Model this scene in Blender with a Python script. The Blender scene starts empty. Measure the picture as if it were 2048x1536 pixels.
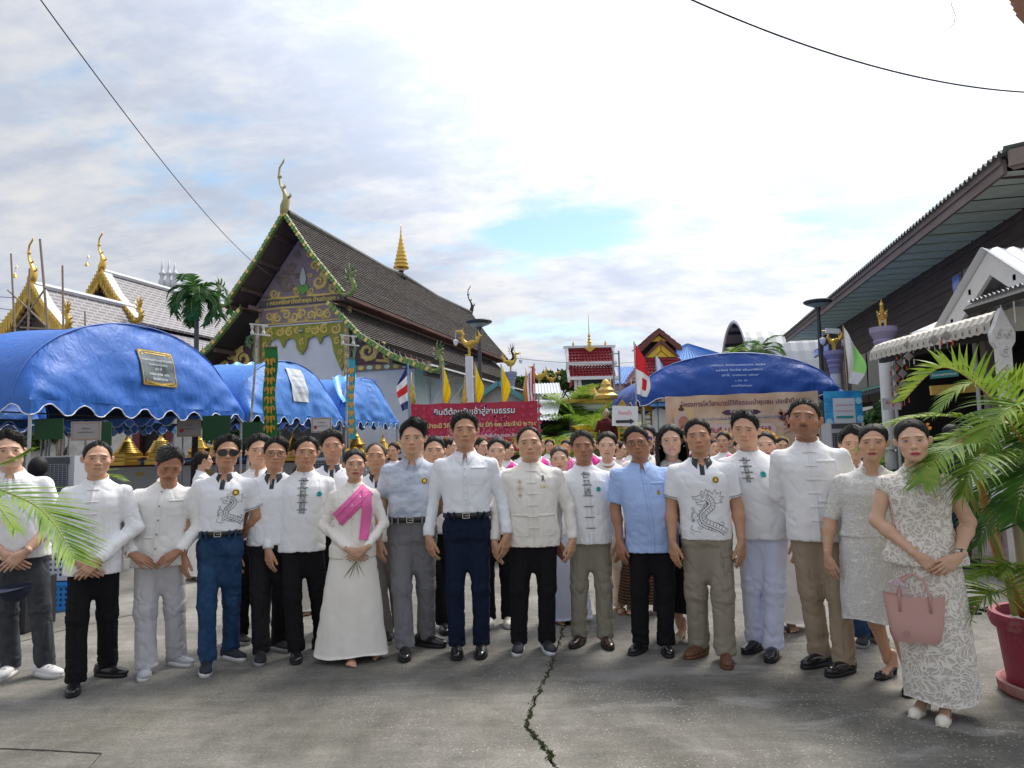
import bpy,math,random
import numpy as np
from mathutils import Vector,Matrix,Euler
from mathutils.bvhtree import BVHTree
from mathutils.geometry import tessellate_polygon
R=math.radians
rnd=random.Random(7)
C=bpy.context.scene.collection
# ---------------------------------------------------------------- camera
FPX=1400.0;PITCH=R(5.0);ROLL=R(-1.3);CH=1.5
sc=bpy.context.scene
cd=bpy.data.cameras.new("camera");cam=bpy.data.objects.new("camera",cd);C.objects.link(cam)
CM=Matrix.Rotation(R(90)+PITCH,3,'X')@Matrix.Rotation(ROLL,3,'Z')
cam.location=(0,0,CH);cam.rotation_euler=CM.to_euler()
cd.sensor_width=36;cd.lens=FPX/2048*36;cd.clip_end=2000;cd.clip_start=.05
sc.camera=cam
# ---------------------------------------------------------------- light
SUN_EL,SUN_AZ=55.0,36.0
sd=Vector((math.sin(R(SUN_AZ))*math.cos(R(SUN_EL)),math.cos(R(SUN_AZ))*math.cos(R(SUN_EL)),math.sin(R(SUN_EL))))
sl=bpy.data.lights.new("sun",'SUN');sl.energy=2.3;sl.angle=R(18.0);sl.color=(1,.94,.85)
so=bpy.data.objects.new("sun",sl);C.objects.link(so);so.rotation_euler=sd.to_track_quat('Z','Y').to_euler();so.location=(0,0,30)
w=bpy.data.worlds.new("World");sc.world=w;w.use_nodes=True
def build_world():
 nt=w.node_tree;N=nt.nodes;L=nt.links;N.clear()
 def n(t,**k):
  x=N.new(t)
  for a,b in k.items():setattr(x,a,b)
  return x
 def math_(op,a,b=None,c=None,clamp=False):
  x=n('ShaderNodeMath',operation=op);x.use_clamp=clamp
  for i,v in enumerate((a,b,c)):
   if v is None:continue
   if isinstance(v,(int,float)):x.inputs[i].default_value=v
   else:L.new(v,x.inputs[i])
  return x.outputs[0]
 out=n('ShaderNodeOutputWorld');bg=n('ShaderNodeBackground');bg.inputs[1].default_value=.1
 L.new(bg.outputs[0],out.inputs[0])
 sky=n('ShaderNodeTexSky');sky.sky_type='NISHITA';sky.sun_disc=False
 sky.sun_elevation=R(SUN_EL);sky.sun_rotation=R(SUN_AZ);sky.air_density=1.0;sky.dust_density=.6;sky.ozone_density=2.0
 tc=n('ShaderNodeTexCoord');sep=n('ShaderNodeSeparateXYZ');L.new(tc.outputs['Generated'],sep.inputs[0])
 zz=math_('MAXIMUM',sep.outputs[2],0.0);den=math_('ADD',zz,.28)
 px=math_('DIVIDE',sep.outputs[0],den);py=math_('DIVIDE',sep.outputs[1],den)
 cmb=n('ShaderNodeCombineXYZ');L.new(px,cmb.inputs[0]);L.new(py,cmb.inputs[1])
 def noise(scale,det,rough,dist,loc,sx=1,sy=1,rz=0):
  mp=n('ShaderNodeMapping');mp.inputs[1].default_value=loc;mp.inputs[3].default_value=(sx,sy,1);mp.inputs[2].default_value=(0,0,rz)
  L.new(cmb.outputs[0],mp.inputs[0])
  t=n('ShaderNodeTexNoise');t.inputs['Scale'].default_value=scale;t.inputs['Detail'].default_value=det
  t.inputs['Roughness'].default_value=rough;t.inputs['Distortion'].default_value=dist
  L.new(mp.outputs[0],t.inputs['Vector']);return t.outputs[0]
 def mr(v,a,b,c,d,smooth=True):
  x=n('ShaderNodeMapRange');x.interpolation_type='SMOOTHSTEP'if smooth else 'LINEAR'
  L.new(v,x.inputs[0])
  for i,q in enumerate((a,b,c,d)):x.inputs[i+1].default_value=q
  return x.outputs[0]
 n1=noise(1.6,9,.56,.2,(3.1,7.7,0),.8,1.15,.35)
 n2=noise(6,7,.6,.2,(1.3,2.2,0),.8,1.3,.3)
 def gap(cx,cy,rx,ry,rot):
  dx=math_('SUBTRACT',px,cx);dy=math_('SUBTRACT',py,cy)
  c_,s_=math.cos(rot),math.sin(rot)
  a=math_('ADD',math_('MULTIPLY',dx,c_/rx),math_('MULTIPLY',dy,s_/rx))
  b=math_('ADD',math_('MULTIPLY',dx,-s_/ry),math_('MULTIPLY',dy,c_/ry))
  d=math_('ADD',math_('MULTIPLY',a,a),math_('MULTIPLY',b,b))
  return math_('POWER',2.718,math_('MULTIPLY',d,-1))
 g=gap(.145,1.66,.22,.16,-.4)
 g2=gap(.9,1.6,.3,.05,.1);g3=gap(.15,2.25,.7,.18,0)
 g4=gap(-1.5,2.3,.6,.4,0)
 thin=math_('ADD',n1,math_('MULTIPLY',math_('SUBTRACT',n2,.5),.62))
 thin=math_('SUBTRACT',thin,math_('MULTIPLY',g,.40));thin=math_('SUBTRACT',thin,math_('MULTIPLY',gap(.45,1.75,.5,.05,.25),.10));thin=math_('SUBTRACT',thin,math_('MULTIPLY',gap(-.03,1.35,.25,.10,.2),.08))
 thin=math_('SUBTRACT',thin,math_('MULTIPLY',g2,.22))
 thin=math_('SUBTRACT',thin,math_('MULTIPLY',g3,.17))
 thin=math_('SUBTRACT',thin,math_('MULTIPLY',g4,.12))
 cov=mr(thin,.13,.43,0,1)
 dot=n('ShaderNodeVectorMath',operation='DOT_PRODUCT');L.new(tc.outputs['Generated'],dot.inputs[0]);dot.inputs[1].default_value=sd
 glow=mr(dot.outputs['Value'],.05,.97,0,1)
 n3=noise(1.5,6,.55,.2,(9.2,4.4,0),.8,1.2,.3)
 n4=noise(5.5,9,.62,.25,(5.2,1.4,0),.8,1.25,.25)
 n5=noise(14,6,.6,.2,(2.2,8.4,0),.7,1.3,.25);shade=math_('ADD',math_('ADD',math_('MULTIPLY',n3,.45),math_('MULTIPLY',n4,.37)),math_('MULTIPLY',n5,.18))
 br=mr(shade,.39,.62,.77,1.0)
 lift=math_('ADD',4.8,math_('MULTIPLY',math_('POWER',glow,5.5),7.5))
 val=math_('MULTIPLY',br,lift)
 mixc=n('ShaderNodeMix',data_type='RGBA');L.new(br,mixc.inputs['Factor'])
 mixc.inputs['A'].default_value=(.83,.92,1.12,1);mixc.inputs['B'].default_value=(1.0,1.0,1.01,1)
 fac=mr(br,.77,1.0,0,1,False);L.new(fac,mixc.inputs['Factor'])
 sc_=n('ShaderNodeVectorMath',operation='SCALE');L.new(mixc.outputs['Result'],sc_.inputs[0]);L.new(val,sc_.inputs['Scale'])
 skyb=n('ShaderNodeVectorMath',operation='MULTIPLY');L.new(sky.outputs[0],skyb.inputs[0]);skyb.inputs[1].default_value=(1.25,1.3,1.15)
 m=n('ShaderNodeMix',data_type='RGBA');L.new(cov,m.inputs['Factor']);L.new(skyb.outputs[0],m.inputs['A']);L.new(sc_.outputs[0],m.inputs['B'])
 L.new(m.outputs['Result'],bg.inputs[0])
build_world()
sc.view_settings.view_transform='Standard';sc.view_settings.look='None'
sc.view_settings.exposure=0.72;sc.view_settings.gamma=1.0
sc.render.engine='CYCLES'
sc.cycles.max_bounces=6;sc.cycles.diffuse_bounces=4;sc.cycles.glossy_bounces=2;sc.cycles.transmission_bounces=3
sc.cycles.transparent_max_bounces=6;sc.cycles.caustics_reflective=False;sc.cycles.caustics_refractive=False
# ---------------------------------------------------------------- where a pixel of the photograph lies in the place
def ray(px,py):return CM@Vector(((px-1024)/FPX,-(py-768)/FPX,-1))
def at(px,py,Y):
 d=ray(px,py);return Vector((0,0,CH))+d*(Y/d.y)
def gnd(px,py,z=0):
 d=ray(px,py);return Vector((0,0,CH))+d*((z-CH)/d.z)
def onplane(px,py,o,nrm):
 d=ray(px,py);c=Vector((0,0,CH));t=(Vector(o)-c).dot(Vector(nrm))/d.dot(Vector(nrm))
 return c+d*t
# ---------------------------------------------------------------- materials
MATS={}
def mat(name,col=(.5,.5,.5),rough=.6,metal=0,bump=0,bscale=60,var=0,vscale=4,stretch=(1,1,1),col2=None,spec=.5,attr=False,transl=0,sheen=0,wave=None,coat=0,alpha=1,fold=0,fscale=9,emit=0):
 if name in MATS:return MATS[name]
 m=bpy.data.materials.new(name);m.use_nodes=True;nt=m.node_tree;N=nt.nodes;L=nt.links
 b=N['Principled BSDF'];out=N['Material Output']
 b.inputs['Roughness'].default_value=rough;b.inputs['Metallic'].default_value=metal
 b.inputs['Specular IOR Level'].default_value=spec;b.inputs['Coat Weight'].default_value=coat
 if sheen:b.inputs['Sheen Weight'].default_value=sheen
 b.inputs['Base Color'].default_value=(*col,1);b.inputs['Alpha'].default_value=alpha
 if emit:b.inputs['Emission Color'].default_value=(*col,1);b.inputs['Emission Strength'].default_value=emit
 tc=N.new('ShaderNodeTexCoord');mp=N.new('ShaderNodeMapping');mp.inputs[3].default_value=stretch
 L.new(tc.outputs['Object'],mp.inputs[0])
 src=None
 if attr:
  a=N.new('ShaderNodeAttribute');a.attribute_name='Col';src=a.outputs[0]
 if var or col2:
  t=N.new('ShaderNodeTexNoise');t.inputs['Scale'].default_value=vscale;t.inputs['Detail'].default_value=6;t.inputs['Roughness'].default_value=.62
  L.new(mp.outputs[0],t.inputs['Vector'])
  if col2:
   r=N.new('ShaderNodeValToRGB');r.color_ramp.elements[0].position=.38;r.color_ramp.elements[1].position=.62
   r.color_ramp.elements[0].color=(*col,1);r.color_ramp.elements[1].color=(*col2,1);L.new(t.outputs[0],r.inputs[0])
   src=r.outputs[0]
  if var:
   mr=N.new('ShaderNodeMapRange');L.new(t.outputs[0],mr.inputs[0]);mr.inputs[1].default_value=.3;mr.inputs[2].default_value=.7
   mr.inputs[3].default_value=1-var;mr.inputs[4].default_value=1+var
   s=N.new('ShaderNodeVectorMath');s.operation='SCALE'
   if src is None:s.inputs[0].default_value=col
   else:L.new(src,s.inputs[0])
   L.new(mr.outputs[0],s.inputs['Scale']);src=s.outputs[0]
 if wave:
  wv=N.new('ShaderNodeTexWave');wv.bands_direction=wave[0];wv.inputs['Scale'].default_value=wave[1];L.new(mp.outputs[0],wv.inputs['Vector'])
  r=N.new('ShaderNodeValToRGB');r.color_ramp.elements[0].position=wave[3];r.color_ramp.elements[1].position=min(1,wave[3]+.1)
  L.new(wv.outputs[0],r.inputs[0]);mx=N.new('ShaderNodeMix');mx.data_type='RGBA';L.new(r.outputs[0],mx.inputs['Factor'])
  if src is None:mx.inputs['A'].default_value=(*col,1)
  else:L.new(src,mx.inputs['A'])
  mx.inputs['B'].default_value=(*wave[2],1);src=mx.outputs['Result']
 if src is not None:L.new(src,b.inputs['Base Color'])
 nrm=None
 if fold:
  t=N.new('ShaderNodeTexNoise');t.inputs['Scale'].default_value=fscale;t.inputs['Detail'].default_value=3;t.inputs['Distortion'].default_value=.6
  mp2=N.new('ShaderNodeMapping');mp2.inputs[3].default_value=(1,1,.45);L.new(tc.outputs['Object'],mp2.inputs[0]);L.new(mp2.outputs[0],t.inputs['Vector'])
  bm_=N.new('ShaderNodeBump');bm_.inputs['Strength'].default_value=min(1,fold);bm_.inputs['Distance'].default_value=.024
  L.new(t.outputs[0],bm_.inputs['Height']);nrm=bm_.outputs[0]
 if bump:
  t=N.new('ShaderNodeTexNoise');t.inputs['Scale'].default_value=bscale;t.inputs['Detail'].default_value=4
  L.new(mp.outputs[0],t.inputs['Vector'])
  bm_=N.new('ShaderNodeBump');bm_.inputs['Strength'].default_value=bump;bm_.inputs['Distance'].default_value=.01
  L.new(t.outputs[0],bm_.inputs['Height'])
  if nrm:L.new(nrm,bm_.inputs['Normal'])
  nrm=bm_.outputs[0]
 if nrm:L.new(nrm,b.inputs['Normal'])
 if transl:
  tr=N.new('ShaderNodeBsdfTranslucent');ms=N.new('ShaderNodeMixShader');ms.inputs[0].default_value=transl
  if src is not None:L.new(src,tr.inputs[0])
  else:tr.inputs[0].default_value=(*col,1)
  L.new(b.outputs[0],ms.inputs[1]);L.new(tr.outputs[0],ms.inputs[2]);L.new(ms.outputs[0],out.inputs[0])
 MATS[name]=m;return m
# ---------------------------------------------------------------- objects
def tag(o,label=None,cat=None,group=None,kind=None):
 if label:o['label']=label
 if cat:o['category']=cat
 if group:o['group']=group
 if kind:o['kind']=kind
 return o
def empty(name,label,cat,loc=(0,0,0),rz=0,group=None):
 o=bpy.data.objects.new(name,None);C.objects.link(o);o.location=loc;o.rotation_euler=(0,0,rz);o.empty_display_size=.2
 return tag(o,label,cat,group)
def mkmesh(name,V,F,mats,smooth=False,midx=None,col=None):
 me=bpy.data.meshes.new(name)
 if isinstance(V,np.ndarray):V=V.astype(float).tolist()
 if isinstance(F,np.ndarray):F=F.tolist()
 me.from_pydata(V,[],F)
 for m in(mats if isinstance(mats,(list,tuple))else[mats]):me.materials.append(m)
 if midx is not None:me.polygons.foreach_set('material_index',midx)
 if smooth:me.polygons.foreach_set('use_smooth',[True]*len(me.polygons))
 if col is not None:
  a=me.color_attributes.new('Col','FLOAT_COLOR','POINT')
  c4=np.ones((len(V),4),dtype=np.float32);c4[:,:3]=col;a.data.foreach_set('color',c4.ravel())
 me.update();return me
def mkobj(name,me,parent=None,loc=None,rot=None,label=None,kind=None):
 o=bpy.data.objects.new(name,me);C.objects.link(o)
 if parent:o.parent=parent
 if loc is not None:o.location=loc
 if rot is not None:o.rotation_euler=rot
 if label:o['label']=label
 if kind:o['kind']=kind
 return o
def copy_tree(o,parent=None):
 c=o.copy();C.objects.link(c);c.parent=parent
 for ch in list(o.children):copy_tree(ch,c)
 return c
class MB:
 """collects shapes into one mesh"""
 def __init__(s):s.V=[];s.F=[];s.M=[];s.xf=None
 def add(s,V,F,m=0):
  n=len(s.V)
  if s.xf is not None:V=[s.xf@Vector(v)for v in V]
  s.V+=[tuple(map(float,v))for v in V];s.F+=[tuple(int(i)+n for i in f)for f in F];s.M+=[m]*len(F);return s
 def box(s,c,d,m=0,rz=0,taper=1.0,rot=None):
  x,y,z=d[0]/2,d[1]/2,d[2]/2;V=[]
  Rm=(Euler(rot).to_matrix()if rot else Matrix.Rotation(rz,3,'Z'))
  for k in(-1,1):
   q=taper if k>0 else 1
   for(i,j)in((-1,-1),(1,-1),(1,1),(-1,1)):V.append(Vector(c)+Rm@Vector((i*x*q,j*y*q,k*z)))
  return s.add(V,[(0,3,2,1),(4,5,6,7),(0,1,5,4),(1,2,6,5),(2,3,7,6),(3,0,4,7)],m)
 def tube(s,pts,r,n=8,m=0,cap=True,flat=1.0,up=None):
  pts=[Vector(p)for p in pts];rr=r if isinstance(r,(list,tuple))else[r]*len(pts)
  V=[];F=[];prev=None
  for i,p in enumerate(pts):
   t=(pts[min(i+1,len(pts)-1)]-pts[max(i-1,0)]).normalized()
   if prev is None:
    a=Vector(up)if up else(Vector((0,0,1))if abs(t.z)<.9 else Vector((0,1,0)))
    u=t.cross(a).normalized()
   else:u=(prev-t*prev.dot(t)).normalized()
   prev=u;v=t.cross(u)
   for k in range(n):
    a=2*math.pi*k/n;V.append(p+u*math.cos(a)*rr[i]*flat+v*math.sin(a)*rr[i])
  for i in range(len(pts)-1):
   for k in range(n):
    k2=(k+1)%n;F.append((i*n+k,i*n+k2,(i+1)*n+k2,(i+1)*n+k))
  if cap:F.append(tuple(range(n-1,-1,-1)));F.append(tuple((len(pts)-1)*n+k for k in range(n)))
  return s.add(V,F,m)
 def lathe(s,prof,n=16,c=(0,0,0),m=0,sq=0):
  V=[];F=[]
  for(r,z)in prof:
   for k in range(n):
    a=2*math.pi*(k+.5)/n;q=1
    if sq:q=1/max(abs(math.cos(a)),abs(math.sin(a)))
    V.append((c[0]+r*q*math.cos(a),c[1]+r*q*math.sin(a),c[2]+z))
  for i in range(len(prof)-1):
   for k in range(n):
    k2=(k+1)%n;F.append((i*n+k,i*n+k2,(i+1)*n+k2,(i+1)*n+k))
  F.append(tuple(range(n-1,-1,-1)));F.append(tuple((len(prof)-1)*n+k for k in range(n)))
  return s.add(V,F,m)
 def prism(s,poly,t,m=0,o=(0,0,0),ax=None):
  """polygon [(a,b)] in the plane spanned by ax[0], ax[1]; thickness t along ax[2]"""
  ax=ax or(Vector((1,0,0)),Vector((0,0,1)),Vector((0,1,0)));o=Vector(o)
  P=[o+ax[0]*a+ax[1]*b for a,b in poly];n=len(P)
  tri=tessellate_polygon([[Vector((a,b,0))for a,b in poly]])
  V=P+[p+ax[2]*t for p in P]
  area=sum(poly[i][0]*poly[(i+1)%n][1]-poly[(i+1)%n][0]*poly[i][1]for i in range(n))
  F=[]
  for a,b,c in tri:
   nrm=(P[b]-P[a]).cross(P[c]-P[a])
   if nrm.dot(ax[2])*(1 if t>0 else-1)>0:a,b,c=a,c,b
   F.append((a,b,c));F.append((a+n,c+n,b+n))
  for i in range(n):
   j=(i+1)%n;F.append((i,j,j+n,i+n))
  return s.add(V,F,m)
 def grid(s,G,m=0,flip=False):
  """G[i][j] of points"""
  nj=len(G[0]);V=[p for row in G for p in row];F=[]
  for i in range(len(G)-1):
   for j in range(nj-1):
    f=(i*nj+j,i*nj+j+1,(i+1)*nj+j+1,(i+1)*nj+j);F.append(f[::-1]if flip else f)
  return s.add(V,F,m)
 def mesh(s,name,mats,smooth=False):return mkmesh(name,s.V,s.F,mats,smooth,s.M)
 def build(s,name,mats,parent=None,smooth=False,loc=None,rot=None,label=None,kind=None):
  return mkobj(name,s.mesh(name,mats,smooth),parent,loc,rot,label,kind)
def thicken(G,t,n):
 """grid sheet -> closed slab of thickness t along n"""
 n=Vector(n);m=MB();m.grid(G);G2=[[Vector(p)+n*t for p in r]for r in G];m.grid(G2,flip=True)
 for A,B in((G[0],G2[0]),(G2[-1],G[-1])):m.grid([A,B])
 m.grid([[r[0]for r in G2],[r[0]for r in G]]);m.grid([[r[-1]for r in G],[r[-1]for r in G2]])
 return m
# ---------------------------------------------------------------- lettering
def text_mesh(s,size=1.0,bold=0.0,align='CENTER',shear=0,res=2):
 cu=bpy.data.curves.new('lettering','FONT');cu.body=s;cu.size=size;cu.align_x=align;cu.offset=bold;cu.resolution_u=res;cu.shear=shear
 o=bpy.data.objects.new('lettering',cu);C.objects.link(o)
 dg=bpy.context.evaluated_depsgraph_get();me=bpy.data.meshes.new_from_object(o.evaluated_get(dg))
 V=np.array([v.co[:]for v in me.vertices]);F=[tuple(p.vertices)for p in me.polygons]
 bpy.data.objects.remove(o);bpy.data.curves.remove(cu);bpy.data.meshes.remove(me)
 return V,F
def put_text(mb,s,w,o,ax,m=0,bold=0.0,up=0.004,maxh=None,shear=0,align='CENTER'):
 """lettering w wide on a plane: o centre base, ax = (right, up, outward)"""
 V,F=text_mesh(s,1.0,bold,align,shear)
 if len(V)==0:return
 k=w/(V[:,0].max()-V[:,0].min());cx=(V[:,0].max()+V[:,0].min())/2;o=Vector(o)
 mb.add([o+ax[0]*(v[0]-cx)*k+ax[1]*v[1]*k+ax[2]*up for v in V],F,m)
# ---------------------------------------------------------------- noise
def _h(ix,iy,iz):
 n=(ix*374761393+iy*668265263+iz*2147483647*3+1013904223)&0xffffffff
 n=((n^(n>>13))*1274126177)&0xffffffff
 return((n^(n>>16))&0xffff)/65535.0
def vnoise(x,y,z):
 x=np.asarray(x,dtype=np.float64);y=np.asarray(y,dtype=np.float64)+0*x;z=np.asarray(z,dtype=np.float64)+0*x
 ix=np.floor(x).astype(np.int64);iy=np.floor(y).astype(np.int64);iz=np.floor(z).astype(np.int64)
 fx,fy,fz=x-ix,y-iy,z-iz
 fx=fx*fx*(3-2*fx);fy=fy*fy*(3-2*fy);fz=fz*fz*(3-2*fz)
 r=0
 for a in(0,1):
  for b in(0,1):
   for c in(0,1):
    r=r+_h(ix+a,iy+b,iz+c)*(fx if a else 1-fx)*(fy if b else 1-fy)*(fz if c else 1-fz)
 return r
# ---------------------------------------------------------------- signed distance shapes (arrays X,Y,Z)
def smin(a,b,k):
 if k<=0:return np.minimum(a,b)
 h=np.maximum(k-np.abs(a-b),0)/k;return np.minimum(a,b)-h*h*k*.25
def cap_(a,b,ra,rb,cut0=None,cut1=None,flat=None):
 a=np.array(a,float);b=np.array(b,float);ab=b-a;l2=max(1e-9,ab@ab);L_=math.sqrt(l2)
 def f(X,Y,Z):
  px,py,pz=X-a[0],Y-a[1],Z-a[2]
  tr=(px*ab[0]+py*ab[1]+pz*ab[2])/l2;t=np.clip(tr,0,1)
  d=np.sqrt((px-t*ab[0])**2+(py-t*ab[1])**2+(pz-t*ab[2])**2)-(ra+(rb-ra)*t)
  if cut1 is not None:d=np.maximum(d,(tr-cut1)*L_)
  if cut0 is not None:d=np.maximum(d,(cut0-tr)*L_)
  return d
 m=max(ra,rb);f.bb=(np.minimum(a,b)-m,np.maximum(a,b)+m);return f
def ell_(c,r,rot=None):
 c=np.array(c,float);r=np.array(r,float);M=None
 if rot is not None:M=np.array(Euler(rot).to_matrix().transposed())
 def f(X,Y,Z):
  x,y,z=X-c[0],Y-c[1],Z-c[2]
  if M is not None:x,y,z=(M[0,0]*x+M[0,1]*y+M[0,2]*z,M[1,0]*x+M[1,1]*y+M[1,2]*z,M[2,0]*x+M[2,1]*y+M[2,2]*z)
  k0=np.sqrt((x/r[0])**2+(y/r[1])**2+(z/r[2])**2);k1=np.sqrt((x/r[0]**2)**2+(y/r[1]**2)**2+(z/r[2]**2)**2)
  return k0*(k0-1)/np.maximum(k1,1e-9)
 m=r.max()if rot is not None else r;f.bb=(c-m,c+m);return f
def loft_(rings,p=2.3):
 """rings (z, a, b, xc, yc) bottom to top"""
 rg=np.array(rings,float)
 def f(X,Y,Z):
  z=Z+0*X+0*Y
  a,b,xc,yc=(np.interp(z,rg[:,0],rg[:,i])for i in(1,2,3,4))
  q=(np.abs((X-xc)/a)**p+np.abs((Y-yc)/b)**p)**(1/p)
  d=(q-1)*np.minimum(a,b)
  return np.maximum(d,np.maximum(rg[0,0]-z,z-rg[-1,0]))
 A=rg[:,1].max();B=rg[:,2].max()
 f.bb=(np.array([rg[:,3].min()-A,rg[:,4].min()-B,rg[0,0]]),np.array([rg[:,3].max()+A,rg[:,4].max()+B,rg[-1,0]]));return f
class Field:
 def __init__(s,lo,hi,h):
  s.lo=np.array(lo,float);s.h=h;s.n=np.ceil((np.array(hi,float)-s.lo)/h).astype(int)+2;s.D=np.full(s.n,.5,dtype=np.float32)
  s.ax=[s.lo[i]+h*np.arange(s.n[i])for i in range(3)]
 def add(s,f,k=0,sub=False):
  m=k+2.5*s.h;lo=np.maximum(0,np.floor((f.bb[0]-m-s.lo)/s.h).astype(int));hi=np.minimum(s.n,np.ceil((f.bb[1]+m-s.lo)/s.h).astype(int)+1)
  if(hi<=lo).any():return s
  sl_=tuple(slice(lo[i],hi[i])for i in range(3))
  d=f(s.ax[0][sl_[0]][:,None,None],s.ax[1][sl_[1]][None,:,None],s.ax[2][sl_[2]][None,None,:])
  s.D[sl_]=-smin(-s.D[sl_],d,k)if sub else smin(s.D[sl_],d,k);return s
 def below(s,z):s.D=np.maximum(s.D,(z-s.ax[2])[None,None,:]).astype(np.float32);return s
 def mesh(s):
  D=s.D;D[0]=D[-1]=.5;D[:,0]=D[:,-1]=.5;D[:,:,0]=D[:,:,-1]=.5
  S=D<0;nx,ny,nz=D.shape
  cs=np.zeros((nx-1,ny-1,nz-1),dtype=np.int8);offs=[(a,b,c)for a in(0,1)for b in(0,1)for c in(0,1)]
  for a,b,c in offs:cs+=S[a:nx-1+a,b:ny-1+b,c:nz-1+c]
  act=np.argwhere((cs>0)&(cs<8));idx=-np.ones(cs.shape,dtype=np.int64);idx[tuple(act.T)]=np.arange(len(act))
  P=np.zeros((len(act),3));W=np.zeros(len(act))
  for a in offs:
   for d in range(3):
    if a[d]:continue
    b=list(a);b[d]=1
    va=D[tuple((act+a).T)];vb=D[tuple((act+b).T)];x=(va<0)!=(vb<0)
    t=np.where(x,va/np.where(x,va-vb,1),0);q=np.array(a,float)[None,:]+np.zeros((len(act),3));q[:,d]+=t
    P[x]+=q[x];W[x]+=1
  V=s.lo+s.h*(act+P/W[:,None]);F=[]
  for d in range(3):
   e1,e2=[(1,2),(2,0),(0,1)][d]
   sa=[slice(0,-1)if i==d else slice(1,-1)for i in range(3)];sb=[slice(1,None)if i==d else slice(1,-1)for i in range(3)]
   A=S[tuple(sa)];B=S[tuple(sb)];q=np.argwhere(A!=B)
   if len(q)==0:continue
   base=q.copy();base[:,e1]+=1;base[:,e2]+=1;fl=A[tuple(q.T)]
   def g(o1,o2):
    c=base.copy();c[:,e1]+=o1;c[:,e2]+=o2;return idx[tuple(c.T)]
   f=np.stack([g(-1,-1),g(0,-1),g(0,0),g(-1,0)],1);f[~fl]=f[~fl][:,::-1];F.append(f)
  return V,np.concatenate(F)
def vnormals(V,F):
 F=np.asarray(F);a,b,c,d=(V[F[:,i]]for i in range(4));n=np.cross(c-a,d-b);N=np.zeros_like(V)
 for i in range(4):np.add.at(N,F[:,i],n)
 return N/np.maximum(1e-12,np.linalg.norm(N,axis=1))[:,None]
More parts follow.
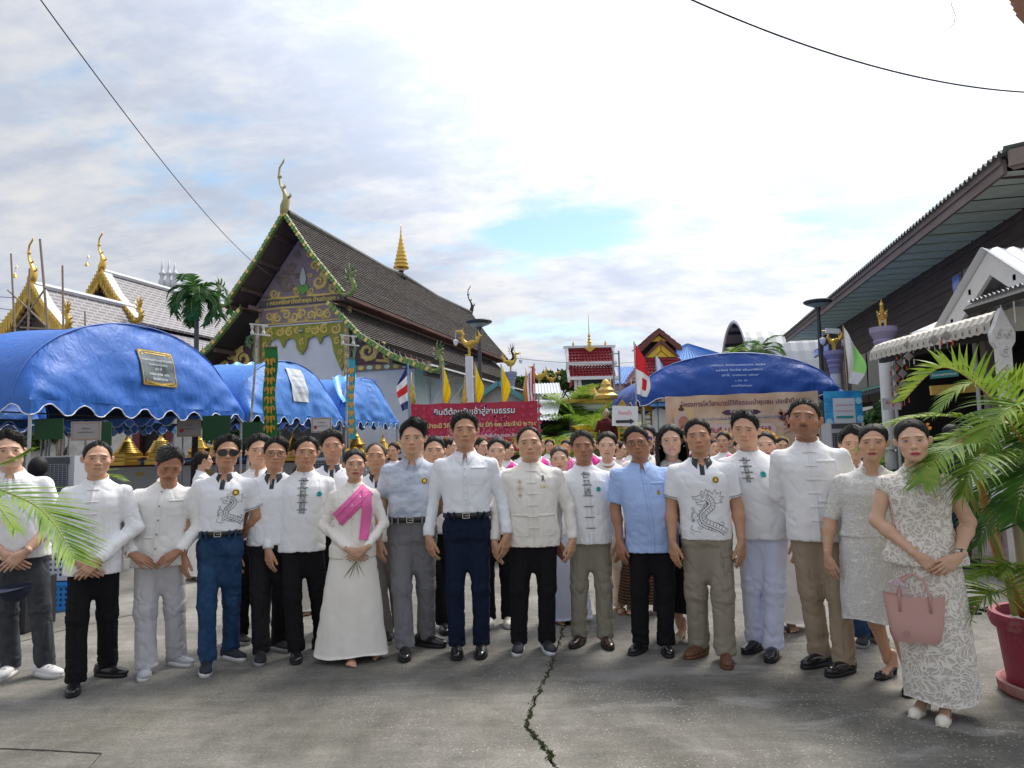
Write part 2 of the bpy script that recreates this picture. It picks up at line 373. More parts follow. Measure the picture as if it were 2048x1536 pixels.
# ================================================================ ground
def ground():
 m=bpy.data.materials.new('old concrete');m.use_nodes=True;nt=m.node_tree;N=nt.nodes;L=nt.links;b=N['Principled BSDF'];b.inputs['Roughness'].default_value=.82;b.inputs['Specular IOR Level'].default_value=.35
 tc=N.new('ShaderNodeTexCoord')
 def nz(s,d=5,r=.6,st=(1,1,1),dist=0,rz=0):
  mp=N.new('ShaderNodeMapping');mp.inputs[3].default_value=st;mp.inputs[2].default_value=(0,0,rz);L.new(tc.outputs['Object'],mp.inputs[0]);t=N.new('ShaderNodeTexNoise');t.inputs['Scale'].default_value=s;t.inputs['Detail'].default_value=d;t.inputs['Roughness'].default_value=r;t.inputs['Distortion'].default_value=dist;L.new(mp.outputs[0],t.inputs['Vector']);return t.outputs[0]
 def mr(v,a,b_,c,d):
  x=N.new('ShaderNodeMapRange');L.new(v,x.inputs[0])
  for i,q in enumerate((a,b_,c,d)):x.inputs[i+1].default_value=q
  return x.outputs[0]
 def mul(a,b_):
  x=N.new('ShaderNodeMath');x.operation='MULTIPLY';L.new(a,x.inputs[0])
  if isinstance(b_,float):x.inputs[1].default_value=b_
  else:L.new(b_,x.inputs[1])
  return x.outputs[0]
 big=mr(nz(.45,5,.6),.32,.68,.62,1.25);mid=mr(nz(2.6,6,.65,(1,.45,1),.4,.5),.3,.7,.72,1.22);fine=mr(nz(60,3,.7),.3,.7,.72,1.25);streak=mr(nz(9,4,.6,(.25,1.4,1),.3,.35),.35,.7,.86,1.12)
 v=mul(mul(mul(big,mid),fine),streak)
 vo=N.new('ShaderNodeTexVoronoi');vo.inputs['Scale'].default_value=52;L.new(tc.outputs['Object'],vo.inputs['Vector']);st=mr(vo.outputs['Distance'],.20,.30,1,0)
 sepc=N.new('ShaderNodeSeparateColor');L.new(vo.outputs['Color'],sepc.inputs[0]);pick=mr(sepc.outputs[0],.52,.56,0,1);worn=mr(nz(1.3,4),.42,.60,0,1);sx=N.new('ShaderNodeSeparateXYZ');L.new(tc.outputs['Object'],sx.inputs[0])
 right=mr(sx.outputs[0],-2.6,.5,.35,1.0);stone=mul(mul(mul(st,pick),worn),right)
 c=N.new('ShaderNodeMix');c.data_type='RGBA';c.inputs['A'].default_value=(.150,.142,.122,1);c.inputs['B'].default_value=(.255,.243,.215,1);L.new(mr(nz(1.1,6,.7),.35,.66,0,1),c.inputs['Factor'])
 moss=N.new('ShaderNodeMix');moss.data_type='RGBA';L.new(mr(nz(.8,5,.7,(1,1,1),.5),.52,.70,0,.6),moss.inputs['Factor']);L.new(c.outputs['Result'],moss.inputs['A']);moss.inputs['B'].default_value=(.135,.132,.098,1)
 s=N.new('ShaderNodeVectorMath');s.operation='SCALE';L.new(moss.outputs['Result'],s.inputs[0]);L.new(v,s.inputs['Scale'])
 sx2=sx.outputs[0];reg=mul(mr(sx2,-.2,.9,0,1),mr(sx.outputs[1],6.2,4.6,0,1));st_=mul(mul(mr(nz(2.3,5,.55,(.6,1.3,1),.8,.5),.53,.62,0,1),reg),.45)
 rep=N.new('ShaderNodeMix');rep.data_type='RGBA';L.new(st_,rep.inputs['Factor']);L.new(s.outputs[0],rep.inputs['A']);rep.inputs['B'].default_value=(.34,.33,.315,1)
 dk=N.new('ShaderNodeMix');dk.data_type='RGBA';L.new(mul(mr(nz(3.1,6,.6,(1,.7,1),.6),.56,.72,0,1),.45),dk.inputs['Factor']);L.new(rep.outputs['Result'],dk.inputs['A']);dk.inputs['B'].default_value=(.10,.095,.085,1)
 s=dk
 f=N.new('ShaderNodeMix');f.data_type='RGBA';L.new(mul(stone,.8),f.inputs['Factor']);L.new(s.outputs['Result'],f.inputs['A']);f.inputs['B'].default_value=(.50,.48,.45,1);L.new(f.outputs['Result'],b.inputs['Base Color'])
 h=N.new('ShaderNodeMath');h.operation='ADD';L.new(nz(90,5,.75),h.inputs[0]);L.new(mul(stone,.5),h.inputs[1]);bp=N.new('ShaderNodeBump');bp.inputs['Strength'].default_value=.55;bp.inputs['Distance'].default_value=.012;L.new(h.outputs[0],bp.inputs['Height']);L.new(bp.outputs[0],b.inputs['Normal'])
 L.new(mr(nz(1.5,4),.3,.7,.68,.92),b.inputs['Roughness'])
 crack=[(1118,1640),(1112,1536),(1100,1510),(1076,1482),(1052,1450),(1060,1424),(1084,1374),(1106,1325),(1122,1270),(1140,1232)]
 pts=[gnd(*p)for p in crack];rr=random.Random(4);P=[Vector((.3,-30,0)),Vector((.2,.6,0))]
 for a,q in zip(pts[:-1],pts[1:]):
  for i in range(8):t=i/8;P.append(a.lerp(q,t)+Vector((rr.uniform(-.014,.014),0,0)))
 P+=[pts[-1],Vector((.9,12,0)),Vector((2,30,0)),Vector((6,900,0))]
 n0=2;n1=len(P)-3
 for side,name in((-1,'ground'),(1,'ground_slab')):
  mb=MB();G=[]
  for i,p in enumerate(P):
   w_=(.002+.006*rr.random()+(.004 if 8<i<34 else 0))if n0<=i<=n1 else(.003 if i>n1 and i<len(P)-2 else 0);x=p.x+side*w_;z=.0 if side<0 else .0
   far=-900 if side<0 else 900;G.append([(far,p.y,z),(x+side*.4,p.y,z),(x,p.y,z),(x,p.y,-.05)])
  mb.grid(G,0,flip=side>0);mb.build(name,[m],kind='structure')
 mb=MB();mb.grid([[(-2,-2,-.045),(3,-2,-.045)],[(-2,60,-.045),(3,60,-.045)]]);mb.build('ground_soil',[mat('soil',(.045,.037,.024),rough=1,bump=.8,bscale=60,var=.4,vscale=20)],kind='structure')
 ms=MB()
 for i in range(n0,n1):
  for q in range(16):
   t=rr.random();p=P[i].lerp(P[i+1],t);a=rr.uniform(0,6.3);r_=rr.uniform(.004,.013);x,y=p.x+rr.gauss(0,.008),p.y;hh=rr.uniform(.0,.010)
   if vnoise(np.array([y*2.2]),0,0)[0]<.50:continue
   ms.add([(x,y,-.03),(x+r_*math.cos(a),y+r_*math.sin(a),hh),(x+r_*math.cos(a+1.2),y+r_*math.sin(a+1.2),hh*.7)],[(0,1,2)])
 ms.build('moss',[mat('moss',(.07,.085,.03),rough=.9,var=.4,vscale=30,transl=.2)],kind='stuff')
 pm=mat('mortar patch',(.25,.235,.21),rough=.85,var=.35,vscale=9,bump=.5,bscale=120)
 jm=mat('joint',(.03,.028,.024),rough=1)
 for pl in([(-60,1496),(60,1499),(130,1503),(204,1507),(190,1522),(170,1545),(150,1580)],[(1840,1160),(1888,1205),(1915,1228),(1960,1250)],[(-20,1300),(120,1262),(330,1215)]):
  q=[gnd(*p)for p in pl];mb=MB();G=[]
  for a,c_ in zip(q[:-1],q[1:]):
   for i in range(6):p=a.lerp(c_,i/6);G.append([(p.x,p.y+rr.uniform(.0,.006),.003),(p.x+.006,p.y-rr.uniform(.006,.014),.003)])
  mb.grid(G);mb.build('ground_joint',[jm],kind='structure')
ground()
# ================================================================ shapes used by several buildings
GOLD=mat('gold paint',(.62,.40,.07),rough=.38,metal=.35,bump=.4,bscale=40,var=.2,vscale=12);GOLDM=mat('gilt',(.72,.46,.10),rough=.32,metal=.8,var=.15,vscale=6)
YEG=mat('old yellow gilt',(.80,.58,.16),rough=.6,var=.2,vscale=14);GRN=mat('naga green',(.10,.20,.045),rough=.5,col2=(.30,.29,.09),vscale=9,bump=.5,bscale=30);OLG=mat('olive glaze',(.30,.30,.03),rough=.55,var=.3,vscale=12)
WHT=mat('white plaster',(.72,.73,.74),rough=.85,var=.07,vscale=2,bump=.15,bscale=40);WHD=mat('stained white',(.60,.58,.54),rough=.9,var=.2,vscale=3)
PUR=mat('purple brown board',(.30,.22,.23),rough=.7,var=.15,vscale=5);DWD=mat('dark wood',(.040,.028,.024),rough=.75,var=.3,vscale=7,stretch=(1,1,6));MAR=mat('maroon',(.14,.03,.035),rough=.7)
TILE=mat('aged roof tile',(.045,.036,.032),rough=.9,col2=(.085,.070,.062),vscale=7,bump=.25,bscale=70,var=.15);SILV=mat('mirror inlay',(.40,.50,.42),rough=.25,metal=.5,var=.3,vscale=30)
def ribbon(mb,pts,w_,y,t,m=0,ax=None):
 """flat raised band in the x-z plane; w_ a list of half widths"""
 G=[];n=len(pts)
 for i,p in enumerate(pts):
  a=pts[max(0,i-1)];b=pts[min(n-1,i+1)];dx,dz=b[0]-a[0],b[1]-a[1];l=math.hypot(dx,dz)or 1;w0=w_[i]if isinstance(w_,(list,tuple))else w_;nx,nz=-dz/l*w0,dx/l*w0
  G.append([(p[0]+nx,y,p[1]+nz),(p[0]+nx*.5,y-t,p[1]+nz*.5),(p[0]-nx*.5,y-t,p[1]-nz*.5),(p[0]-nx,y,p[1]-nz)])
 mb.grid(G,m)
def scroll(mb,cx,cz,r,d,a0,y,t=.03,m=0,turns=1.4,w0=None,leaves=7):
 n=26;pts=[];ww=[];w0=w0 or r*.31
 for i in range(n+1):q=i/n;rr=r*(1-.82*q);a=a0+d*q*turns*2*math.pi;pts.append((cx+rr*math.cos(a),cz+rr*math.sin(a)));ww.append(w0*(1-.6*q))
 ribbon(mb,pts,ww,y,t,m)
 for k in range(leaves):
  i=int(k*n*.62/leaves);p=pts[i];a=a0+d*(i/n)*turns*2*math.pi;ox,oz=math.cos(a),math.sin(a);tx,tz=-oz*d,ox*d;s_=r*.34*(1-.5*i/n)
  ribbon(mb,[(p[0]+ox*w0*.6,p[1]+oz*w0*.6),(p[0]+(ox*.8+tx*.5)*s_,p[1]+(oz*.8+tz*.5)*s_),(p[0]+(ox*.8+tx*1.3)*s_,p[1]+(oz*.8+tz*1.3)*s_)],[s_*.3,s_*.25,s_*.03],y,t*.8,m)
def scrolls(T,mats,items,y,t=.03):
 for(cx,cz,r,d,a0,m)in items:q=MB();scroll(q,cx,cz,r,d,a0,y,t,m);q.build('scroll',mats,T)
def bands(T,mats,items,y,t=.03):
 for(pts,w_,m)in items:q=MB();ribbon(q,pts,w_,y,t,m);q.build('leaf_band',mats,T)
def horn(mb,base,s_,lean=1,m=0,n=10):
 """tall curved roof finial"""
 P=[(0,0),(.02,.12),(.06,.25),(.02,.38),(-.06,.52),(-.10,.68),(-.085,.84),(-.01,.94),(.01,1.0)];r_=[.085,.105,.085,.05,.034,.026,.022,.02,.012]
 mb.tube([(base[0]+lean*p[0]*s_,base[1],base[2]+p[1]*s_)for p in P],[q*s_ for q in r_],n,m,flat=.6,up=(0,1,0))
 for(a,z,l)in((.08,.27,.12),(-.03,.46,.09),(-.11,.66,.06)):mb.tube([(base[0]+lean*a*s_,base[1],base[2]+z*s_),(base[0]+lean*(a+.06)*s_,base[1],base[2]+(z+l*.3)*s_),(base[0]+lean*(a+.05)*s_,base[1],base[2]+(z+l)*s_)],[.03*s_,.02*s_,.003],6,m)
def naga_head(mb,base,s_,d=1,m=0,m2=1):
 """rearing serpent head: body swells from base, turns up, crest of flames; d = way it faces"""
 B=Vector(base);P=[(-.25,.12),(.0,-.04),(.22,-.02),(.34,.14),(.30,.34),(.22,.50),(.26,.64),(.40,.70)];r_=[.07,.09,.11,.12,.10,.085,.085,.03]
 f=lambda p:(B.x+d*p[0]*s_,B.y,B.z+p[1]*s_)
 mb.tube([f(p)for p in P],[q*s_ for q in r_],9,m,flat=.75,up=(0,1,0))
 mb.tube([f((.27,.58)),f((.36,.55)),f((.42,.52))],[.05*s_,.03*s_,.01*s_],7,m,flat=.7,up=(0,1,0))
 for i,(x,z,l,a)in enumerate([(.20,.66,.34,1.75),(.27,.70,.30,1.45),(.13,.58,.26,2.1),(.12,.46,.2,2.4),(.17,.34,.16,2.7),(.33,.72,.16,1.1),(.40,.30,.12,.6),(.44,.16,.12,.3)]):
  q=[(x,z),(x+l*.5*math.cos(a)-.02,z+l*.5*math.sin(a)),(x+l*math.cos(a)+.04,z+l*math.sin(a))];mb.tube([f(p)for p in q],[.045*s_,.035*s_,.004*s_],6,m2 if i%2 else m,flat=.5,up=(0,1,0))
def slope_strip(mb,prof,y0,y1,t,m=0):
 """roof slab: prof [(x,z)] from ridge to eave, extruded y0..y1, thickness t downwards"""
 G=[[(x,y0,z),(x,y1,z)]for x,z in prof];G2=[[(x,y0,z-t),(x,y1,z-t)]for x,z in prof]
 up=prof[-1][0]>prof[0][0];mb.grid(G,m,flip=not up);mb.grid(G2,m,flip=up)
 mb.grid([[g[0]for g in G],[g[0]for g in G2]],m,flip=not up);mb.grid([[g[1]for g in G],[g[1]for g in G2]],m,flip=up);mb.grid([G[-1],G2[-1]],m,flip=not up)
def lerp_prof(P,n):
 out=[]
 for a,b in zip(P[:-1],P[1:]):
  for i in range(n):t=i/n;out.append((a[0]+(b[0]-a[0])*t,a[1]+(b[1]-a[1])*t))
 return out+[P[-1]]
def courses(mb,prof,y0,y1,step,lift=.03,m=0,ny=1,jit=0):
 """overlapping tile courses, each a board-like row down the slope"""
 D=[0]
 for a,b in zip(prof[:-1],prof[1:]):D.append(D[-1]+math.hypot(b[0]-a[0],b[1]-a[1]))
 xs=[p[0]for p in prof];zs=[p[1]for p in prof];n=int(D[-1]/step);rr=random.Random(2)
 for i in range(n):
  d0,d1=D[-1]*i/n,D[-1]*(i+1)/n;p0=(np.interp(d0,D,xs),np.interp(d0,D,zs));p1=(np.interp(d1,D,xs),np.interp(d1,D,zs));dx,dz=p1[0]-p0[0],p1[1]-p0[1];l=math.hypot(dx,dz);nx,nz=(-dz/l,dx/l)if dx>0 else(dz/l,-dx/l)
  for k in range(ny):
   a,b=y0+(y1-y0)*k/ny,y0+(y1-y0)*(k+1)/ny;j=rr.uniform(0,jit);t=lift+j;u=.006
   V=[(p0[0]+nx*u,a,p0[1]+nz*u),(p0[0]+nx*u,b,p0[1]+nz*u),(p1[0]+nx*t,b,p1[1]+nz*t),(p1[0]+nx*t,a,p1[1]+nz*t),(p1[0]+nx*.001,b,p1[1]+nz*.001),(p1[0]+nx*.001,a,p1[1]+nz*.001)];f=[(0,1,2,3),(3,2,4,5)]
   mb.add(V,[q if dx<0 else q[::-1]for q in f],m)
TH=R(15.4);A_=Vector((math.sin(TH),math.cos(TH),0));B_=Vector((math.cos(TH),-math.sin(TH),0))
def wall_box(root,name,m,x0,x1,y0,y1,z0,z1):mb=MB();mb.box(((x0+x1)/2,(y0+y1)/2,(z0+z1)/2),(x1-x0,y1-y0,z1-z0));return mb.build(name,[m],root)
# ================================================================ the old temple hall
def temple():
 O=at(570,425,30);T=empty('temple_hall','large old temple hall with steep dark tiled roof, gold scrollwork gable and green serpent bargeboards','temple',(O.x,O.y,0),-TH)
 n_=A_
 def G_(px,py,d=1.5):q=onplane(px,py,Vector((O.x,O.y,0))+A_*d,A_)-Vector((O.x,O.y,0));return(q.dot(B_),q.z)
 L_=25.2;up=[(0,11.90),(1.35,9.98),(2.95,8.05)];lo=[(2.15,7.78),(3.7,6.2),(5.2,5.25),(6.9,4.62)]
 for s_ in(-1,1):
  f=lambda P:[(s_*x,z)for x,z in P]
  mb=MB();slope_strip(mb,f(up),.0,L_,.10);rf=mb.build('upper_roof',[mat('underside boards',(.11,.07,.055),rough=.8,var=.3,vscale=2,stretch=(1,5,1))],T);mb=MB();courses(mb,f(lerp_prof(up,3)),-.05,L_+.05,.17,.045,0,60,.012);mb.build('tile_courses',[TILE],rf,kind='stuff')
  mb=MB();slope_strip(mb,f(lo),.1,L_-.8,.10);rf=mb.build('lower_roof',[DWD],T);mb=MB();courses(mb,f(lerp_prof(lo,3)),.05,L_-.8,.17,.045,0,60,.012);mb.build('tile_courses',[TILE],rf,kind='stuff')
  mb=MB();mb.box((s_*2.28,L_/2,7.93),(.10,L_-1.4,.34));mb.build('fascia_board',[mat('faded pink board',(.30,.20,.18),rough=.8,var=.2,vscale=3,stretch=(1,.2,1))],T)
  mb=MB();mb.box((s_*2.97,L_/2,7.93),(.06,L_,.14));mb.box((s_*2.55,L_/2,7.86),(.8,L_-.4,.05));mb.build('eave_board',[mat('rusty eave board',(.13,.06,.045),rough=.8,var=.4,vscale=2,stretch=(1,.4,1))],T)
  wall_box(T,'clerestory',mat('dark soffit',(.02,.015,.014)),min(s_*2.05,s_*2.2),max(s_*2.05,s_*2.2),1.6,L_-1.6,7.0,9.0)
 mb=MB();mb.tube([(0,.15,11.95),(0,4,11.9),(0,10,11.8),(0,12.4,11.95),(0,18,11.75),(0,L_,11.95)],.17,8);mb.build('ridge_cap',[mat('grey ridge mortar',(.13,.125,.115),rough=.9,bump=.6,bscale=20,var=.3)],T)
 for(y,main)in((-.06,1),(L_+.05,0)):
  for s_ in(-1,1):
   for k,P in enumerate((up,lo)):
    if not main and k:continue
    P2=lerp_prof(P,6);mb=MB()
    G=[]
    for i,(x,z)in enumerate(P2):G.append([(s_*x,y-.10,z+.10),(s_*x,y-.10,z-.16),(s_*x,y+.06,z-.16),(s_*x,y+.06,z+.10),(s_*x,y-.10,z+.10)])
    mb.grid(G);g2=MB()
    bb=mb.build('bargeboard',[GRN if main else DWD],T)
    fin=MB();fin.tube([(0,0,0),(-.03,0,.10),(.0,0,.20),(.06,0,.27)],[.05,.045,.03,.006],5,0,flat=.4,up=(0,1,0));fme=fin.mesh('fin',[mat('grey scale fin',(.12,.14,.12),rough=.5,col2=(.38,.42,.36),vscale=8)])
    nn=19 if k==0 else 22;D=[0]
    for a,b in zip(P2[:-1],P2[1:]):D.append(D[-1]+math.hypot(b[0]-a[0],b[1]-a[1]))
    for i in range(nn):
     d=D[-1]*(i+.6)/nn;x,z=np.interp(d,D,[p[0]for p in P2]),np.interp(d,D,[p[1]for p in P2]);o=mkobj('fin',fme,bb,(s_*x,y-.04,z+.08),(0,-s_*.55,0));o.scale=(s_,1,1)
    if main:
     q=MB()
     for i in range(int(nn*1.3)):
      d=D[-1]*(i+.5)/(nn*1.3);x,z=np.interp(d,D,[p[0]for p in P2]),np.interp(d,D,[p[1]for p in P2]);q.box((s_*x,y-.115,z-.03),(.13,.03,.16),0 if i%3 else 1,rot=(0,s_*.7,0))
     q.build('inlay',[mat('bright green inlay',(.17,.30,.06),rough=.35,var=.3,vscale=20),YEG],bb)
    hb=MB();x,z=P[-1];naga_head(hb,(s_*(x+.0),y-.02,z-.02),1.35 if k==0 else 1.2,s_);hb.build('serpent_finial',[GRN if main else DWD,mat('crest green',(.06,.18,.05),rough=.5)if main else DWD],T,smooth=True)
 hb=MB();horn(hb,(-.02,-.08,11.85),2.5,1);hb.build('roof_horn',[mat('gilt horn',(.42,.36,.14),rough=.5,var=.3,vscale=3)],T,smooth=True)
 hb=MB();horn(hb,(0,L_+.05,11.85),2.3,1);hb.build('roof_horn',[DWD],T,smooth=True)
 for s_ in(-1,1):
  for(x,z)in((.55,10.95),(1.3,9.85),(2.2,8.7),(2.8,7.9),(3.6,6.05),(5,5.1),(6.5,4.5)):mb=MB();mb.box((s_*x,.8,z),(.14,1.5,.18));mb.build('purlin',[mat('brown purlin',(.13,.085,.07),var=.2)],T)
 poly=[(-2.55,8.15),(2.55,8.15),(1.2,9.95),(0,11.5),(-1.2,9.95)];mb=MB();mb.prism(poly,.12,0,(0,1.5,0));mb.build('gable_board',[PUR],T)
 mb=MB();mb.prism([(-2.25,4.2),(2.25,4.2),(2.25,8.149),(-2.25,8.149)],.12,0,(0,1.5,0));mb.build('gable_wall',[WHT],T)
 for s_ in(-1,1):
  w_=[(s_*2.26,7.35),(s_*2.26,5.12),(s_*6.2,5.12),(s_*6.2,4.78+.35),(s_*3.6,6.1)]
  mb=MB();mb.prism(w_ if s_<0 else w_,.10,0,(0,1.52,0));mb.build('wing_board',[mat('wing maroon',(.13,.06,.07),rough=.7,var=.15)],T)
  wall_box(T,'front_wall',WHT,min(s_*2.3,s_*5.4),max(s_*2.3,s_*5.4),1.55,1.8,0,5.1)
  wall_box(T,'side_wall',WHT,s_*5.3-.12,s_*5.3+.12,1.8,L_-2,0,5.3)
  mb=MB();mb.box((s_*2.28,1.40,5.9),(.24,.26,4.2));mb.build('pillar',[mat('pillar cream',(.42,.36,.28),rough=.7,col2=(.5,.38,.12),vscale=9)],T)
  q=MB()
  for i in range(10):z=4.1+i*.36;q.prism([(s_*2.28-.08,z+.12),(s_*2.28,z),(s_*2.28+.08,z+.12),(s_*2.28,z+.24)],-.02,0,(0,1.268,0))
  q.build('diamond',[YEG],T,kind='stuff')
  mb=MB();mb.box((s_*4.2,1.48,5.03),(3.9,.12,.26));wb=mb.build('frieze',[mat('frieze ochre',(.28,.20,.13),rough=.7)],T);q=MB()
  for i in range(9):x=s_*(2.5+i*.42);q.prism([(x-.16,5.03),(x-.08,4.94),(x+.08,4.94),(x+.16,5.03),(x+.08,5.12),(x-.08,5.12)],-.025,i%2,(0,1.42,0))
  q.build('hexagon',[SILV,YEG],wb)
  wm=[YEG,mat('pale green glaze',(.25,.42,.18),rough=.4,var=.3,vscale=20)]
  scrolls(T,wm,[(s_*3.2,5.78,.46,-s_,1.5,0),(s_*4.15,5.50,.27,s_,-1.5,0),(s_*2.75,6.62,.28,s_,-1.5,1),(s_*3.9,5.95,.16,s_,.5,0)],1.5)
  bands(T,wm,[([(s_*3.6,5.35),(s_*4.4,5.25),(s_*5.0,5.36),(s_*5.6,5.24)],[.06,.08,.06,.01],0),([(s_*2.5,5.4),(s_*2.6,6.0),(s_*2.5,6.6),(s_*2.6,7.0)],[.07,.1,.08,.02],1)],1.5)
  br=MB()
  for i in range(10):
   y=3.2+i*2.1;b0=MB();b0.prism([(0,0),(.12,.05),(.22,.35),(.45,.62),(.62,.75),(.95,1.18),(.8,1.25),(.62,1.12),(.40,1.2),(.22,.95),(.08,.9)],.12,0,(s_*5.42,y,3.35),(Vector((s_,0,0)),Vector((0,0,1)),Vector((0,1,0))));b0.build('eave_bracket',[WHT],T)
 GM=[YEG,mat('dim bronze',(.26,.19,.13),rough=.6)]
 for s_ in(-1,1):
  m_=0 if s_>0 else 1
  scrolls(T,GM,[(s_*.80,9.10,.36,-s_,1.4,m_),(s_*.58,9.85,.25,s_,-1.2,m_),(s_*1.52,8.72,.24,s_,.2,0),(s_*.28,10.42,.17,-s_,1.3,m_),(s_*1.95,8.50,.15,-s_,.2,m_),(s_*1.30,9.35,.17,s_,2,m_),(s_*.10,10.85,.11,s_,1.3,m_),(s_*.38,8.72,.17,s_,2.5,0),(s_*.32,9.45,.12,-s_,.5,m_),(s_*.98,9.68,.12,-s_,2,m_)],1.49)
  bands(T,GM,[([(s_*.2,8.5),(s_*.9,8.46),(s_*1.5,8.50),(s_*2.2,8.42)],[.06,.08,.06,.02],0)],1.49)
 q=MB();q.prism([(-.10,9.0),(.10,9.0),(.16,9.25),(.12,9.5),(.06,9.72),(0,9.86),(-.06,9.72),(-.12,9.5),(-.16,9.25)],-.06,0,(0,1.49,0));q.prism([(-.3,8.78),(0,8.55),(.3,8.78),(.22,9.05),(0,8.92),(-.22,9.05)],-.05,1,(0,1.49,0));q.build('deity_relief',[mat('pale relief',(.5,.56,.46),rough=.5),mat('leaf green',(.14,.36,.06),rough=.5)],T)
 mb=MB();mb.box((0,1.44,8.26),(4.5,.10,.30));sb=mb.build('name_board',[mat('grey board',(.14,.12,.115))],T);q=MB();put_text(q,'‹ คณะศรัทธาวัดท่าหลุก บ้านท่าหลุก ›',3.7,(0,1.39,8.18),(Vector((1,0,0)),Vector((0,0,1)),Vector((0,-1,0))),bold=.025);q.build('lettering',[mat('yellow letters',(.9,.62,.10))],sb)
 mb=MB();mb.box((0,1.46,7.66),(4.3,.06,.86));mb.build('panel',[PUR],T)
 mb=MB();mb.box((.1,1.42,7.18),(4.1,.08,.05));mb.build('white_bar',[WHT],T)
 scrolls(T,[YEG],[(-1.72+i*.43,7.62+.06*(-1)**i,.21,1 if i%2 else-1,.5+i,0)for i in range(9)]+[(-1.5+i*.43,7.88 if i%2 else 7.42,.10,-1 if i%2 else 1,2,0)for i in range(8)],1.43)
 bands(T,[YEG],[([(-2.0,7.98),(-1,8.02),(0,7.97),(1,8.02),(2,7.98)],.035,0),([(-2.0,7.30),(-1,7.27),(0,7.31),(1,7.27),(2,7.30)],.035,0)],1.43)
 lacework=[(-2.1,7.15),(-2.1,5.6),(-1.85,5.85),(-1.65,6.5),(-1.35,6.62),(-1.15,6.52),(-.98,6.15),(-.82,6.5),(-.6,6.58),(-.35,6.48),(-.28,6.1),(-.02,5.78),(.22,6.1),(.3,6.48),(.6,6.6),(.78,6.5),(.9,6.2),(1.05,6.52),(1.35,6.62),(1.5,6.3),(1.6,5.8),(1.8,5.35),(1.98,4.95),(2.1,5.3),(2.1,7.15)]
 mb=MB();mb.prism(lacework,.07,0,(0,1.38,0));lw=mb.build('lacework_panel',[OLG],T)
 scrolls(lw,[YEG],[(-1.65,6.88,.2,1,1,0),(-1.15,6.88,.2,-1,1,0),(-.65,6.85,.2,1,1,0),(-.25,6.9,.14,1,1,0),(.3,6.9,.14,-1,1,0),(.65,6.85,.2,-1,1,0),(1.15,6.88,.22,1,1,0),(1.7,6.85,.24,-1,1,0),(1.78,6.3,.16,1,1,0),(-1.9,6.3,.15,1,1,0),(0,6.35,.14,1,1,0),(1.9,5.8,.12,-1,1,0),(-1.95,5.9,.1,1,1,0),(1.95,5.4,.08,1,1,0)],1.375)
 q=MB();q.lathe([(.0,-.12),(.10,-.02),(.10,.03),(.02,.14)],8,(0,1.33,6.85));q.build('lotus_bud',[SILV],lw)
 S=MB();S.lathe([(.30,0),(.34,.1),(.2,.16),(.12,.45),(.2,.5)],10,(0,12.2,11.7));S.build('spire_foot',[mat('dark metal',(.03,.03,.03))],T)
 S=MB();prof=[];z=0
 for i in range(9):r_=.42*(1-i/9)**1.1+.03;prof+=[(r_,z),(r_*1.12,z+.08),(r_*.8,z+.20)];z+=.24
 prof+=[(.03,z),(.05,z+.1),(.02,z+.3),(.03,z+.36),(.01,z+.6)];S.lathe(prof,12,(0,12.2,12.35));S.build('tiered_spire',[GOLDM],T,smooth=True)
temple()
# ================================================================ the newer temple on the left
TW=bpy.data.materials.new('diamond tile');TW.use_nodes=True
def _tw():
 nt=TW.node_tree;N=nt.nodes;L=nt.links;b=N['Principled BSDF'];b.inputs['Roughness'].default_value=.6;tc=N.new('ShaderNodeTexCoord');sp=N.new('ShaderNodeSeparateXYZ');L.new(tc.outputs['Object'],sp.inputs[0]);cb=N.new('ShaderNodeCombineXYZ');L.new(sp.outputs[1],cb.inputs[0]);L.new(sp.outputs[2],cb.inputs[1])
 br=N.new('ShaderNodeTexBrick');L.new(cb.outputs[0],br.inputs['Vector']);br.inputs['Color1'].default_value=(.060,.050,.060,1);br.inputs['Color2'].default_value=(.11,.09,.10,1);br.inputs['Mortar'].default_value=(.27,.265,.29,1);br.inputs['Scale'].default_value=1.0;br.inputs['Mortar Size'].default_value=.045;br.inputs['Brick Width'].default_value=.62;br.inputs['Row Height'].default_value=.21;br.inputs['Mortar Smooth'].default_value=.2;L.new(br.outputs[0],b.inputs['Base Color'])
_tw()
REDP=mat('vermilion',(.42,.02,.02),rough=.55)
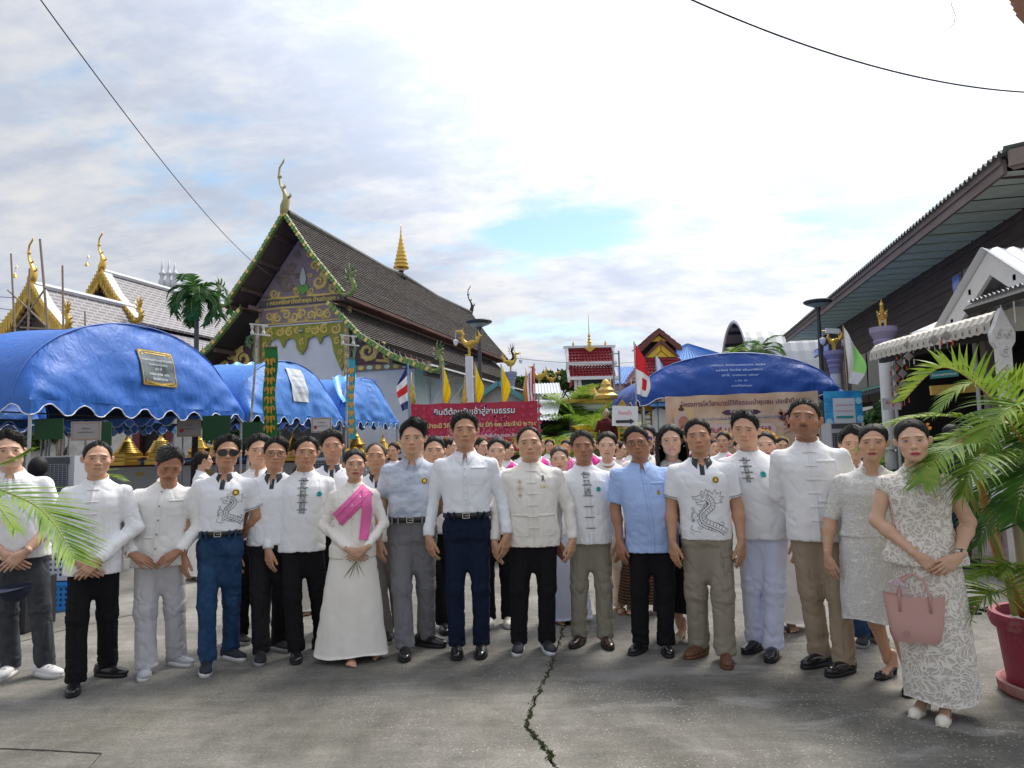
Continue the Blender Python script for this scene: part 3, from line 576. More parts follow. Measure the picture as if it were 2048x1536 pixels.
def left_temple():
 T=empty('gilded_temple','newer temple behind the left tent with white-jointed tile roof and gold flame bargeboards','temple',(at(205,545,42).x,42,0),-TH)
 def tier(y0,y1,za,hw,zb,x0=0):
  prof=lambda s_:[(x0,za),(x0+s_*hw*.42,za-(za-zb)*.50),(x0+s_*hw,zb)]
  for s_ in(-1,1):
   mb=MB();slope_strip(mb,prof(s_),y0,y1,.14);mb.build('roof',[TW],T)
   P=lerp_prof(prof(s_),5);q=MB();G=[]
   for x,z in P:G.append([(x,y0-.1,z+.22),(x,y0-.1,z+.02),(x,y0+.55,z+.02),(x,y0+.55,z+.22),(x,y0-.1,z+.22)])
   q.grid(G);q.build('verge',[WHT],T)
   g=MB();n=15
   for i in range(n):
    t=(i+.5)/n*(len(P)-1);j=min(int(t),len(P)-2);f=t-j;x=P[j][0]+(P[j+1][0]-P[j][0])*f;z=P[j][1]+(P[j+1][1]-P[j][1])*f;w_=hw/n*.8
    g.prism([(x-w_,z+.15),(x+w_,z+.15),(x+w_*1.1,z-.45),(x+w_*.3,z-.75-.12*(i%2)),(x-w_*.2,z-.5),(x-w_*.8,z-.7)],-.14,0,(0,y0-.12,0));
   g.build('flame_board',[GOLD],T)
   h=MB();naga_head(h,(prof(s_)[-1][0],y0-.15,zb),1.5,s_,0,0);h.build('serpent_finial',[GOLD],T,smooth=True)
  mb=MB();mb.tube([(x0,y0,za+.08),(x0,y1,za+.08)],.17,6);mb.build('ridge_cap',[WHT],T)
  h=MB();horn(h,(x0,y0-.1,za),2.5,1);h.build('roof_horn',[GOLDM],T,smooth=True)
  b=MB();b.tube([(x0-.9,y0-.1,za+.95),(x0-1.0,y0-.1,za+1.1),(x0-1.1,y0-.1,za+.95)],.02,5);b.tube([(x0-1.1,y0-.1,za+.95),(x0-1.12,y0-.1,za+.7)],.012,4);b.lathe([(.13,.0),(.05,.18),(.02,.24)],6,(x0-1.12,y0-.1,za+.48));b.build('wind_bell',[GOLDM],T)
  g=MB();g.prism([(x0-hw*.9,zb),(x0+hw*.9,zb),(x0+hw*.4,za-(za-zb)*.55),(x0,za-.3),(x0-hw*.4,za-(za-zb)*.55)],.15,0,(0,y0+1.1,0));g.build('gable_board',[REDP if za>12 else mat('grey gable',(.22,.2,.19))],T)
 tier(0,22,12.6,2.6,9.4);tier(1.5,26,11.2,5.2,5.6)if 0 else None
 tier(-6,0.9,10.35,2.1,7.9,1.75)
 for s_ in(-1,1):
  mb=MB();slope_strip(mb,[(s_*2.4,9.15),(s_*5,7.1)],.3,21,.14);mb.build('lower_roof',[TW],T);mb=MB();mb.box((s_*5.02,10.6,7.0),(.1,20.8,.34));mb.build('gold_eave',[GOLD],T)
 wall_box(T,'wall',WHT,-4,4,1.5,20,0,7.4);wall_box(T,'porch_wall',WHT,-.2,3.6,-5,1.4,0,7.2)
 g=MB();naga_head(g,(0,18,12.4),1.6,1);g.tube([(0,13.5,12.9),(0,15.5,12.8),(0,18,12.5)],.3,6);g.build('ridge_crest',[GOLD,REDP],T)
left_temple()
def spires():
 for(px,h)in((324,5.8),(337,5.7),(349,4.8)):
  p=at(px,565,90);mb=MB();k=h/5.8;mb.lathe([(.32,-30),(.32,-.6),(.46,-.5),(.46,.2),(.26,.5),(.26,.9),(.46,1.1),(.36,1.35),(.2,1.5),(.14,2.0),(.04,3.2*k)],10,p)
  tag(mb.build('white_spire',[mat('far white',(.62,.64,.68))],smooth=True),{5.8:'left and tallest of three white spires far behind the gilded temple roof',5.7:'middle of three white spires far behind the gilded temple roof',4.8:'right and lowest of three white spires far behind the gilded temple roof'}[h],'spire')
spires()
# ================================================================ bamboo scaffold
def scaffold():
 bm_=mat('bamboo',(.30,.24,.17),rough=.7,var=.25,vscale=3,stretch=(1,1,4));T=empty('bamboo_scaffold','bare bamboo scaffold poles lashed in front of the gilded temple','scaffold',(at(80,640,33).x,33,0))
 for(a,b,r_)in(((22,507),(30,700),.05),((80,478),(98,700),.065),((59,537),(54,700),.05),((125,531),(126,700),.055),((15,580),(100,660),.04),((170,622),(170,700),.045),((32,655),(92,575),.04),((40,655),(135,660),.04)):
  p,q=at(*a,33)-T.location,at(*b,33)-T.location
  if b[1]==700:q=p+(q-p)*(p.z/(p.z-q.z))
  mb=MB();mb.tube([p,p.lerp(q,.5)+Vector((.04,0,0)),q],[r_*.8,r_,r_*1.1],7);mb.build('pole',[bm_],T)
scaffold()
# ================================================================ tents
def canvas(name,col):return mat(name,col,rough=.52,bump=.4,bscale=9,var=.10,vscale=2.2,spec=.45,fold=1,fscale=6.5)
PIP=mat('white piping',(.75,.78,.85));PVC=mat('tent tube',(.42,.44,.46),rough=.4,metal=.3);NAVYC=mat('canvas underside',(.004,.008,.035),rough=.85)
PANEL={}
def tent(label,P,dx,w_,L_,z0,rise,col,nsc,seed,hang=.26,back=True,group='blue arched canopy tents'):
 """P front-left corner, dx unit along the arch; the vault runs back along dy"""
 T=empty('canopy_tent',label,'tent',(P.x,P.y,0),math.atan2(dx[1],dx[0]));T['group']=group;m=col;n=72;k=22
 arc=lambda t:math.sin(math.pi*t)**.62 if 0<t<1 else 0
 def zed(t):return z0+rise*math.sqrt(max(0,1-(2*t-1)**2))
 rm=lambda t:(1-math.cos(math.pi*t))/2
 def face(y,sgn,inner=False):
  G=[]
  for j in range(k+1):
   row=[]
   for i in range(n+1):
    t=rm(i/n);x=w_*t;zt=zed(t);v=j/k;z=z0+(zt-z0)*v;wr=.05*(vnoise(np.array([x*3+seed+z*1.5]),z*5,seed)[0]-.5)+.09*(vnoise(np.array([(x-w_/2)/(z-z0+1.0)*3.2+seed]),z*1.2,3)[0]-.5)*(1-.6*v)
    row.append((x,y+sgn*(.42*v+wr)+sgn*.10*math.sin(math.pi*v)*-1,z))
   G.append(row)
  return G
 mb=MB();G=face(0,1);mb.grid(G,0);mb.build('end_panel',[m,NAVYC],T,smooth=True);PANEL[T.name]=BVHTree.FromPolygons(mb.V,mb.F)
 mb=MB();G=[]
 for j in range(26):
  v=j/25;y=.42+(L_-.42)*v;row=[]
  for i in range(n+1):
   t=rm(i/n);zt=zed(t);sag=-.06*math.sin(v*math.pi*3)**2+.03*(vnoise(np.array([t*9+seed]),v*14,1)[0]-.5);row.append((w_*t,y if j else y+0,zt+(sag if 0<t<1 else 0)))
  G.append(row)
 mb.grid(G,0,flip=False);mb.build('vault',[m],T,smooth=True)
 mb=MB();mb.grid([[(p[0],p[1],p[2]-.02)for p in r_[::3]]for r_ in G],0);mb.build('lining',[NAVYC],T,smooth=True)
 e=MB();e.tube([(w_*rm(i/40),.40,zed(rm(i/40))+.005)for i in range(41)],.014,5);e.build('seam',[mat('canvas seam',(.10,.20,.55),rough=.5)],T)
 def val(pf,ln,ns,nm):
  mb=MB();e=MB();G=[[],[],[]];N_=ns*12;bot=[]
  for i in range(N_+1):
   t=i/N_;c=math.cos(2*math.pi*ns*t);d=hang*(.62+.38*(c*(1.25-.25*abs(c))));w2=.03*math.sin(i*1.7+seed)*.5;G[0].append(pf(t,0,0));G[1].append(pf(t,d*.5,w2*.6));G[2].append(pf(t,d,w2));bot.append(pf(t,d,w2-.006))
  mb.grid(G,0);v_=mb.build(nm,[m],T,smooth=True);e.tube(bot,.011,5);e.build('piping',[PIP],v_)
 val(lambda t,d,o:(w_*t,-.015+o,z0-d),w_,nsc,'valance')
 val(lambda t,d,o:(-.012+o,.0+L_*t,z0-d),L_,int(nsc*L_/w_),'valance')
 val(lambda t,d,o:(w_*t,L_+.01+o,z0-d),w_,nsc,'valance')
 val(lambda t,d,o:(w_+.012+o,L_*t,z0-d),L_,int(nsc*L_/w_),'valance')
 for(x,y)in((.05,.05),(w_-.05,.05),(.05,L_-.05),(w_-.05,L_-.05)):mb=MB();mb.tube([(x,y,0),(x,y,z0+.02)],.028,10);mb.tube([(x,y,0),(x,y,.02)],.07,10);mb.build('pole',[PVC],T,smooth=False)
 f=MB()
 for y in(.06,L_/2,L_-.06):f.tube([(.05,y,z0-.03),(w_-.05,y,z0-.03)],.018,6)
 for x in(.05,w_-.05):f.tube([(x,.06,z0-.03),(x,L_-.06,z0-.03)],.018,6)
 for y in(.45,L_/2,L_-.1):f.tube([(w_*rm(i/20),y,zed(rm(i/20))-.06)for i in range(21)],.016,6)
 f.build('frame',[mat('dull tube',(.10,.11,.12),rough=.5,metal=.4)],T);return T
CB=canvas('blue canvas',(.028,.14,.52));CB2=canvas('pale blue canvas',(.07,.23,.64));CB3=canvas('deep blue canvas',(.006,.065,.34))
pA=at(45,793,11.8);dxa=(A_.x,A_.y)
TA=tent('large blue arched tent on the left with a black memorial poster',Vector((-8.15,11.8,0)),dxa,5.7,6.2,2.46,1.72,CB,8,1.0)
TB=tent('middle blue arched tent with a torn white paper notice',Vector((-6.55,17.4,0)),dxa,4.7,6,2.46,1.55,CB2,8,4.0)
TC=tent('furthest blue arched tent beside the pink banner',Vector((-5.2,22.3,0)),dxa,3.7,5,2.45,1.5,CB2,8,7.0)
TE=tent('blue canopy tent standing behind the large left tent, only its valance showing',Vector((-8.15,11.8,0))+Vector((-A_.y,A_.x,0))*6.5+Vector((.0,.3,0)),dxa,5.7,5.5,2.40,1.4,CB,8,12.0)
TF=tent('blue canopy tent behind the middle tent, mostly hidden',Vector((-6.55,17.4,0))+Vector((-A_.y,A_.x,0))*6.3,dxa,4.7,4.5,2.38,1.3,CB2,8,14.0)
TD=tent('dark blue arched tent on the right with handwriting along the top',at(1283,792,17)*1,(1,.0),4.95,5.2,2.62,1.05,CB3,5,9.0,hang=.24)
def on_tent(T,name,px,py,w_,h_,m,lines,lm,off=.03,label=None,slope=.26,border=None,ruff=0):
 """a sheet or handwriting fixed on a tent's end panel"""
 Rz=T.matrix_world if False else Matrix.Translation(T.location)@Matrix.Rotation(T.rotation_euler.z,4,'Z');nrm=Rz.to_3x3()@Vector((0,-1,0));p=Rz.inverted()@onplane(px,py,T.location,nrm)
 up=Vector((0,slope,1)).normalized();ax=(Vector((1,0,0)),up,Vector((0,-1,slope)).normalized());o=Vector((p.x,(p.z-2.46)*slope-off-.035,p.z));root=T
 bv=PANEL[T.name]
 def lay(mb_,k):
  out=[]
  for v in mb_.V:
   h=bv.ray_cast(Vector((v[0],-2,v[2])),Vector((0,1,0)));y=h[0].y if h[0]else v[1];out.append((v[0],y-off-k+(ruff*math.sin(v[0]*19+v[2]*13)),v[2]))
  mb_.V=out;return mb_
 if m:
  mb=MB();G=[[o+ax[0]*(w_*(i/12-.5))+up*(h_*(j/12-.5))for i in range(13)]for j in range(13)];mb.grid(G);root=lay(mb,0).build(name,[m],T,smooth=True)
  if border:
   mb=MB()
   def bar(a0,b0,a1,b1,t):mb.grid([[o+ax[0]*w_*(a0+(a1-a0)*i/10)+up*h_*(b0+(b1-b0)*i/10)+(up if a0!=a1 else ax[0])*t*k for i in range(11)]for k in(-1,1)])
   bar(-.47,.46,.47,.46,.010);bar(-.47,-.46,.47,-.46,.010);bar(-.47,-.46,-.47,.46,.008);bar(.47,-.46,.47,.46,.008);bar(-.4,-.38,0,-.44,.02);bar(0,-.44,.4,-.38,.02);bar(-.3,.40,.3,.40,.014)
   for sx in(-1,1):
    for sz in(-1,1):q=o+ax[0]*sx*w_*.40+up*sz*h_*.38;mb.tube([q+ax[0]*.06*math.cos(a*.9)*sx*(1-a/8)+up*.06*math.sin(a*.9)*sz*(1-a/8)for a in range(7)],.012,4)
   lay(mb,.006).build('border',[border],root)
 for(s,dz,ww)in lines:mb=MB();put_text(mb,s,ww,o+up*dz,ax,bold=.006,up=0,shear=.15 if m is None else 0);lay(mb,.012).build('lettering',[lm],root)
WLET=mat('white letters',(.75,.78,.82));BLET=mat('black letters',(.02,.02,.03))
on_tent(TA,'poster',321,737,.98,.80,mat('poster print',(.02,.025,.03),rough=.35,col2=(.16,.20,.21),vscale=1.6),[('นายพุ่มไพบูลย์ นายสุรศักดิ์ นายวิชัย',.16,.84),('คุณพ่อบุญคุ้มครอง',.06,.5),('อุทิศให้',-.04,.2),('นายสม บุญชัย  สุขโข',-.15,.55),('มีนาคม ๒๕๖๐',-.26,.42)],WLET,border=GOLD)
on_tent(TB,'paper_notice',604,770,.78,.98,mat('paper',(.62,.66,.70),rough=.8),[('นายบุญมา ใจดี',.25,.5),('นางคำ ใจดี พร้อมลูกหลาน',.12,.6),('ถวายวัดท่าหลุก',-.08,.45),('๑๒ เม.ย. ๒๕๖๑',-.25,.4)],mat('faded ink',(.36,.40,.46)),ruff=.012)
on_tent(TC,'x',752,782,1,1,None,[('+ นายสมบูรณ์ แก้วมา',.38,1.3),('นางสม',.20,.4),('บุญศรี',.0,.5),('แก้ว',-.22,.3),('ถวายวัด',-.42,.6)],mat('faded chalk',(.22,.40,.80)))
on_tent(TD,'x',1482,742,1,1,None,[('นายสำดาราๅ  ตังจะรัตน์-นางพรรณวรรณ  ตังจะรัตน์',.16,1.36),('น.ส.ธัญญ์  ตังจะรัตน์  พร้อมญาติพี่น้อง',.02,1.14),('อุทิศให้..  นางพ่องบวล  เจสังวงศ์',-.12,.92),('๑  ก.ย.  ๔๗',-.26,.30),('ถวายไว้วัดท่าหลุก',-.40,.50)],mat('chalk',(.55,.68,.88)),slope=.30)
# small blue tarpaulin spans between the tents
def tarp(label,a,b,c,d):
 mb=MB();G=[]
 for i in range(13):
  r_=[]
  for j in range(13):u,v=i/12,j/12;p=(a*(1-u)+b*u)*(1-v)+(d*(1-u)+c*u)*v;r_.append(p+Vector((0,0,-.15*math.sin(math.pi*v)-.05*math.sin(u*17))))
  G.append(r_)
 mb.grid(G);tag(mb.build('tarpaulin',[mat('cyan tarpaulin',(.02,.32,.62),rough=.4,bump=.3,bscale=6,fold=.8,fscale=3)],smooth=True),label,'tarpaulin')
tarp('bright cyan tarpaulin sagging between the large and middle tents',at(452,727,19.5),at(530,726,21),at(540,815,20),at(480,800,17.5));tarp('bright cyan tarpaulin between the middle and furthest tents',at(664,752,23),at(712,750,24.5),at(710,820,23),at(684,800,22))
# ================================================================ banners, flags, cloth strips
def banner(name,label,cat,tl,tr,h_,m,lines,poles=True,sag=.02,extra=None):
 o=Vector((tl.x,tl.y,0));w_=math.hypot(tr.x-tl.x,tr.y-tl.y);T=empty(name,label,cat,o,math.atan2(tr.y-tl.y,tr.x-tl.x));z1,z2=tl.z,tr.z;ax=(Vector((1,0,(z2-z1)/w_)).normalized(),Vector((0,0,1)),Vector((0,-1,0)))
 mb=MB();G=[[(w_*i/40,.02*math.sin(i*.7)*.8+.01*math.sin(j*1.1+i*.3),z1+(z2-z1)*i/40-h_*j/12-sag*math.sin(math.pi*i/40*4)**2*(1-j/12))for i in range(41)]for j in range(13)];mb.grid(G,0,flip=True);sh=mb.build('sheet',[m],T,smooth=True)
 for k,(s,u,dz,ww,mt,bold)in enumerate(lines):mb=MB();put_text(mb,s,ww,Vector((w_*u,-.03,z1+(z2-z1)*u-dz)),ax,bold=bold,up=.004+.005*k);mb.build('lettering',[mt],sh)
 if extra:extra(sh,w_,z1,z2)
 if poles:
  for x,z in((-.03,z1),(w_+.03,z2)):mb=MB();mb.tube([(x,.05,0),(x,.05,z+.12)],.022,8);mb.build('pole',[mat('grey pole',(.3,.31,.33),rough=.5)],T)
 return T
CRIM=mat('crimson vinyl',(.42,.008,.045),rough=.45,var=.1,vscale=3);PLEAF=mat('pink print',(.62,.10,.22),rough=.5)
def bodhi(sh,w_,z1,z2):
 mb=MB();rr=random.Random(11)
 for i in range(150):
  a=rr.uniform(0,6.3);r_=rr.random()**.5;x=w_*.53+.86*r_*math.cos(a);z=z1-.62+.56*r_*math.sin(a);s_=rr.uniform(.02,.045);b=rr.uniform(0,6.3)
  q=[(0,1.3),(.35,.5),(.75,.2),(.7,-.4),(.2,-.75),(0,-.5),(-.2,-.75),(-.7,-.4),(-.75,.2),(-.35,.5)];mb.add([(x+s_*(p[0]*math.cos(b)-p[1]*math.sin(b)),-.024,z+s_*(p[0]*math.sin(b)+p[1]*math.cos(b)))for p in q],[tuple(range(9,-1,-1))])
 for k in range(7):a=.3+k*.4;ribbon(mb,[(w_*.53,z1-1.25),(w_*.53+.1*math.cos(a),z1-.85),(w_*.53+.6*math.cos(a),z1-.75+.45*math.sin(a))],[.03,.02,.006],-.024,.001)
 mb.build('leaf_print',[PLEAF],sh,kind='stuff')
 mb=MB()
 for i in range(16):
  for j in range(5):x,z=.12+i*.2,z1-.12-j*.2;mb.add([(x,-.0235,z-.06),(x+.06,-.0235,z),(x,-.0235,z+.06),(x-.06,-.0235,z)],[(0,1,2,3)])if abs(x-w_*.53)>.9 else None
 mb.build('diamond_print',[mat('faint crimson print',(.50,.03,.09),rough=.45)],sh,kind='stuff')
YLET=mat('cream letters',(.80,.72,.30));NAVB=mat('navy outline',(.03,.04,.12));RLET=mat('red letters',(.40,.02,.05));PLET=mat('plum letters',(.14,.03,.08))
bt=1.35
L1=[('ยินดีต้อนรับเข้าสู่ลานธรรม',.50,.29,1.98,NAVB,.045),('ยินดีต้อนรับเข้าสู่ลานธรรม',.50,.285,1.96,mat('bright letters',(.9,.9,.93)),.010),('ไหว้สาป๋าระมี วิถีธรรมนำชุมชน ปีที่ ๒๒ ประจำปี ๒๕๖๙',.5,.60,3.0,YLET,.012),('โดย หน่วยอบรมประชาชนประจำตำบลสันผีเสื้อ (อปต.สันผีเสื้อ)',.48,.86,2.7,mat('bright letters',(.85,.85,.88)),.008),('สนับสนุนโดย เทศบาลตำบลสันผีเสื้อ อำเภอเมืองเชียงใหม่',.48,1.08,2.3,YLET,.006)]
banner('welcome_banner','crimson welcome banner with Thai lettering and a pink bodhi tree print','banner',at(822,808,17),at(1075,801,17),1.25,CRIM,L1,extra=bodhi)
PEACH=mat('peach vinyl',(.60,.37,.24),rough=.45,col2=(.74,.56,.42),vscale=1.3)
def rbanner(sh,w_,z1,z2):
 mb=MB();x=w_*.10;z=z1-.62
 circ=lambda cx,cz,rx,rz,m_,y=-.028,n=16:mb.add([(cx,y,cz)]+[(cx+rx*math.cos(2*math.pi*k/n),y,cz+rz*math.sin(2*math.pi*k/n))for k in range(n)],[(0,1+(k+1)%n,1+k)for k in range(n)],m_)
 circ(x+.06,z+.12,.26,.26,3,-.026);circ(x,z,.19,.20,0);circ(x,z-.15,.30,.085,0,-.029);circ(x,z+.22,.075,.095,0,-.03);circ(x,z+.30,.072,.045,1,-.032);circ(x,z+.36,.03,.05,1,-.033);circ(x+.05,z-.02,.13,.16,2,-.031)
 mb.build('seated_figure_print',[mat('pale print',(.62,.50,.46)),mat('dark print',(.10,.05,.04)),mat('rose print',(.50,.20,.15)),mat('halo print',(.72,.52,.26))],sh)
 mb=MB();rr=random.Random(3)
 for i in range(60):xx=w_*(.74+.24*rr.random());zz=z1-.45-.65*rr.random()*min(1,(xx/w_-.70)*6);s_=rr.uniform(.03,.09);mb.add([(xx-s_,-.027,zz),(xx,-.027,zz+s_*1.4),(xx+s_,-.027,zz+.1*s_),(xx+s_*.4,-.027,zz-s_*.6)],[(0,1,2,3)][0:1])
 for k in range(5):ribbon(mb,[(w_*.76,z1-.55-k*.1),(w_*.84,z1-.5-k*.09),(w_*.95,z1-.22-k*.16)],[.01,.02,.01],-.026,.003)
 mb.build('temple_print',[mat('terracotta print',(.50,.20,.12),var=.5,vscale=9)],sh,kind='stuff')
 mb=MB();mb.prism([(w_*.36,z1-.42),(w_*.39,z1-.36),(w_*.59,z1-.36),(w_*.62,z1-.42),(w_*.59,z1-.48),(w_*.39,z1-.48)],-.004,0,(0,-.026,0));mb.build('ribbon_label',[mat('purple label',(.10,.03,.09))],sh)
 mb=MB();mb.prism([(w_*.25,z1-.78),(w_*.28,z1-.70),(w_*.68,z1-.70),(w_*.71,z1-.78),(w_*.71,z1-.98),(w_*.25,z1-.98)],-.004,0,(0,-.026,0));mb.build('date_panel',[mat('panel print',(.72,.55,.52))],sh)
L2=[('โครงการไหว้สาบารมีวิถีธรรมนำชุมชน ประจำปี ๒๕๖๙',.52,.27,3.1,PLET,.014),('ดำเนินการโดย',.49,.455,.55,mat('cream letters2',(.8,.72,.62)),.01),('เทศบาลตำบลสันผีเสื้อ อำเภอเมืองเชียงใหม่ จังหวัดเชียงใหม่',.50,.62,2.05,mat('blue ink letters',(.10,.12,.30)),.008),('วันที่ 11 กันยายน 2569',.48,.92,1.45,RLET,.016),('ณ วัดท่าหลุก ตำบลสันผีเสื้อ',.48,1.12,1.3,mat('blue ink letters',(.10,.12,.30)),.01),('อำเภอเมืองเชียงใหม่ จังหวัดเชียงใหม่',.48,1.30,1.4,mat('blue ink letters',(.10,.12,.30)),.008)]
banner('project_banner','peach banner with Thai lettering and a seated figure under the right tent','banner',at(1330,793,16.82),at(1636,781,16.82),1.5,PEACH,L2,poles=False,extra=rbanner)
def flag(label,cat,px,top,bot,Y,h_,w_,ms,bands,lean=0,group=None,d=1,seed=0,pr=.014,pole=None):
 p=at(px,top,Y);T=empty('flag',label,cat,(p.x,Y,0));
 if group:T['group']=group
 zt=p.z;mb=MB();mb.tube([(lean*zt,0,0),(0,0,zt)],pr,6);mb.build('flagpole',[pole or mat('thin pole',(.35,.36,.38),rough=.5)],T)
 mb=MB();n=16;G=[];M_=[]
 for j in range(n+1):
  v=j/n;r_=[]
  for i in range(9):u=i/8;r_.append((d*(.02+w_*u*(.35+.65*math.sin(math.pi*min(1,v*.8+.1)))*(1-.15*math.sin(v*5+seed))),.05*math.sin(u*6+v*4+seed)*(.4+v),zt-.03-h_*v*(1-.12*u)-.30*h_*u*(1-v*.4)))
  G.append(r_)
 for j in range(n):
  for i in range(8):mb.add([G[j][i],G[j+1][i],G[j+1][i+1],G[j][i+1]],[(0,1,2,3)],bands(i/8,j/n))
 V=np.array(mb.V);me=mkmesh('cloth',V,mb.F,ms,True,mb.M);mkobj('cloth',me,T);return T
YF=mat('yellow cloth',(.85,.60,.01),rough=.7,transl=.25);RF=mat('red cloth',(.62,.02,.03),rough=.7,transl=.2);WF=mat('white cloth',(.75,.75,.78),rough=.7,transl=.2);BF=mat('navy cloth',(.02,.03,.16),rough=.7);GF=mat('lime cloth',(.35,.75,.22),rough=.7,transl=.2)
SKYP=mat('sky blue pole',(.15,.45,.7),rough=.5)
flag('plain yellow flag above the left part of the crimson banner','flag',885,727,800,17.3,.92,.16,[YF],lambda u,v:0,seed=1)
flag('plain yellow flag in front of the thin white column','flag',949,726,800,17.3,.92,.18,[YF],lambda u,v:0,seed=2)
flag('plain yellow flag above the right part of the crimson banner','flag',1002,728,800,17.3,.90,.18,[YF],lambda u,v:0,seed=3)
tri=lambda u,v:[0,1,2,1,0][min(4,int(u*5))]
flag('Thai tricolour flag at the left end of the crimson banner','flag',816,726,815,17.2,1.1,.26,[RF,WF,BF],lambda u,v:[2,1,0,1,2][min(4,int(v*5))],d=-1,seed=4,pole=SKYP)
flag('Thai tricolour flag at the right end of the crimson banner','flag',1068,727,800,17.2,.95,.22,[RF,WF,BF],tri,seed=5,d=-1)
flag('red and white triangular flag left of the right tent','flag',1268,683,790,15.5,1.15,.34,[RF,WF],lambda u,v:0 if v<.45 or(.6<v<.85 and .3<u<.7)else 1,seed=6)
flag('pale blue flag behind the left shoulder of the right tent','flag',1311,708,790,19,.7,.26,[mat('pale blue cloth',(.25,.5,.78),rough=.7),WF],lambda u,v:1 if u<.4 else 0,seed=7)
flag('white and lime green flag at the right end of the right tent','flag',1686,650,760,15.5,1.25,.38,[WF,GF],lambda u,v:1 if .15<v<.75 and u>.35 else 0,seed=8,pole=mat('cane',(.4,.27,.13)))
def tung(label,px,top,bot,Y,w_,base,pat,kx):
 p=at(px,top,Y);q=at(px,bot,Y);T=empty('cloth_strip',label,'banner',(p.x,Y,0));zt,zb=p.z,q.z
 ms=[base,pat,mat('strip dark figure',(.02,.10,.03))if kx else pat];mb=MB();G=[[(w_*(u-.5)+.02*math.sin(v*9),.03*math.sin(v*7+u),zt-(zt-zb)*v)for u in(0,.33,.66,1)]for v in[i/40 for i in range(41)]];mb.grid(G,0);c=mb.build('cloth',ms,T)
 n=8
 for k in range(n):
  z=zt-(zt-zb)*(.14+.84*k/n);hh=(zt-zb)/n*.62;b=MB();b.prism([(-w_*.42,z),(-w_*.42,z-hh*.5),(-w_*.2,z-hh*.3),(-w_*.2,z-hh),(0,z-hh*.6),(w_*.2,z-hh),(w_*.2,z-hh*.3),(w_*.42,z-hh*.5),(w_*.42,z),(w_*.2,z+hh*.25),(0,z),(-w_*.2,z+hh*.25)],-.006,1,(0,-.035,0));b.build('woven_band',ms,c)
  if kx:
   b=MB()
   for i in range(3):x=w_*(-.28+.28*i);b.prism([(x-w_*.05,z-hh*.6),(x+w_*.05,z-hh*.6),(x,z+hh*.12)],-.004,2,(0,-.043,0))
   b.build('figure',ms,c)
 mb=MB();mb.tube([(-w_*.55,0,zt),(w_*.55,0,zt)],.018,6);mb.tube([(-w_*.5,0,zt),(0,0,zt+.26),(w_*.5,0,zt)],.01,5);mb.build('hanger',[mat('brown stick',(.2,.13,.08))],T)
tung('green and gold woven cloth strip hanging by the middle tent',541,694,876,16.2,.30,mat('strip green',(.02,.16,.03),rough=.8),mat('strip gold',(.62,.36,.03),rough=.7,col2=(.45,.2,.02),vscale=30),True)
tung('turquoise and orange woven cloth strip hanging before the furthest tent',703,716,878,17.4,.155,mat('strip turquoise',(.04,.38,.48),rough=.8),mat('strip orange',(.72,.34,.05),rough=.7),False)
def tpole(label,px,py,bx,by,Y):
 a=at(px,py,Y);b=at(bx,by,Y);b=a+(b-a)*(a.z/(a.z-b.z));T=empty('strip_pole',label,'pole',(b.x,Y,0));d=a-Vector((b.x,Y,0));mb=MB();mb.tube([(0,0,0),d],[.035,.025],8);mb.build('shaft',[mat('flaking white pole',(.52,.50,.48),rough=.8,col2=(.22,.18,.15),vscale=6)],T)
 for k,z in enumerate((-.02,-.26)):mb=MB();mb.box(d+Vector((.08*k,0,z)),(.42-.05*k,.05,.035),rot=(0,.12,0));mb.build('crossbar',[WHD],T)
 for x in(-.15,.12):mb=MB();mb.lathe([(.03,-.12),(.045,-.08),(.02,0),(.045,.08),(.03,.12)],8,d+Vector((x,0,-.14)));mb.build('turned_peg',[WHD],T)
tpole('leaning flaky white pole with crossbars beside the green cloth strip',517,648,499,880,16.4);tpole('white pole with crossbars beside the turquoise cloth strip',697,670,692,880,17.6)
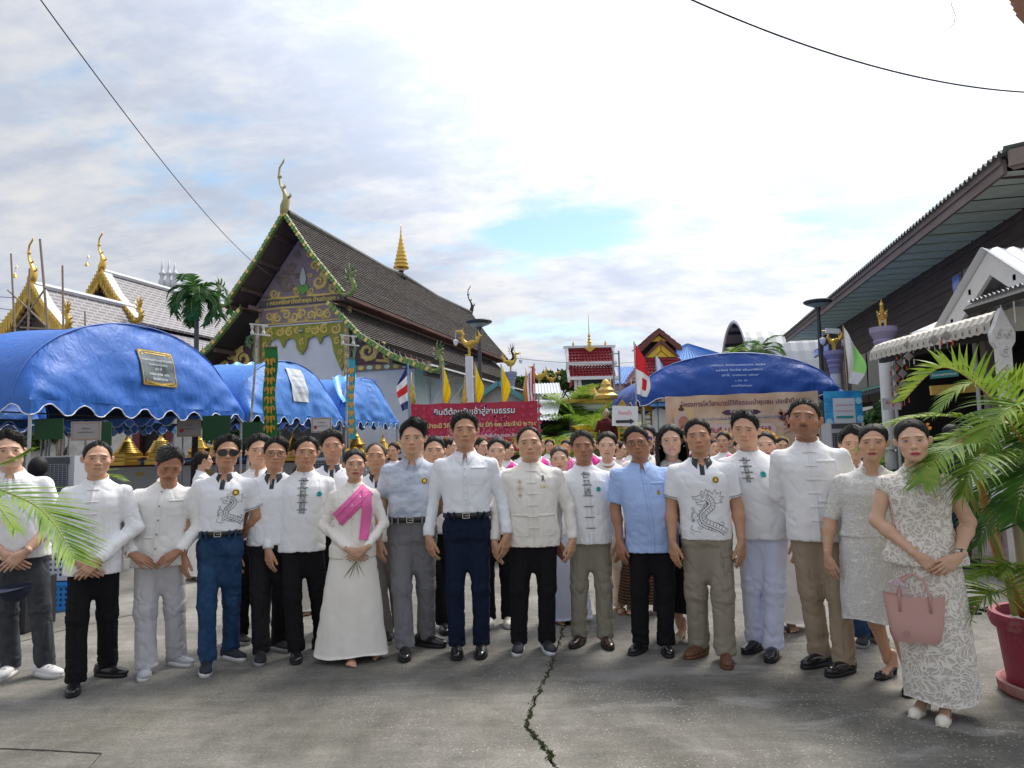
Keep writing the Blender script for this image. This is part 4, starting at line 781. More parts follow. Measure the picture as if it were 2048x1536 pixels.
# ================================================================ street lamps and bird columns
def lamp(label,px,py,Y,bx=None):
 p=at(px,py,Y);T=empty('solar_lamp',label,'street lamp',(p.x,Y,0));z=p.z;gm=mat('lamp grey',(.05,.055,.065),rough=.45)
 mb=MB();mb.tube([(0,0,0),(0,0,.3),(0,0,z)],[.10,.085,.06],10);mb.build('post',[gm],T);mb=MB();mb.lathe([(.07,-.30),(.10,-.18),(.42,-.04),(.46,.01),(.44,.04),(.1,.05)],24,(0,0,z));mb.build('lamp_head',[gm],T)
 mb=MB();mb.lathe([(.36,-.075),(.12,-.175)],24,(0,0,z-.005));mb.build('light_panel',[mat('lamp lens',(.35,.40,.40),rough=.2)],T)
lamp('dark round-headed solar lamp post beside the temple eave',958,644,24);lamp('dark round-headed solar lamp post before the wooden hall',1635,604,23)
def bird(label,px,ptop,pcap,Y,s_=1.0,d=1,cap=True,lamp_=True,cr=.14,stand='plaster column'):
 """gilded mythical goose on a column; pcap = pixel of its feet"""
 f=at(px,pcap,Y);t=at(px,ptop,Y);H=t.z-f.z;T=empty('bird_column',label,'column',(f.x,Y,0));k=H;z0=f.z
 fd=Field((-.75*k,-.3*k,-.02*k),(.75*k,.3*k,1.12*k),.022*k);e=lambda c,r,rot=None:ell_((c[0]*k*d,c[1]*k,c[2]*k),(r[0]*k,r[1]*k,r[2]*k),rot)
 c=lambda a,b,ra,rb:cap_((a[0]*k*d,a[1]*k,a[2]*k),(b[0]*k*d,b[1]*k,b[2]*k),ra*k,rb*k)
 for q in(e((0,0,.40),(.20,.13,.13),(0,-.3*d,0)),c((.12,0,.46),(.24,0,.62),.09,.055),c((.24,0,.62),(.20,0,.80),.055,.045),c((.20,0,.80),(.27,0,.90),.045,.06),c((.27,0,.90),(.50,0,.93),.05,.02),c((.27,0,.88),(.44,0,.84),.035,.012),c((.24,0,.94),(.16,0,1.06),.03,.008),c((-.12,0,.42),(-.30,0,.52),.09,.07),c((-.30,0,.52),(-.40,0,.74),.075,.05),c((-.40,0,.74),(-.34,0,.98),.045,.01),c((-.34,0,.6),(-.52,0,.78),.045,.01),c((-.28,0,.58),(-.24,0,.84),.04,.01)):fd.add(q,.03*k)
 for y in(-.09,.09):fd.add(c((.0,y,.36),(-.02,y*.9,.05),.055,.035),.02*k);fd.add(c((-.02,y,.03),(.14,y,.02),.035,.02),.01*k);fd.add(e((-.05,y*1.5,.46),(.20,.035,.09),(0,.35*d,0)),.02*k);fd.add(c((-.2,y*1.6,.5),(-.36,y*2.2,.62),.03,.005),.02*k)
 V,F=fd.mesh();V=V+np.array([0,0,z0]);mkobj('gilded_bird',mkmesh('gilded_bird',V,F,[GOLD],True),T)
 if lamp_:mb=MB();mb.tube([(.48*k*d,0,z0+.9*k),(.48*k*d,0,z0+.62*k)],.006,4);mb.lathe([(.02,.0),(.09,-.03),(.06,-.16),(.02,-.2)],8,(.48*k*d,0,z0+.62*k));mb.build('hanging_lantern',[WHT],T)
 if cap:
  mb=MB();mb.lathe([(cr,-.62),(cr*1.05,-.50),(cr*1.25,-.42),(cr*1.15,-.38),(cr*1.5,-.28),(cr*1.35,-.24),(cr*1.9,-.10),(cr*1.9,-.0)],20,(0,0,z0));mb.build('capital',[mat('lilac capital',(.30,.26,.40),rough=.6)],T)
 mb=MB();mb.lathe([(cr*1.2,0),(cr*1.2,.3),(cr,.35),(cr*.93,z0-.62 if cap else z0-.02)],20);mb.build('shaft',[WHT],T)
bird('golden goose statue on a tall lilac-capped white column behind the tricolour flag',1022,703,744,30,d=1)
bird('golden long-legged goose on a slim white post next to the lamp',938,658,712,22,cap=False,d=-1,cr=.13)
bird('golden goose on the lilac-capped column nearest the right tent, white floodlight on it',1668,658,702,19,d=-1)
bird('golden goose on the lilac-capped column before the hanging curtains',1766,600,655,13.5,d=1,cr=.13);bpy.data.objects['bird_column.003'].rotation_euler.z=R(62)
bird('small golden goose on a column above the white sheet roof',1105,742,772,42,d=1);bird('golden goose on a column just right of the right tricolour flag',1078,730,770,36,d=-1)
mb=MB();p=at(1665,662,18.6);mb.box(p,(.36,.06,.13),rot=(0,.08,0));tag(mb.build('floodlight',[mat('floodlight white',(.75,.76,.78),rough=.3)]),'small white floodlight strapped to the golden goose by the green flag','floodlight')
# ================================================================ golden chedi models on their counter
def counter():
 a,b=at(176,930,24),at(800,905,27);d=(b-a);L_=math.hypot(d.x,d.y);T=empty('display_counter','long white counter carrying the row of golden chedi models','counter',(a.x,a.y,0),math.atan2(d.y,d.x))
 wall_box(T,'wall',WHT,0,L_,-.25,.3,0,1.05);wall_box(T,'ledge',MAR,-.02,L_+.02,-.32,.36,1.052,1.12)
 for i in range(5):mb=MB();x=.8+i*1.35;mb.box((x,-.34,1.22),(1.1,.03,.19));pl=mb.build('blue_plaque',[mat('blue enamel',(.02,.05,.25),rough=.3)],T);q=MB();put_text(q,'พระธาตุเจ้าหริภุญชัย ลำพูน'if i%2 else 'พระธาตุดอยสุเทพ เชียงใหม่',.85,(x,-.36,1.2),(Vector((1,0,0)),Vector((0,0,1)),Vector((0,-1,0))),bold=.01);q.build('lettering',[WLET],pl)
 for i in range(6):mb=MB();mb.box((.55+i*1.1,-.265,.80),(.24,.02,.14));mb.build('donation_tag',[YEG],T)
 me=None;xs=[(255,1.30,0),(322,1.30,1),(400,1.0,2),(427,.9,1),(586,1.15,0),(650,.8,2),(712,1.05,2),(766,1.05,0)]
 names=['largest golden chedi model, first from the left under the tent','golden chedi model second from the left','squat golden chedi model left of the flower-haired woman','golden chedi model behind the man in aviator sunglasses','slender golden chedi model above the jacketed man','low golden chedi model right of the certificate','square golden pedestal model behind the turquoise strip','ringed golden chedi model beside the crimson banner']
 for(px,h,k),nm in zip(xs,names):
  u=(px-176)/624;p=a.lerp(b,u);p=at(px,880,p.y);root=empty('chedi_model',nm,'chedi',(p.x,p.y,1.12));P=[(.50,0),(.50,.10),(.44,.12),(.44,.2),(.38,.22),(.38,.30)]if k!=2 else[(.46,0),(.46,.3),(.40,.32),(.42,.42),(.36,.5)]
  mb=MB();mb.lathe([(r_*h*.9,z*h)for r_,z in P],4,sq=1)if 0 else mb.lathe([(r_*h*1.0,z*h)for r_,z in P],8 if k!=2 else 4);mb.build('stepped_base',[GOLDM],root)
  z=P[-1][1];prof=[];r_=.34
  for i in range(7):prof+=[(r_,z),(r_+.012,z+.025),(r_-.02,z+.045)];z+=.048;r_*=.86 if k!=1 else .90
  prof+=[(.10,z),(.09,z+.05),(.045,z+.09),(.05,z+.12),(.02,z+.22),(.005,z+.36)]
  mb=MB();mb.lathe([(q*h,zz*h)for q,zz in prof],16);mb.build('bell_and_spire',[GOLDM],root,smooth=True)
counter()
def backwall():
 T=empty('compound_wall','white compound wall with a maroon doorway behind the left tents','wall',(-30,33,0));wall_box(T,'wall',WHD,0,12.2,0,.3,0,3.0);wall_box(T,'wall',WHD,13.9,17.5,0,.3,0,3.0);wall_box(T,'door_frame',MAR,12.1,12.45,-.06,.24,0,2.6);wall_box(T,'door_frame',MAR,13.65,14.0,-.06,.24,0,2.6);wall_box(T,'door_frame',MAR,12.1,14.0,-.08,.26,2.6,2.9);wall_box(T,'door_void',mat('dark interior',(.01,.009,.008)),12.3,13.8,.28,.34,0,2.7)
 q=MB();q.prism([(0,3),(12,3),(12.4,3.3),(13,3.7),(13.6,3.3),(14,3),(17.5,3),(17.5,3.12),(0,3.12)],.3,0,(0,0,0));q.build('coping',[WHT],T)
backwall()
# ================================================================ buildings behind the banner and crowd
TEAL=mat('teal sheet roof',(.12,.34,.36),rough=.5);WSH=mat('pale sheet roof',(.55,.57,.60),rough=.5);REDT=mat('red glazed tile',(.24,.018,.028),rough=.30,var=.15,vscale=6,spec=.6);BLT=mat('blue sheet roof',(.10,.28,.66),rough=.4,var=.08);PKW=mat('pink wall',(.48,.34,.40),rough=.8)
def corr(o,du,dv,nu,nv,amp,lift=.0,m=0,mb=None,trap=(1,1,0,0)):
 """corrugated or pan-tiled slope: o top-left, du along, dv down; nu waves, nv courses; trap widens downwards"""
 mb=mb or MB();o,du,dv=Vector(o),Vector(du),Vector(dv);n=du.cross(dv).normalized();n=n if n.z>0 else-n
 for j in range(nv):
  G=[]
  for jj in(0,1):
   v=(j+jj)/nv;r_=[]
   for i in range(nu*4+1):u=i/(nu*4);uu=(u-.5)*(trap[0]+(trap[1]-trap[0])*v)+.5;r_.append(o+du*uu+dv*v+n*(amp*math.cos(i*math.pi/2)+lift*jj))
   G.append(r_)
  mb.grid(G,m,flip=(du.cross(dv).z<0)is False)
  if lift:mb.grid([G[1],[p-n*lift for p in G[1]]],m)
 return mb
def gable_house(name,label,cat,x0,x1,y0,y1,ze,zr,roofm,wallm,rz=0,axis='x',ov=.4,extra=None,nu=20):
 """simple gabled building; ridge along y"""
 T=empty(name,label,cat,((x0+x1)/2,y0,0),rz);w_=(x1-x0)/2;D=y1-y0
 mb=MB();mb.prism([(-w_,0),(w_,0),(w_,ze),(0,zr-.05),(-w_,ze)],D,0);mb.build('wall',[wallm],T);s=(zr-ze)/w_
 for k in(-1,1):mb=corr((0,-ov,zr+.02),(0,D+2*ov,0),(k*(w_+ov),0,-(w_+ov)*s),nu,1,.025);mb.build('roof',[roofm],T)
 q=MB()
 for k in(-1,1):q.box((k*(w_+ov)/2,-ov,zr-(w_+ov)*s/2-.06),(math.hypot(w_+ov,(w_+ov)*s),.06,.18),rot=(0,k*math.atan(s),0))
 q.build('bargeboard',[roofm],T)
 if extra:extra(T,w_,D,ze,zr)
 return T
a,b,c=at(912,805,27),at(1062,803,27),at(962,770,27);gable_house('teal_roofed_building','low building with a teal gable roof behind the crimson banner','building',a.x+.4,b.x+.1,27,31,a.z-.1,c.z+.1,TEAL,WHD,rz=R(-6))
def lowroofs():
 T=empty('sheet_roof_pavilion','open pavilion with pale corrugated roofs right of the crimson banner','pavilion',at(1090,840,24)[:2]+(0,))if 0 else empty('sheet_roof_pavilion','open pavilion with pale corrugated roofs right of the crimson banner','pavilion',(at(1090,840,24).x,24,0))
 o=T.location
 for(tl,bl,tr,Y)in(((1048,768),(1048,788),(1098,766),26),((1070,800),(1060,828),(1100,802),24)):
  p,q,r_=at(*tl,Y+1.5)-o,at(*bl,Y)-o,at(*tr,Y+1.5)-o;corr(p,r_-p+Vector((.4,0,0)),q-p,12,1,.02).build('roof',[WSH],T)
 p,q,r_=at(1100,800,25.5)-o,at(1122,838,23.5)-o,at(1062,800,25.5)-o;corr(r_,p-r_,at(1060,840,23.5)-o-r_,10,1,.02,trap=(1,1.8)).build('roof',[WSH],T)
 for x in(-1.3,.9):mb=MB();mb.box((x,0,1.15),(.12,.12,2.3));mb.build('post',[mat('grey timber',(.12,.12,.12))],T)
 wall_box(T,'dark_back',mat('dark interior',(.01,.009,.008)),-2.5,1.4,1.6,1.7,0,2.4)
lowroofs()
def shrine():
 p=at(1183,690,40);T=empty('red_roofed_shrine','tall white shrine with two tiers of red tile and a portrait in its niche','shrine',(p.x,40,0));zt=p.z;w_=1.28
 for(z0,z1,y0,y1,n)in((zt,zt-.95,1.1,.35,5),(zt-1.02,zt-1.85,.75,-.15,5)):
  mb=MB();corr((-w_,y0,z0),(2*w_,0,0),(0,y1-y0,z1-z0),14,n,.035,.05,0,mb);mb.build('tile_roof',[REDT],T,kind='stuff');wall_box(T,'eave',WHT,-w_-.18,w_+.18,y1-.12,y1+.02,z1-.16,z1+.02)
  for s_ in(-1,1):q=MB();q.prism([(y0,z0+.1),(y1-.1,z1-.05),(y1-.1,z1-.3),(y0,z0-.25)],.14,0,(s_*(w_+.1)-.07,0,0),(Vector((0,1,0)),Vector((0,0,1)),Vector((1,0,0))));q.build('verge',[WHT],T);q=MB();q.prism([(y0,z0-.05),(y1,z1-.1),(y1,z1-.5),(y0+.8,z1-.5)],.03,0,(s_*(w_-.05),0,0),(Vector((0,1,0)),Vector((0,0,1)),Vector((1,0,0))));q.build('side_board',[REDP],T)
 wall_box(T,'ridge',WHT,-w_-.25,w_+.25,1.0,1.2,zt-.02,zt+.12);mb=MB();mb.prism([(-.4,zt+.02),(0,zt-.32),(.4,zt+.02),(.12,zt-.02),(0,zt+.14),(-.12,zt-.02)],-.05,0,(0,.9,0));mb.build('gold_crest',[GOLD],T)
 mb=MB();mb.lathe([(.12,0),(.1,.15),(.14,.25),(.07,.32),(.1,.42),(.04,.5),(.09,.6),(.03,.75),(.01,1.9)],10,(0,1.1,zt+.1));mb.build('finial',[GOLDM],T)
 for s_ in(-.95,.95):mb=MB();mb.lathe([(.03,0),(.08,.08),(.05,.2),(.02,.28)],8,(s_,1.1,zt+.1));mb.build('small_bird',[GOLDM],T)
 zc=zt-1.9
 for s_ in(-.95,-.72,.72,.95):wall_box(T,'pillar',WHT,s_-.09,s_+.09,.2,.38,0,zc)
 wall_box(T,'base',WHT,-1.2,1.2,.0,1.6,0,zc-2.2);wall_box(T,'red_base',REDP,-1.0,1.0,-.03,.2,zc-2.4,zc-1.3);wall_box(T,'niche_back',mat('niche green',(.03,.08,.07)),-.65,.65,1.2,1.3,zc-2.3,zc)
 wall_box(T,'portrait_frame',mat('dark frame',(.03,.05,.06)),-.5,.5,.5,.56,zc-1.4,zc-.2);wall_box(T,'portrait',mat('portrait print',(.38,.36,.36),col2=(.12,.04,.04),vscale=3),-.38,.38,.46,.49,zc-1.25,zc-.32)
shrine()
def ladder():
 p=at(1232,702,39);T=empty('ladder_frame','steel ladder frame standing against the right side of the shrine','ladder',(p.x,39,0));g=mat('galvanised',(.25,.27,.28),rough=.5)
 for x in(-.17,.17):mb=MB();mb.tube([(x,0,0),(x-.02,0,p.z)],.05,6);mb.build('rail',[g],T)
 for i in range(9):mb=MB();mb.tube([(-.3,0,p.z-.15-i*.72),(.17,0,p.z-.15-i*.72)],.035,5);mb.build('rung',[g],T)
ladder()
def tower():
 p=at(1314,660,45);T=empty('red_roofed_tower','open tower with stacked red tile roof and yellow gable behind the red flag','tower',(p.x,45,0));z=p.z;bw=mat('brown trim',(.16,.05,.04),rough=.6);YP=mat('yellow panel',(.75,.50,.03),rough=.6)
 for s_ in(-1,1):
  corr((0,-.6,z),(0,2.4,0),(s_*1.35,0,-1.15),12,4,.03,.04).build('top_roof',[REDT],T,kind='stuff')
  mb=MB();mb.prism([(0,z+.02),(s_*1.4,z-1.2),(s_*1.4,z-1.45),(s_*1.15,z-1.45),(0,z-.35)],-.1,0,(0,-.62,0));mb.build('bargeboard',[bw],T)
  mb=MB();mb.prism([(0,z-.75),(s_*1.15,z-1.9),(s_*1.0,z-1.92),(0,z-1.02)],-.1,0,(0,-1.0,0));mb.build('bargeboard',[bw],T)
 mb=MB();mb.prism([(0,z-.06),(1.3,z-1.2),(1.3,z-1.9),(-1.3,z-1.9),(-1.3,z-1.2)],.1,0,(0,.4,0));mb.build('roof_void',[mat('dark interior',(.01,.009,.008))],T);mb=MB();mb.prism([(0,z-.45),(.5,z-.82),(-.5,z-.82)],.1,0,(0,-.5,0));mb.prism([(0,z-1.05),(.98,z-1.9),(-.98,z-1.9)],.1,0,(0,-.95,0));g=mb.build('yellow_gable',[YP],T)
 mb=MB()
 for(a,b)in(((0,z-1.1),(0,z-1.5)),((0,z-1.5),(.45,z-1.88)),((0,z-1.5),(-.45,z-1.88))):ribbon(mb,[a,b],.025,-.955,.02)
 mb.build('gable_batten',[bw],g)
 mb=MB();corr((-1.0,-1.05,z-1.95),(2.0,0,0),(0,-1.1,-1.5),16,7,.03,.05,0,mb,(1.0,2.0));corr((1.0,-1.05,z-1.95),(0,2.4,0),(1.0,.0,-1.5),12,7,.03,.05,0,mb,(1,1.9));corr((-1.0,-1.05,z-1.95),(0,2.4,0),(-1.0,.0,-1.5),12,7,.03,.05,0,mb,(1,1.9));mb.build('skirt_roof',[REDT],T,kind='stuff')
 wall_box(T,'eave',bw,-2.05,2.05,-2.2,2.0,z-3.6,z-3.46)
 for x in(-1.2,1.2):
  for y in(-1.5,1.2):wall_box(T,'pillar',WHT,x-.16,x+.16,y-.16,y+.16,0,z-3.6)
tower()
def blues():
 p=at(1375,688,58);T=empty('blue_hip_roof_house','house with a blue corrugated hip roof right of the red tower','house',(p.x,58,0));z=p.z;mb=MB();corr((-.1,0,z),(.2,0,0),(0,-3,-2.2),22,1,.05,0,0,mb,(1,46));corr((0,-.1,z),(0,.2,0),(4.6,0,-2.2),18,1,.05,0,0,mb,(1,30));corr((0,-.1,z),(0,.2,0),(-4.6,0,-2.2),18,1,.05,0,0,mb,(1,30));mb.build('roof',[BLT],T);wall_box(T,'wall',PKW,-4.2,4.2,-2.6,3,0,z-2.15)
 a,b,c=at(1213,768,46),at(1313,766,46),at(1262,742,48.5);T=empty('pink_house','pink walled house with a blue corrugated roof behind the shrine','house',(a.x,46,0));W_=b.x-a.x+2;corr((1.0,2.5,c.z+.3),(W_,0,0),(-1.1,-2.6,a.z-c.z-.3),26,1,.05).build('roof',[BLT],T)
 wall_box(T,'wall',PKW,.3,W_,.1,3,0,a.z-.05);
 for x in(.2,1.6,3.2,W_):wall_box(T,'maroon_post',MAR,x-.14,x+.14,-.06,.12,0,a.z-.06)
 wall_box(T,'window_frame',WHT,3.6,4.9,-.05,.1,a.z-1.9,a.z-.3)
 for x in(3.72,4.3):wall_box(T,'window_pane',mat('amber pane',(.62,.36,.08),rough=.3),x,x+.48,-.09,-.04,a.z-1.75,a.z-.45)
blues()
def arena():
 T=empty('sports_hall','large barrel-roofed hall with ribbed white metal roof behind the right tent','hall',(17.9,52,0),R(-8.9));rib=mat('ribbed white metal',(.50,.52,.54),rough=.5);ins=mat('grey metal inside',(.20,.205,.21),var=.2);z0=5.0;n=26;ny=70
 arc=lambda a,k=0:(8.1-(8.1+k)*math.cos(a),z0+(6.6+k)*math.sin(a));G=[[(j*.45,arc(math.pi*i/n,.07*(j%2))[0],arc(math.pi*i/n,.07*(j%2))[1])for j in range(ny)]for i in range(n+1)]
 mb=MB();mb.grid(G,0,flip=True);mb.build('barrel_roof',[rib],T);mb=MB();mb.grid([[(x,y,z-.15)for x,y,z in r_[::6]]for r_ in G],0);mb.build('ceiling',[ins],T)
 for k in range(9):mb=MB();a=math.pi*(.12+.095*k);y,z=arc(a,-.25);mb.box((15,y,z),(30,.14,.3),rot=(-a+math.pi/2 if 0 else 0,0,0));mb.build('purlin',[mat('dark purlin',(.03,.032,.035))],T)
 mb=MB();mb.tube([(0,g[0][1],g[0][2])for g in G],.16,6);mb.build('rim',[rib],T)
 for y in(0,16.2):wall_box(T,'side_wall',WHD,0,30,y-.1,y+.1,0,z0)
 wall_box(T,'end_screen',ins,20,20.1,.2,16,0,8)
arena()
# ================================================================ wooden hall on the right
def hall():
 E=Vector((8.64,11.75,0));a=math.atan2(.201,.98);T=empty('wooden_hall','long dark timber hall with green soffit boards under a wide eave','hall',E,-a);Lh=21;ZE=6.0
 ax=Vector((math.sin(a),math.cos(a),0));bx=Vector((math.cos(a),-math.sin(a),0))
 def Wp(px,py,x=1.32):q=onplane(px,py,E+bx*x,bx)-E;return q.dot(ax),q.z
 FB=mat('grey brown fascia',(.22,.17,.155),rough=.75,var=.2,vscale=3,stretch=(1,.3,1));SOF=mat('green soffit',(.68,.74,.66),rough=.7,var=.15,vscale=2);PLK=mat('dark plank',(.085,.060,.052),rough=.8,var=.35,vscale=5,stretch=(1,.4,3));SH=mat('weathered roof sheet',(.13,.15,.14),rough=.7)
 wall_box(T,'fascia',FB,-.06,0,0,Lh,ZE-.02,ZE+.24);wall_box(T,'fascia_lip',FB,-.10,-.062,0,Lh,ZE+.16,ZE+.30)
 n=27;me=None
 for i in range(n):
  y=i*Lh/n;o=None
  if me is None:mb=MB();mb.box((.66,Lh/n/2,0),(1.30,Lh/n-.15,.03));me=mb.mesh('soffit_board',[SOF])
  o=mkobj('soffit_board',me,T,(0,y,ZE+.03+(.004 if i%3==1 else 0)))
 wall_box(T,'soffit_void',mat('dark interior',(.01,.009,.008)),.0,1.3,0,Lh,ZE+.12,ZE+.14)  # black sheet stands in for the shade above the board gaps
 corr((5.5,-.35,ZE+1.2),(0,Lh+.5,0),(-5.68,0,-.9),110,1,.045).build('corrugated_roof',[SH],T)
 corr((5.5,-.35,ZE+1.2),(0,Lh+.5,0),(5.68,0,-.9),60,1,.045).build('corrugated_roof',[SH],T)
 mb=MB();mb.prism([(-.1,ZE+.28),(5.5,ZE+1.14),(5.5,ZE+.88),(-.1,ZE+.0)],.06,0,(0,-.34,0));mb.prism([(-.1,ZE+.05),(5.5,ZE+.93),(5.5,ZE+.8),(0,ZE-.04)],.05,0,(0,-.27,0));mb.build('verge_board',[FB],T)
 mb=MB();mb.prism([(0,ZE+.0),(5.5,ZE+.8),(5.5,ZE-.05),(1.3,ZE-.05)],.08,0,(0,.25,0));mb.build('gable_board',[PLK],T)
 k=0
 for z in np.arange(4.55,5.99,.16):mb=MB();mb.box((1.36-.0,Lh/2,z+.08),(.06,Lh,.152),rot=(0,0,0));o=mb.build('plank',[PLK],T);o.rotation_euler=(0,0,0);o.location=(.012*(k%2),0,0);k+=1
 y0,z0=Wp(1893,650);y1,z1=Wp(1800,690)
 def seg(nm,m,ya,yb,za,zb,dx=0,th=.08):return wall_box(T,nm,m,1.34+dx,1.34+dx+th,ya,yb,za,zb)
 VOID=mat('dark interior',(.01,.009,.008));seg('opening',VOID,0,Lh,2.9,4.55,.5,.05)  # near-black panel stands in for the shade inside the openings
 for y in(0.05,3.6,6.4,9.6,13.2,16.8,20.8):seg('post',FB,y-.1,y+.1,0,4.56,-.01,.16)
 for z in(2.55,2.75):pass
 for i in range(16):seg('plank',PLK,0,3.5,2.9+i*.103,2.9+i*.103+.095,.012*(i%2),.06)
 for i in range(14):seg('plank',PLK,13.3,Lh,2.6+i*.14,2.6+i*.14+.13,.012*(i%2),.06)
 for(px,py,w2,h2,m)in((1912,568,.42,.40,mat('blue pane',(.12,.2,.62),rough=.15)),(1933,556,.36,.42,mat('grey pane',(.20,.22,.26),rough=.2)),(1958,543,.36,.4,mat('green pane',(.10,.2,.17),rough=.2)),(1688,683,.8,.26,mat('blue pane',(.12,.2,.62),rough=.15)),(1652,697,.9,.26,mat('blue pane',(.12,.2,.62),rough=.15)),(1632,706,.9,.26,mat('blue pane',(.12,.2,.62),rough=.15))):
  y,z=Wp(px,py,1.30);fr=seg('window_frame',FB,y-w2/2-.05,y+w2/2+.05,z-h2/2-.05,z+h2/2+.05,-.02,.05);mb=MB();mb.box((1.31,y,z),(.02,w2,h2));mb.build('pane',[m],fr)
 CUR=mat('taupe curtain',(.34,.30,.265),rough=.9)
 c0,c1=Wp(1768,700,1.25)[0],Wp(1698,720,1.25)[0]
 for(ya,yb)in((c0,(c0+c1)/2-.05),((c0+c1)/2+.05,c1)):
  mb=MB();G=[[(1.28+.05*math.sin(i*1.1)*(.3+j/8),ya+(yb-ya)*i/24,4.5-1.75*j/8)for i in range(25)]for j in range(9)];mb.grid(G);mb.build('curtain',[CUR],T,smooth=True)
 mb=MB();mb.box((1.2,5.0,4.35),(.04,2.6,.2),rot=(.08,0,0));mb.build('rolled_blind',[CUR],T)
 corr((1.3,2.5,3.25),(0,Lh-2.5,0),(-1.5,0,-.42),70,1,.02).build('lean_to_roof',[mat('green sheet',(.12,.27,.22),rough=.6,var=.2)],T);wall_box(T,'lean_to_edge',mat('dark edge board',(.05,.06,.06)),-.22,-.18,2.5,Lh,2.70,2.80)
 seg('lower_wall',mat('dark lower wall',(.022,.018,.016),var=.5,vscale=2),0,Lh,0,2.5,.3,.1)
hall()
CREAMS=mat('cream sheet',(.48,.45,.39),rough=.6,var=.12,vscale=4)
def porch():
 X=6.9;n=(1,0,0);ap=onplane(1976,503,(X,0,0),n);fe=onplane(1886,655,(X,0,0),n);T=empty('white_gabled_porch','white gabled porch roof in front of the timber hall at the far right','porch',(X,ap.y,0));z=ap.z;dz=z-fe.z;dy=fe.y-ap.y;WB=mat('white board',(.70,.69,.67),rough=.6,var=.06);YZ=(Vector((0,1,0)),Vector((0,0,1)),Vector((1,0,0)))
 for s_ in(1,-1):
  mb=MB();mb.prism([(0,z),(s_*dy,z-dz),(s_*(dy-.05),z-dz-.12),(s_*(dy-.42),z-dz),(0,z-.34)],.06,0,(0,0,0),YZ);mb.build('bargeboard',[WB],T)
  corr((-.1,0,z+.05),(4.6,0,0),(0,s_*dy*1.06,-dz*1.06),20,1,.018).build('roof_sheet',[WSH],T)
  for k in(.4,.8):mb=MB();mb.box((2.2,s_*dy*k,z-dz*k-.13),(4.4,.06,.08));mb.build('purlin',[mat('dull post',(.2,.19,.18))],T)
 mb=MB();mb.prism([(0,z-.42),(dy*.8,z-dz+.02),(-dy*.8,z-dz+.02)],.05,0,(.9,0,0),YZ);mb.build('gable_panel',[mat('off white panel',(.62,.61,.57))],T)
 for y in(-dy*.75,dy*.75):wall_box(T,'pillar',mat('dull post',(.2,.19,.18)),.4,.52,y-.06,y+.06,0,z-dz+.05)
porch()
def awning():
 T=empty('ribbed_awning','cream ribbed metal awning with a rounded front edge at the right','awning',(6.05,8.75,0));mb=MB();G=[];n=84
 for j in range(n+1):
  y=3.0*j/n;zz=3.02+.0*y;r_=[];w2=.012*(j%4 in(0,1));P=[(1.5,.12),(.55,.10),(.28,.07),(.10,.0),(.02,-.10),(.0,-.24)]
  for(x,z)in P:r_.append((x-w2,y,zz+z+w2))
  G.append(r_)
 mb.grid(G,0,flip=True);mb.build('ribbed_sheet',[CREAMS],T);mb=MB();mb.prism([(0,-.24),(.02,-.10),(.10,0),(.28,.07),(.55,.10),(1.5,.12),(1.5,-.2)],-.03,0,(0,-.01,3.02));mb.build('end_cap',[CREAMS],T)
 for i in range(20):mb=MB();mb.box((-.008,.1+i*.148,2.85),(.004,.012,.05));mb.build('fixing_slot',[mat('dark slot',(.05,.045,.04))],T)
 wall_box(T,'support_beam',mat('dark beam',(.03,.028,.026)),.15,.25,.0,3.0,2.74,2.84)
 S=empty('market_shop','dark open shop front beneath the awning and porch at the right','shop',(6.2,8,0));D=mat('dark interior',(.01,.009,.008));wall_box(S,'back_wall',mat('deep shade wall',(.03,.028,.03),var=.5,vscale=3),3.0,3.1,-2.0,5,0,3.6);wall_box(S,'side_wall',D,.9,3.0,4.9,5.0,0,3.1);wall_box(S,'roof',D,1.2,3.1,-2,5,3.0,3.06)  # near-black walls: the shade under the awning is put into their colour
 for y in(0,2.2,4.4):mb=MB();mb.tube([(.6,y,0),(.6,y,3.05)],.03,8);mb.build('post',[PVC],S)
 mb=MB();put=(Vector((0,-1,0))*-1,Vector((0,0,1)),Vector((-1,0,0)))
 p=at(1888,748,9.6);s_=empty('shop_sign','small teal sign with white Thai lettering below the awning','sign',p,R(-18));mb=MB();mb.box((0,0,0),(.34,.03,.10),rot=(0,-.06,0));o=mb.build('board',[mat('teal board',(.02,.20,.19))],s_);q=MB();put_text(q,'ร้านกาแฟวัดท่าหลุก',.30,(0,-.017,-.02),(Vector((1,0,.06)),Vector((0,0,1)),Vector((0,-1,0))),bold=.01,up=.002);q.build('lettering',[WLET],o)
 p=at(1905,778,9.8);mb=MB();mb.box(p,(.62,.04,.13),rot=(0,-.05,0));tag(mb.build('yellow_sign',[mat('ochre board',(.45,.30,.06),var=.2)]),'ochre yellow sign board half behind the palm fronds','sign')
 p=at(1935,612,8.2);q=at(2060,572,7.2);T2=empty('metal_roof_edge','dark ribbed metal roof edge with pale sheet ends at the right margin','roof',p);d=q-p;corr((0,0,.05),d*1.3,(1.3,1.2,.12),18,1,.018).build('sheet',[WSH],T2);mb=MB();mb.tube([(0,0,-.05),d*1.3+Vector((0,0,-.05))],.06,4);mb.build('edge_beam',[mat('dark beam',(.03,.028,.026))],T2)
 for k in range(3):pp=p+d*(.55+.2*k);mb=MB();mb.tube([pp,pp+Vector((0,0,-.34))],.008,5);tag(mb.build('hanging_tube',[mat('pale tube',(.5,.5,.48))]),['thin pale tube hanging from the right roof edge, left of three','thin pale tube hanging from the right roof edge, middle of three','thin pale tube hanging from the right roof edge, right of three'][k],'tube')
awning()
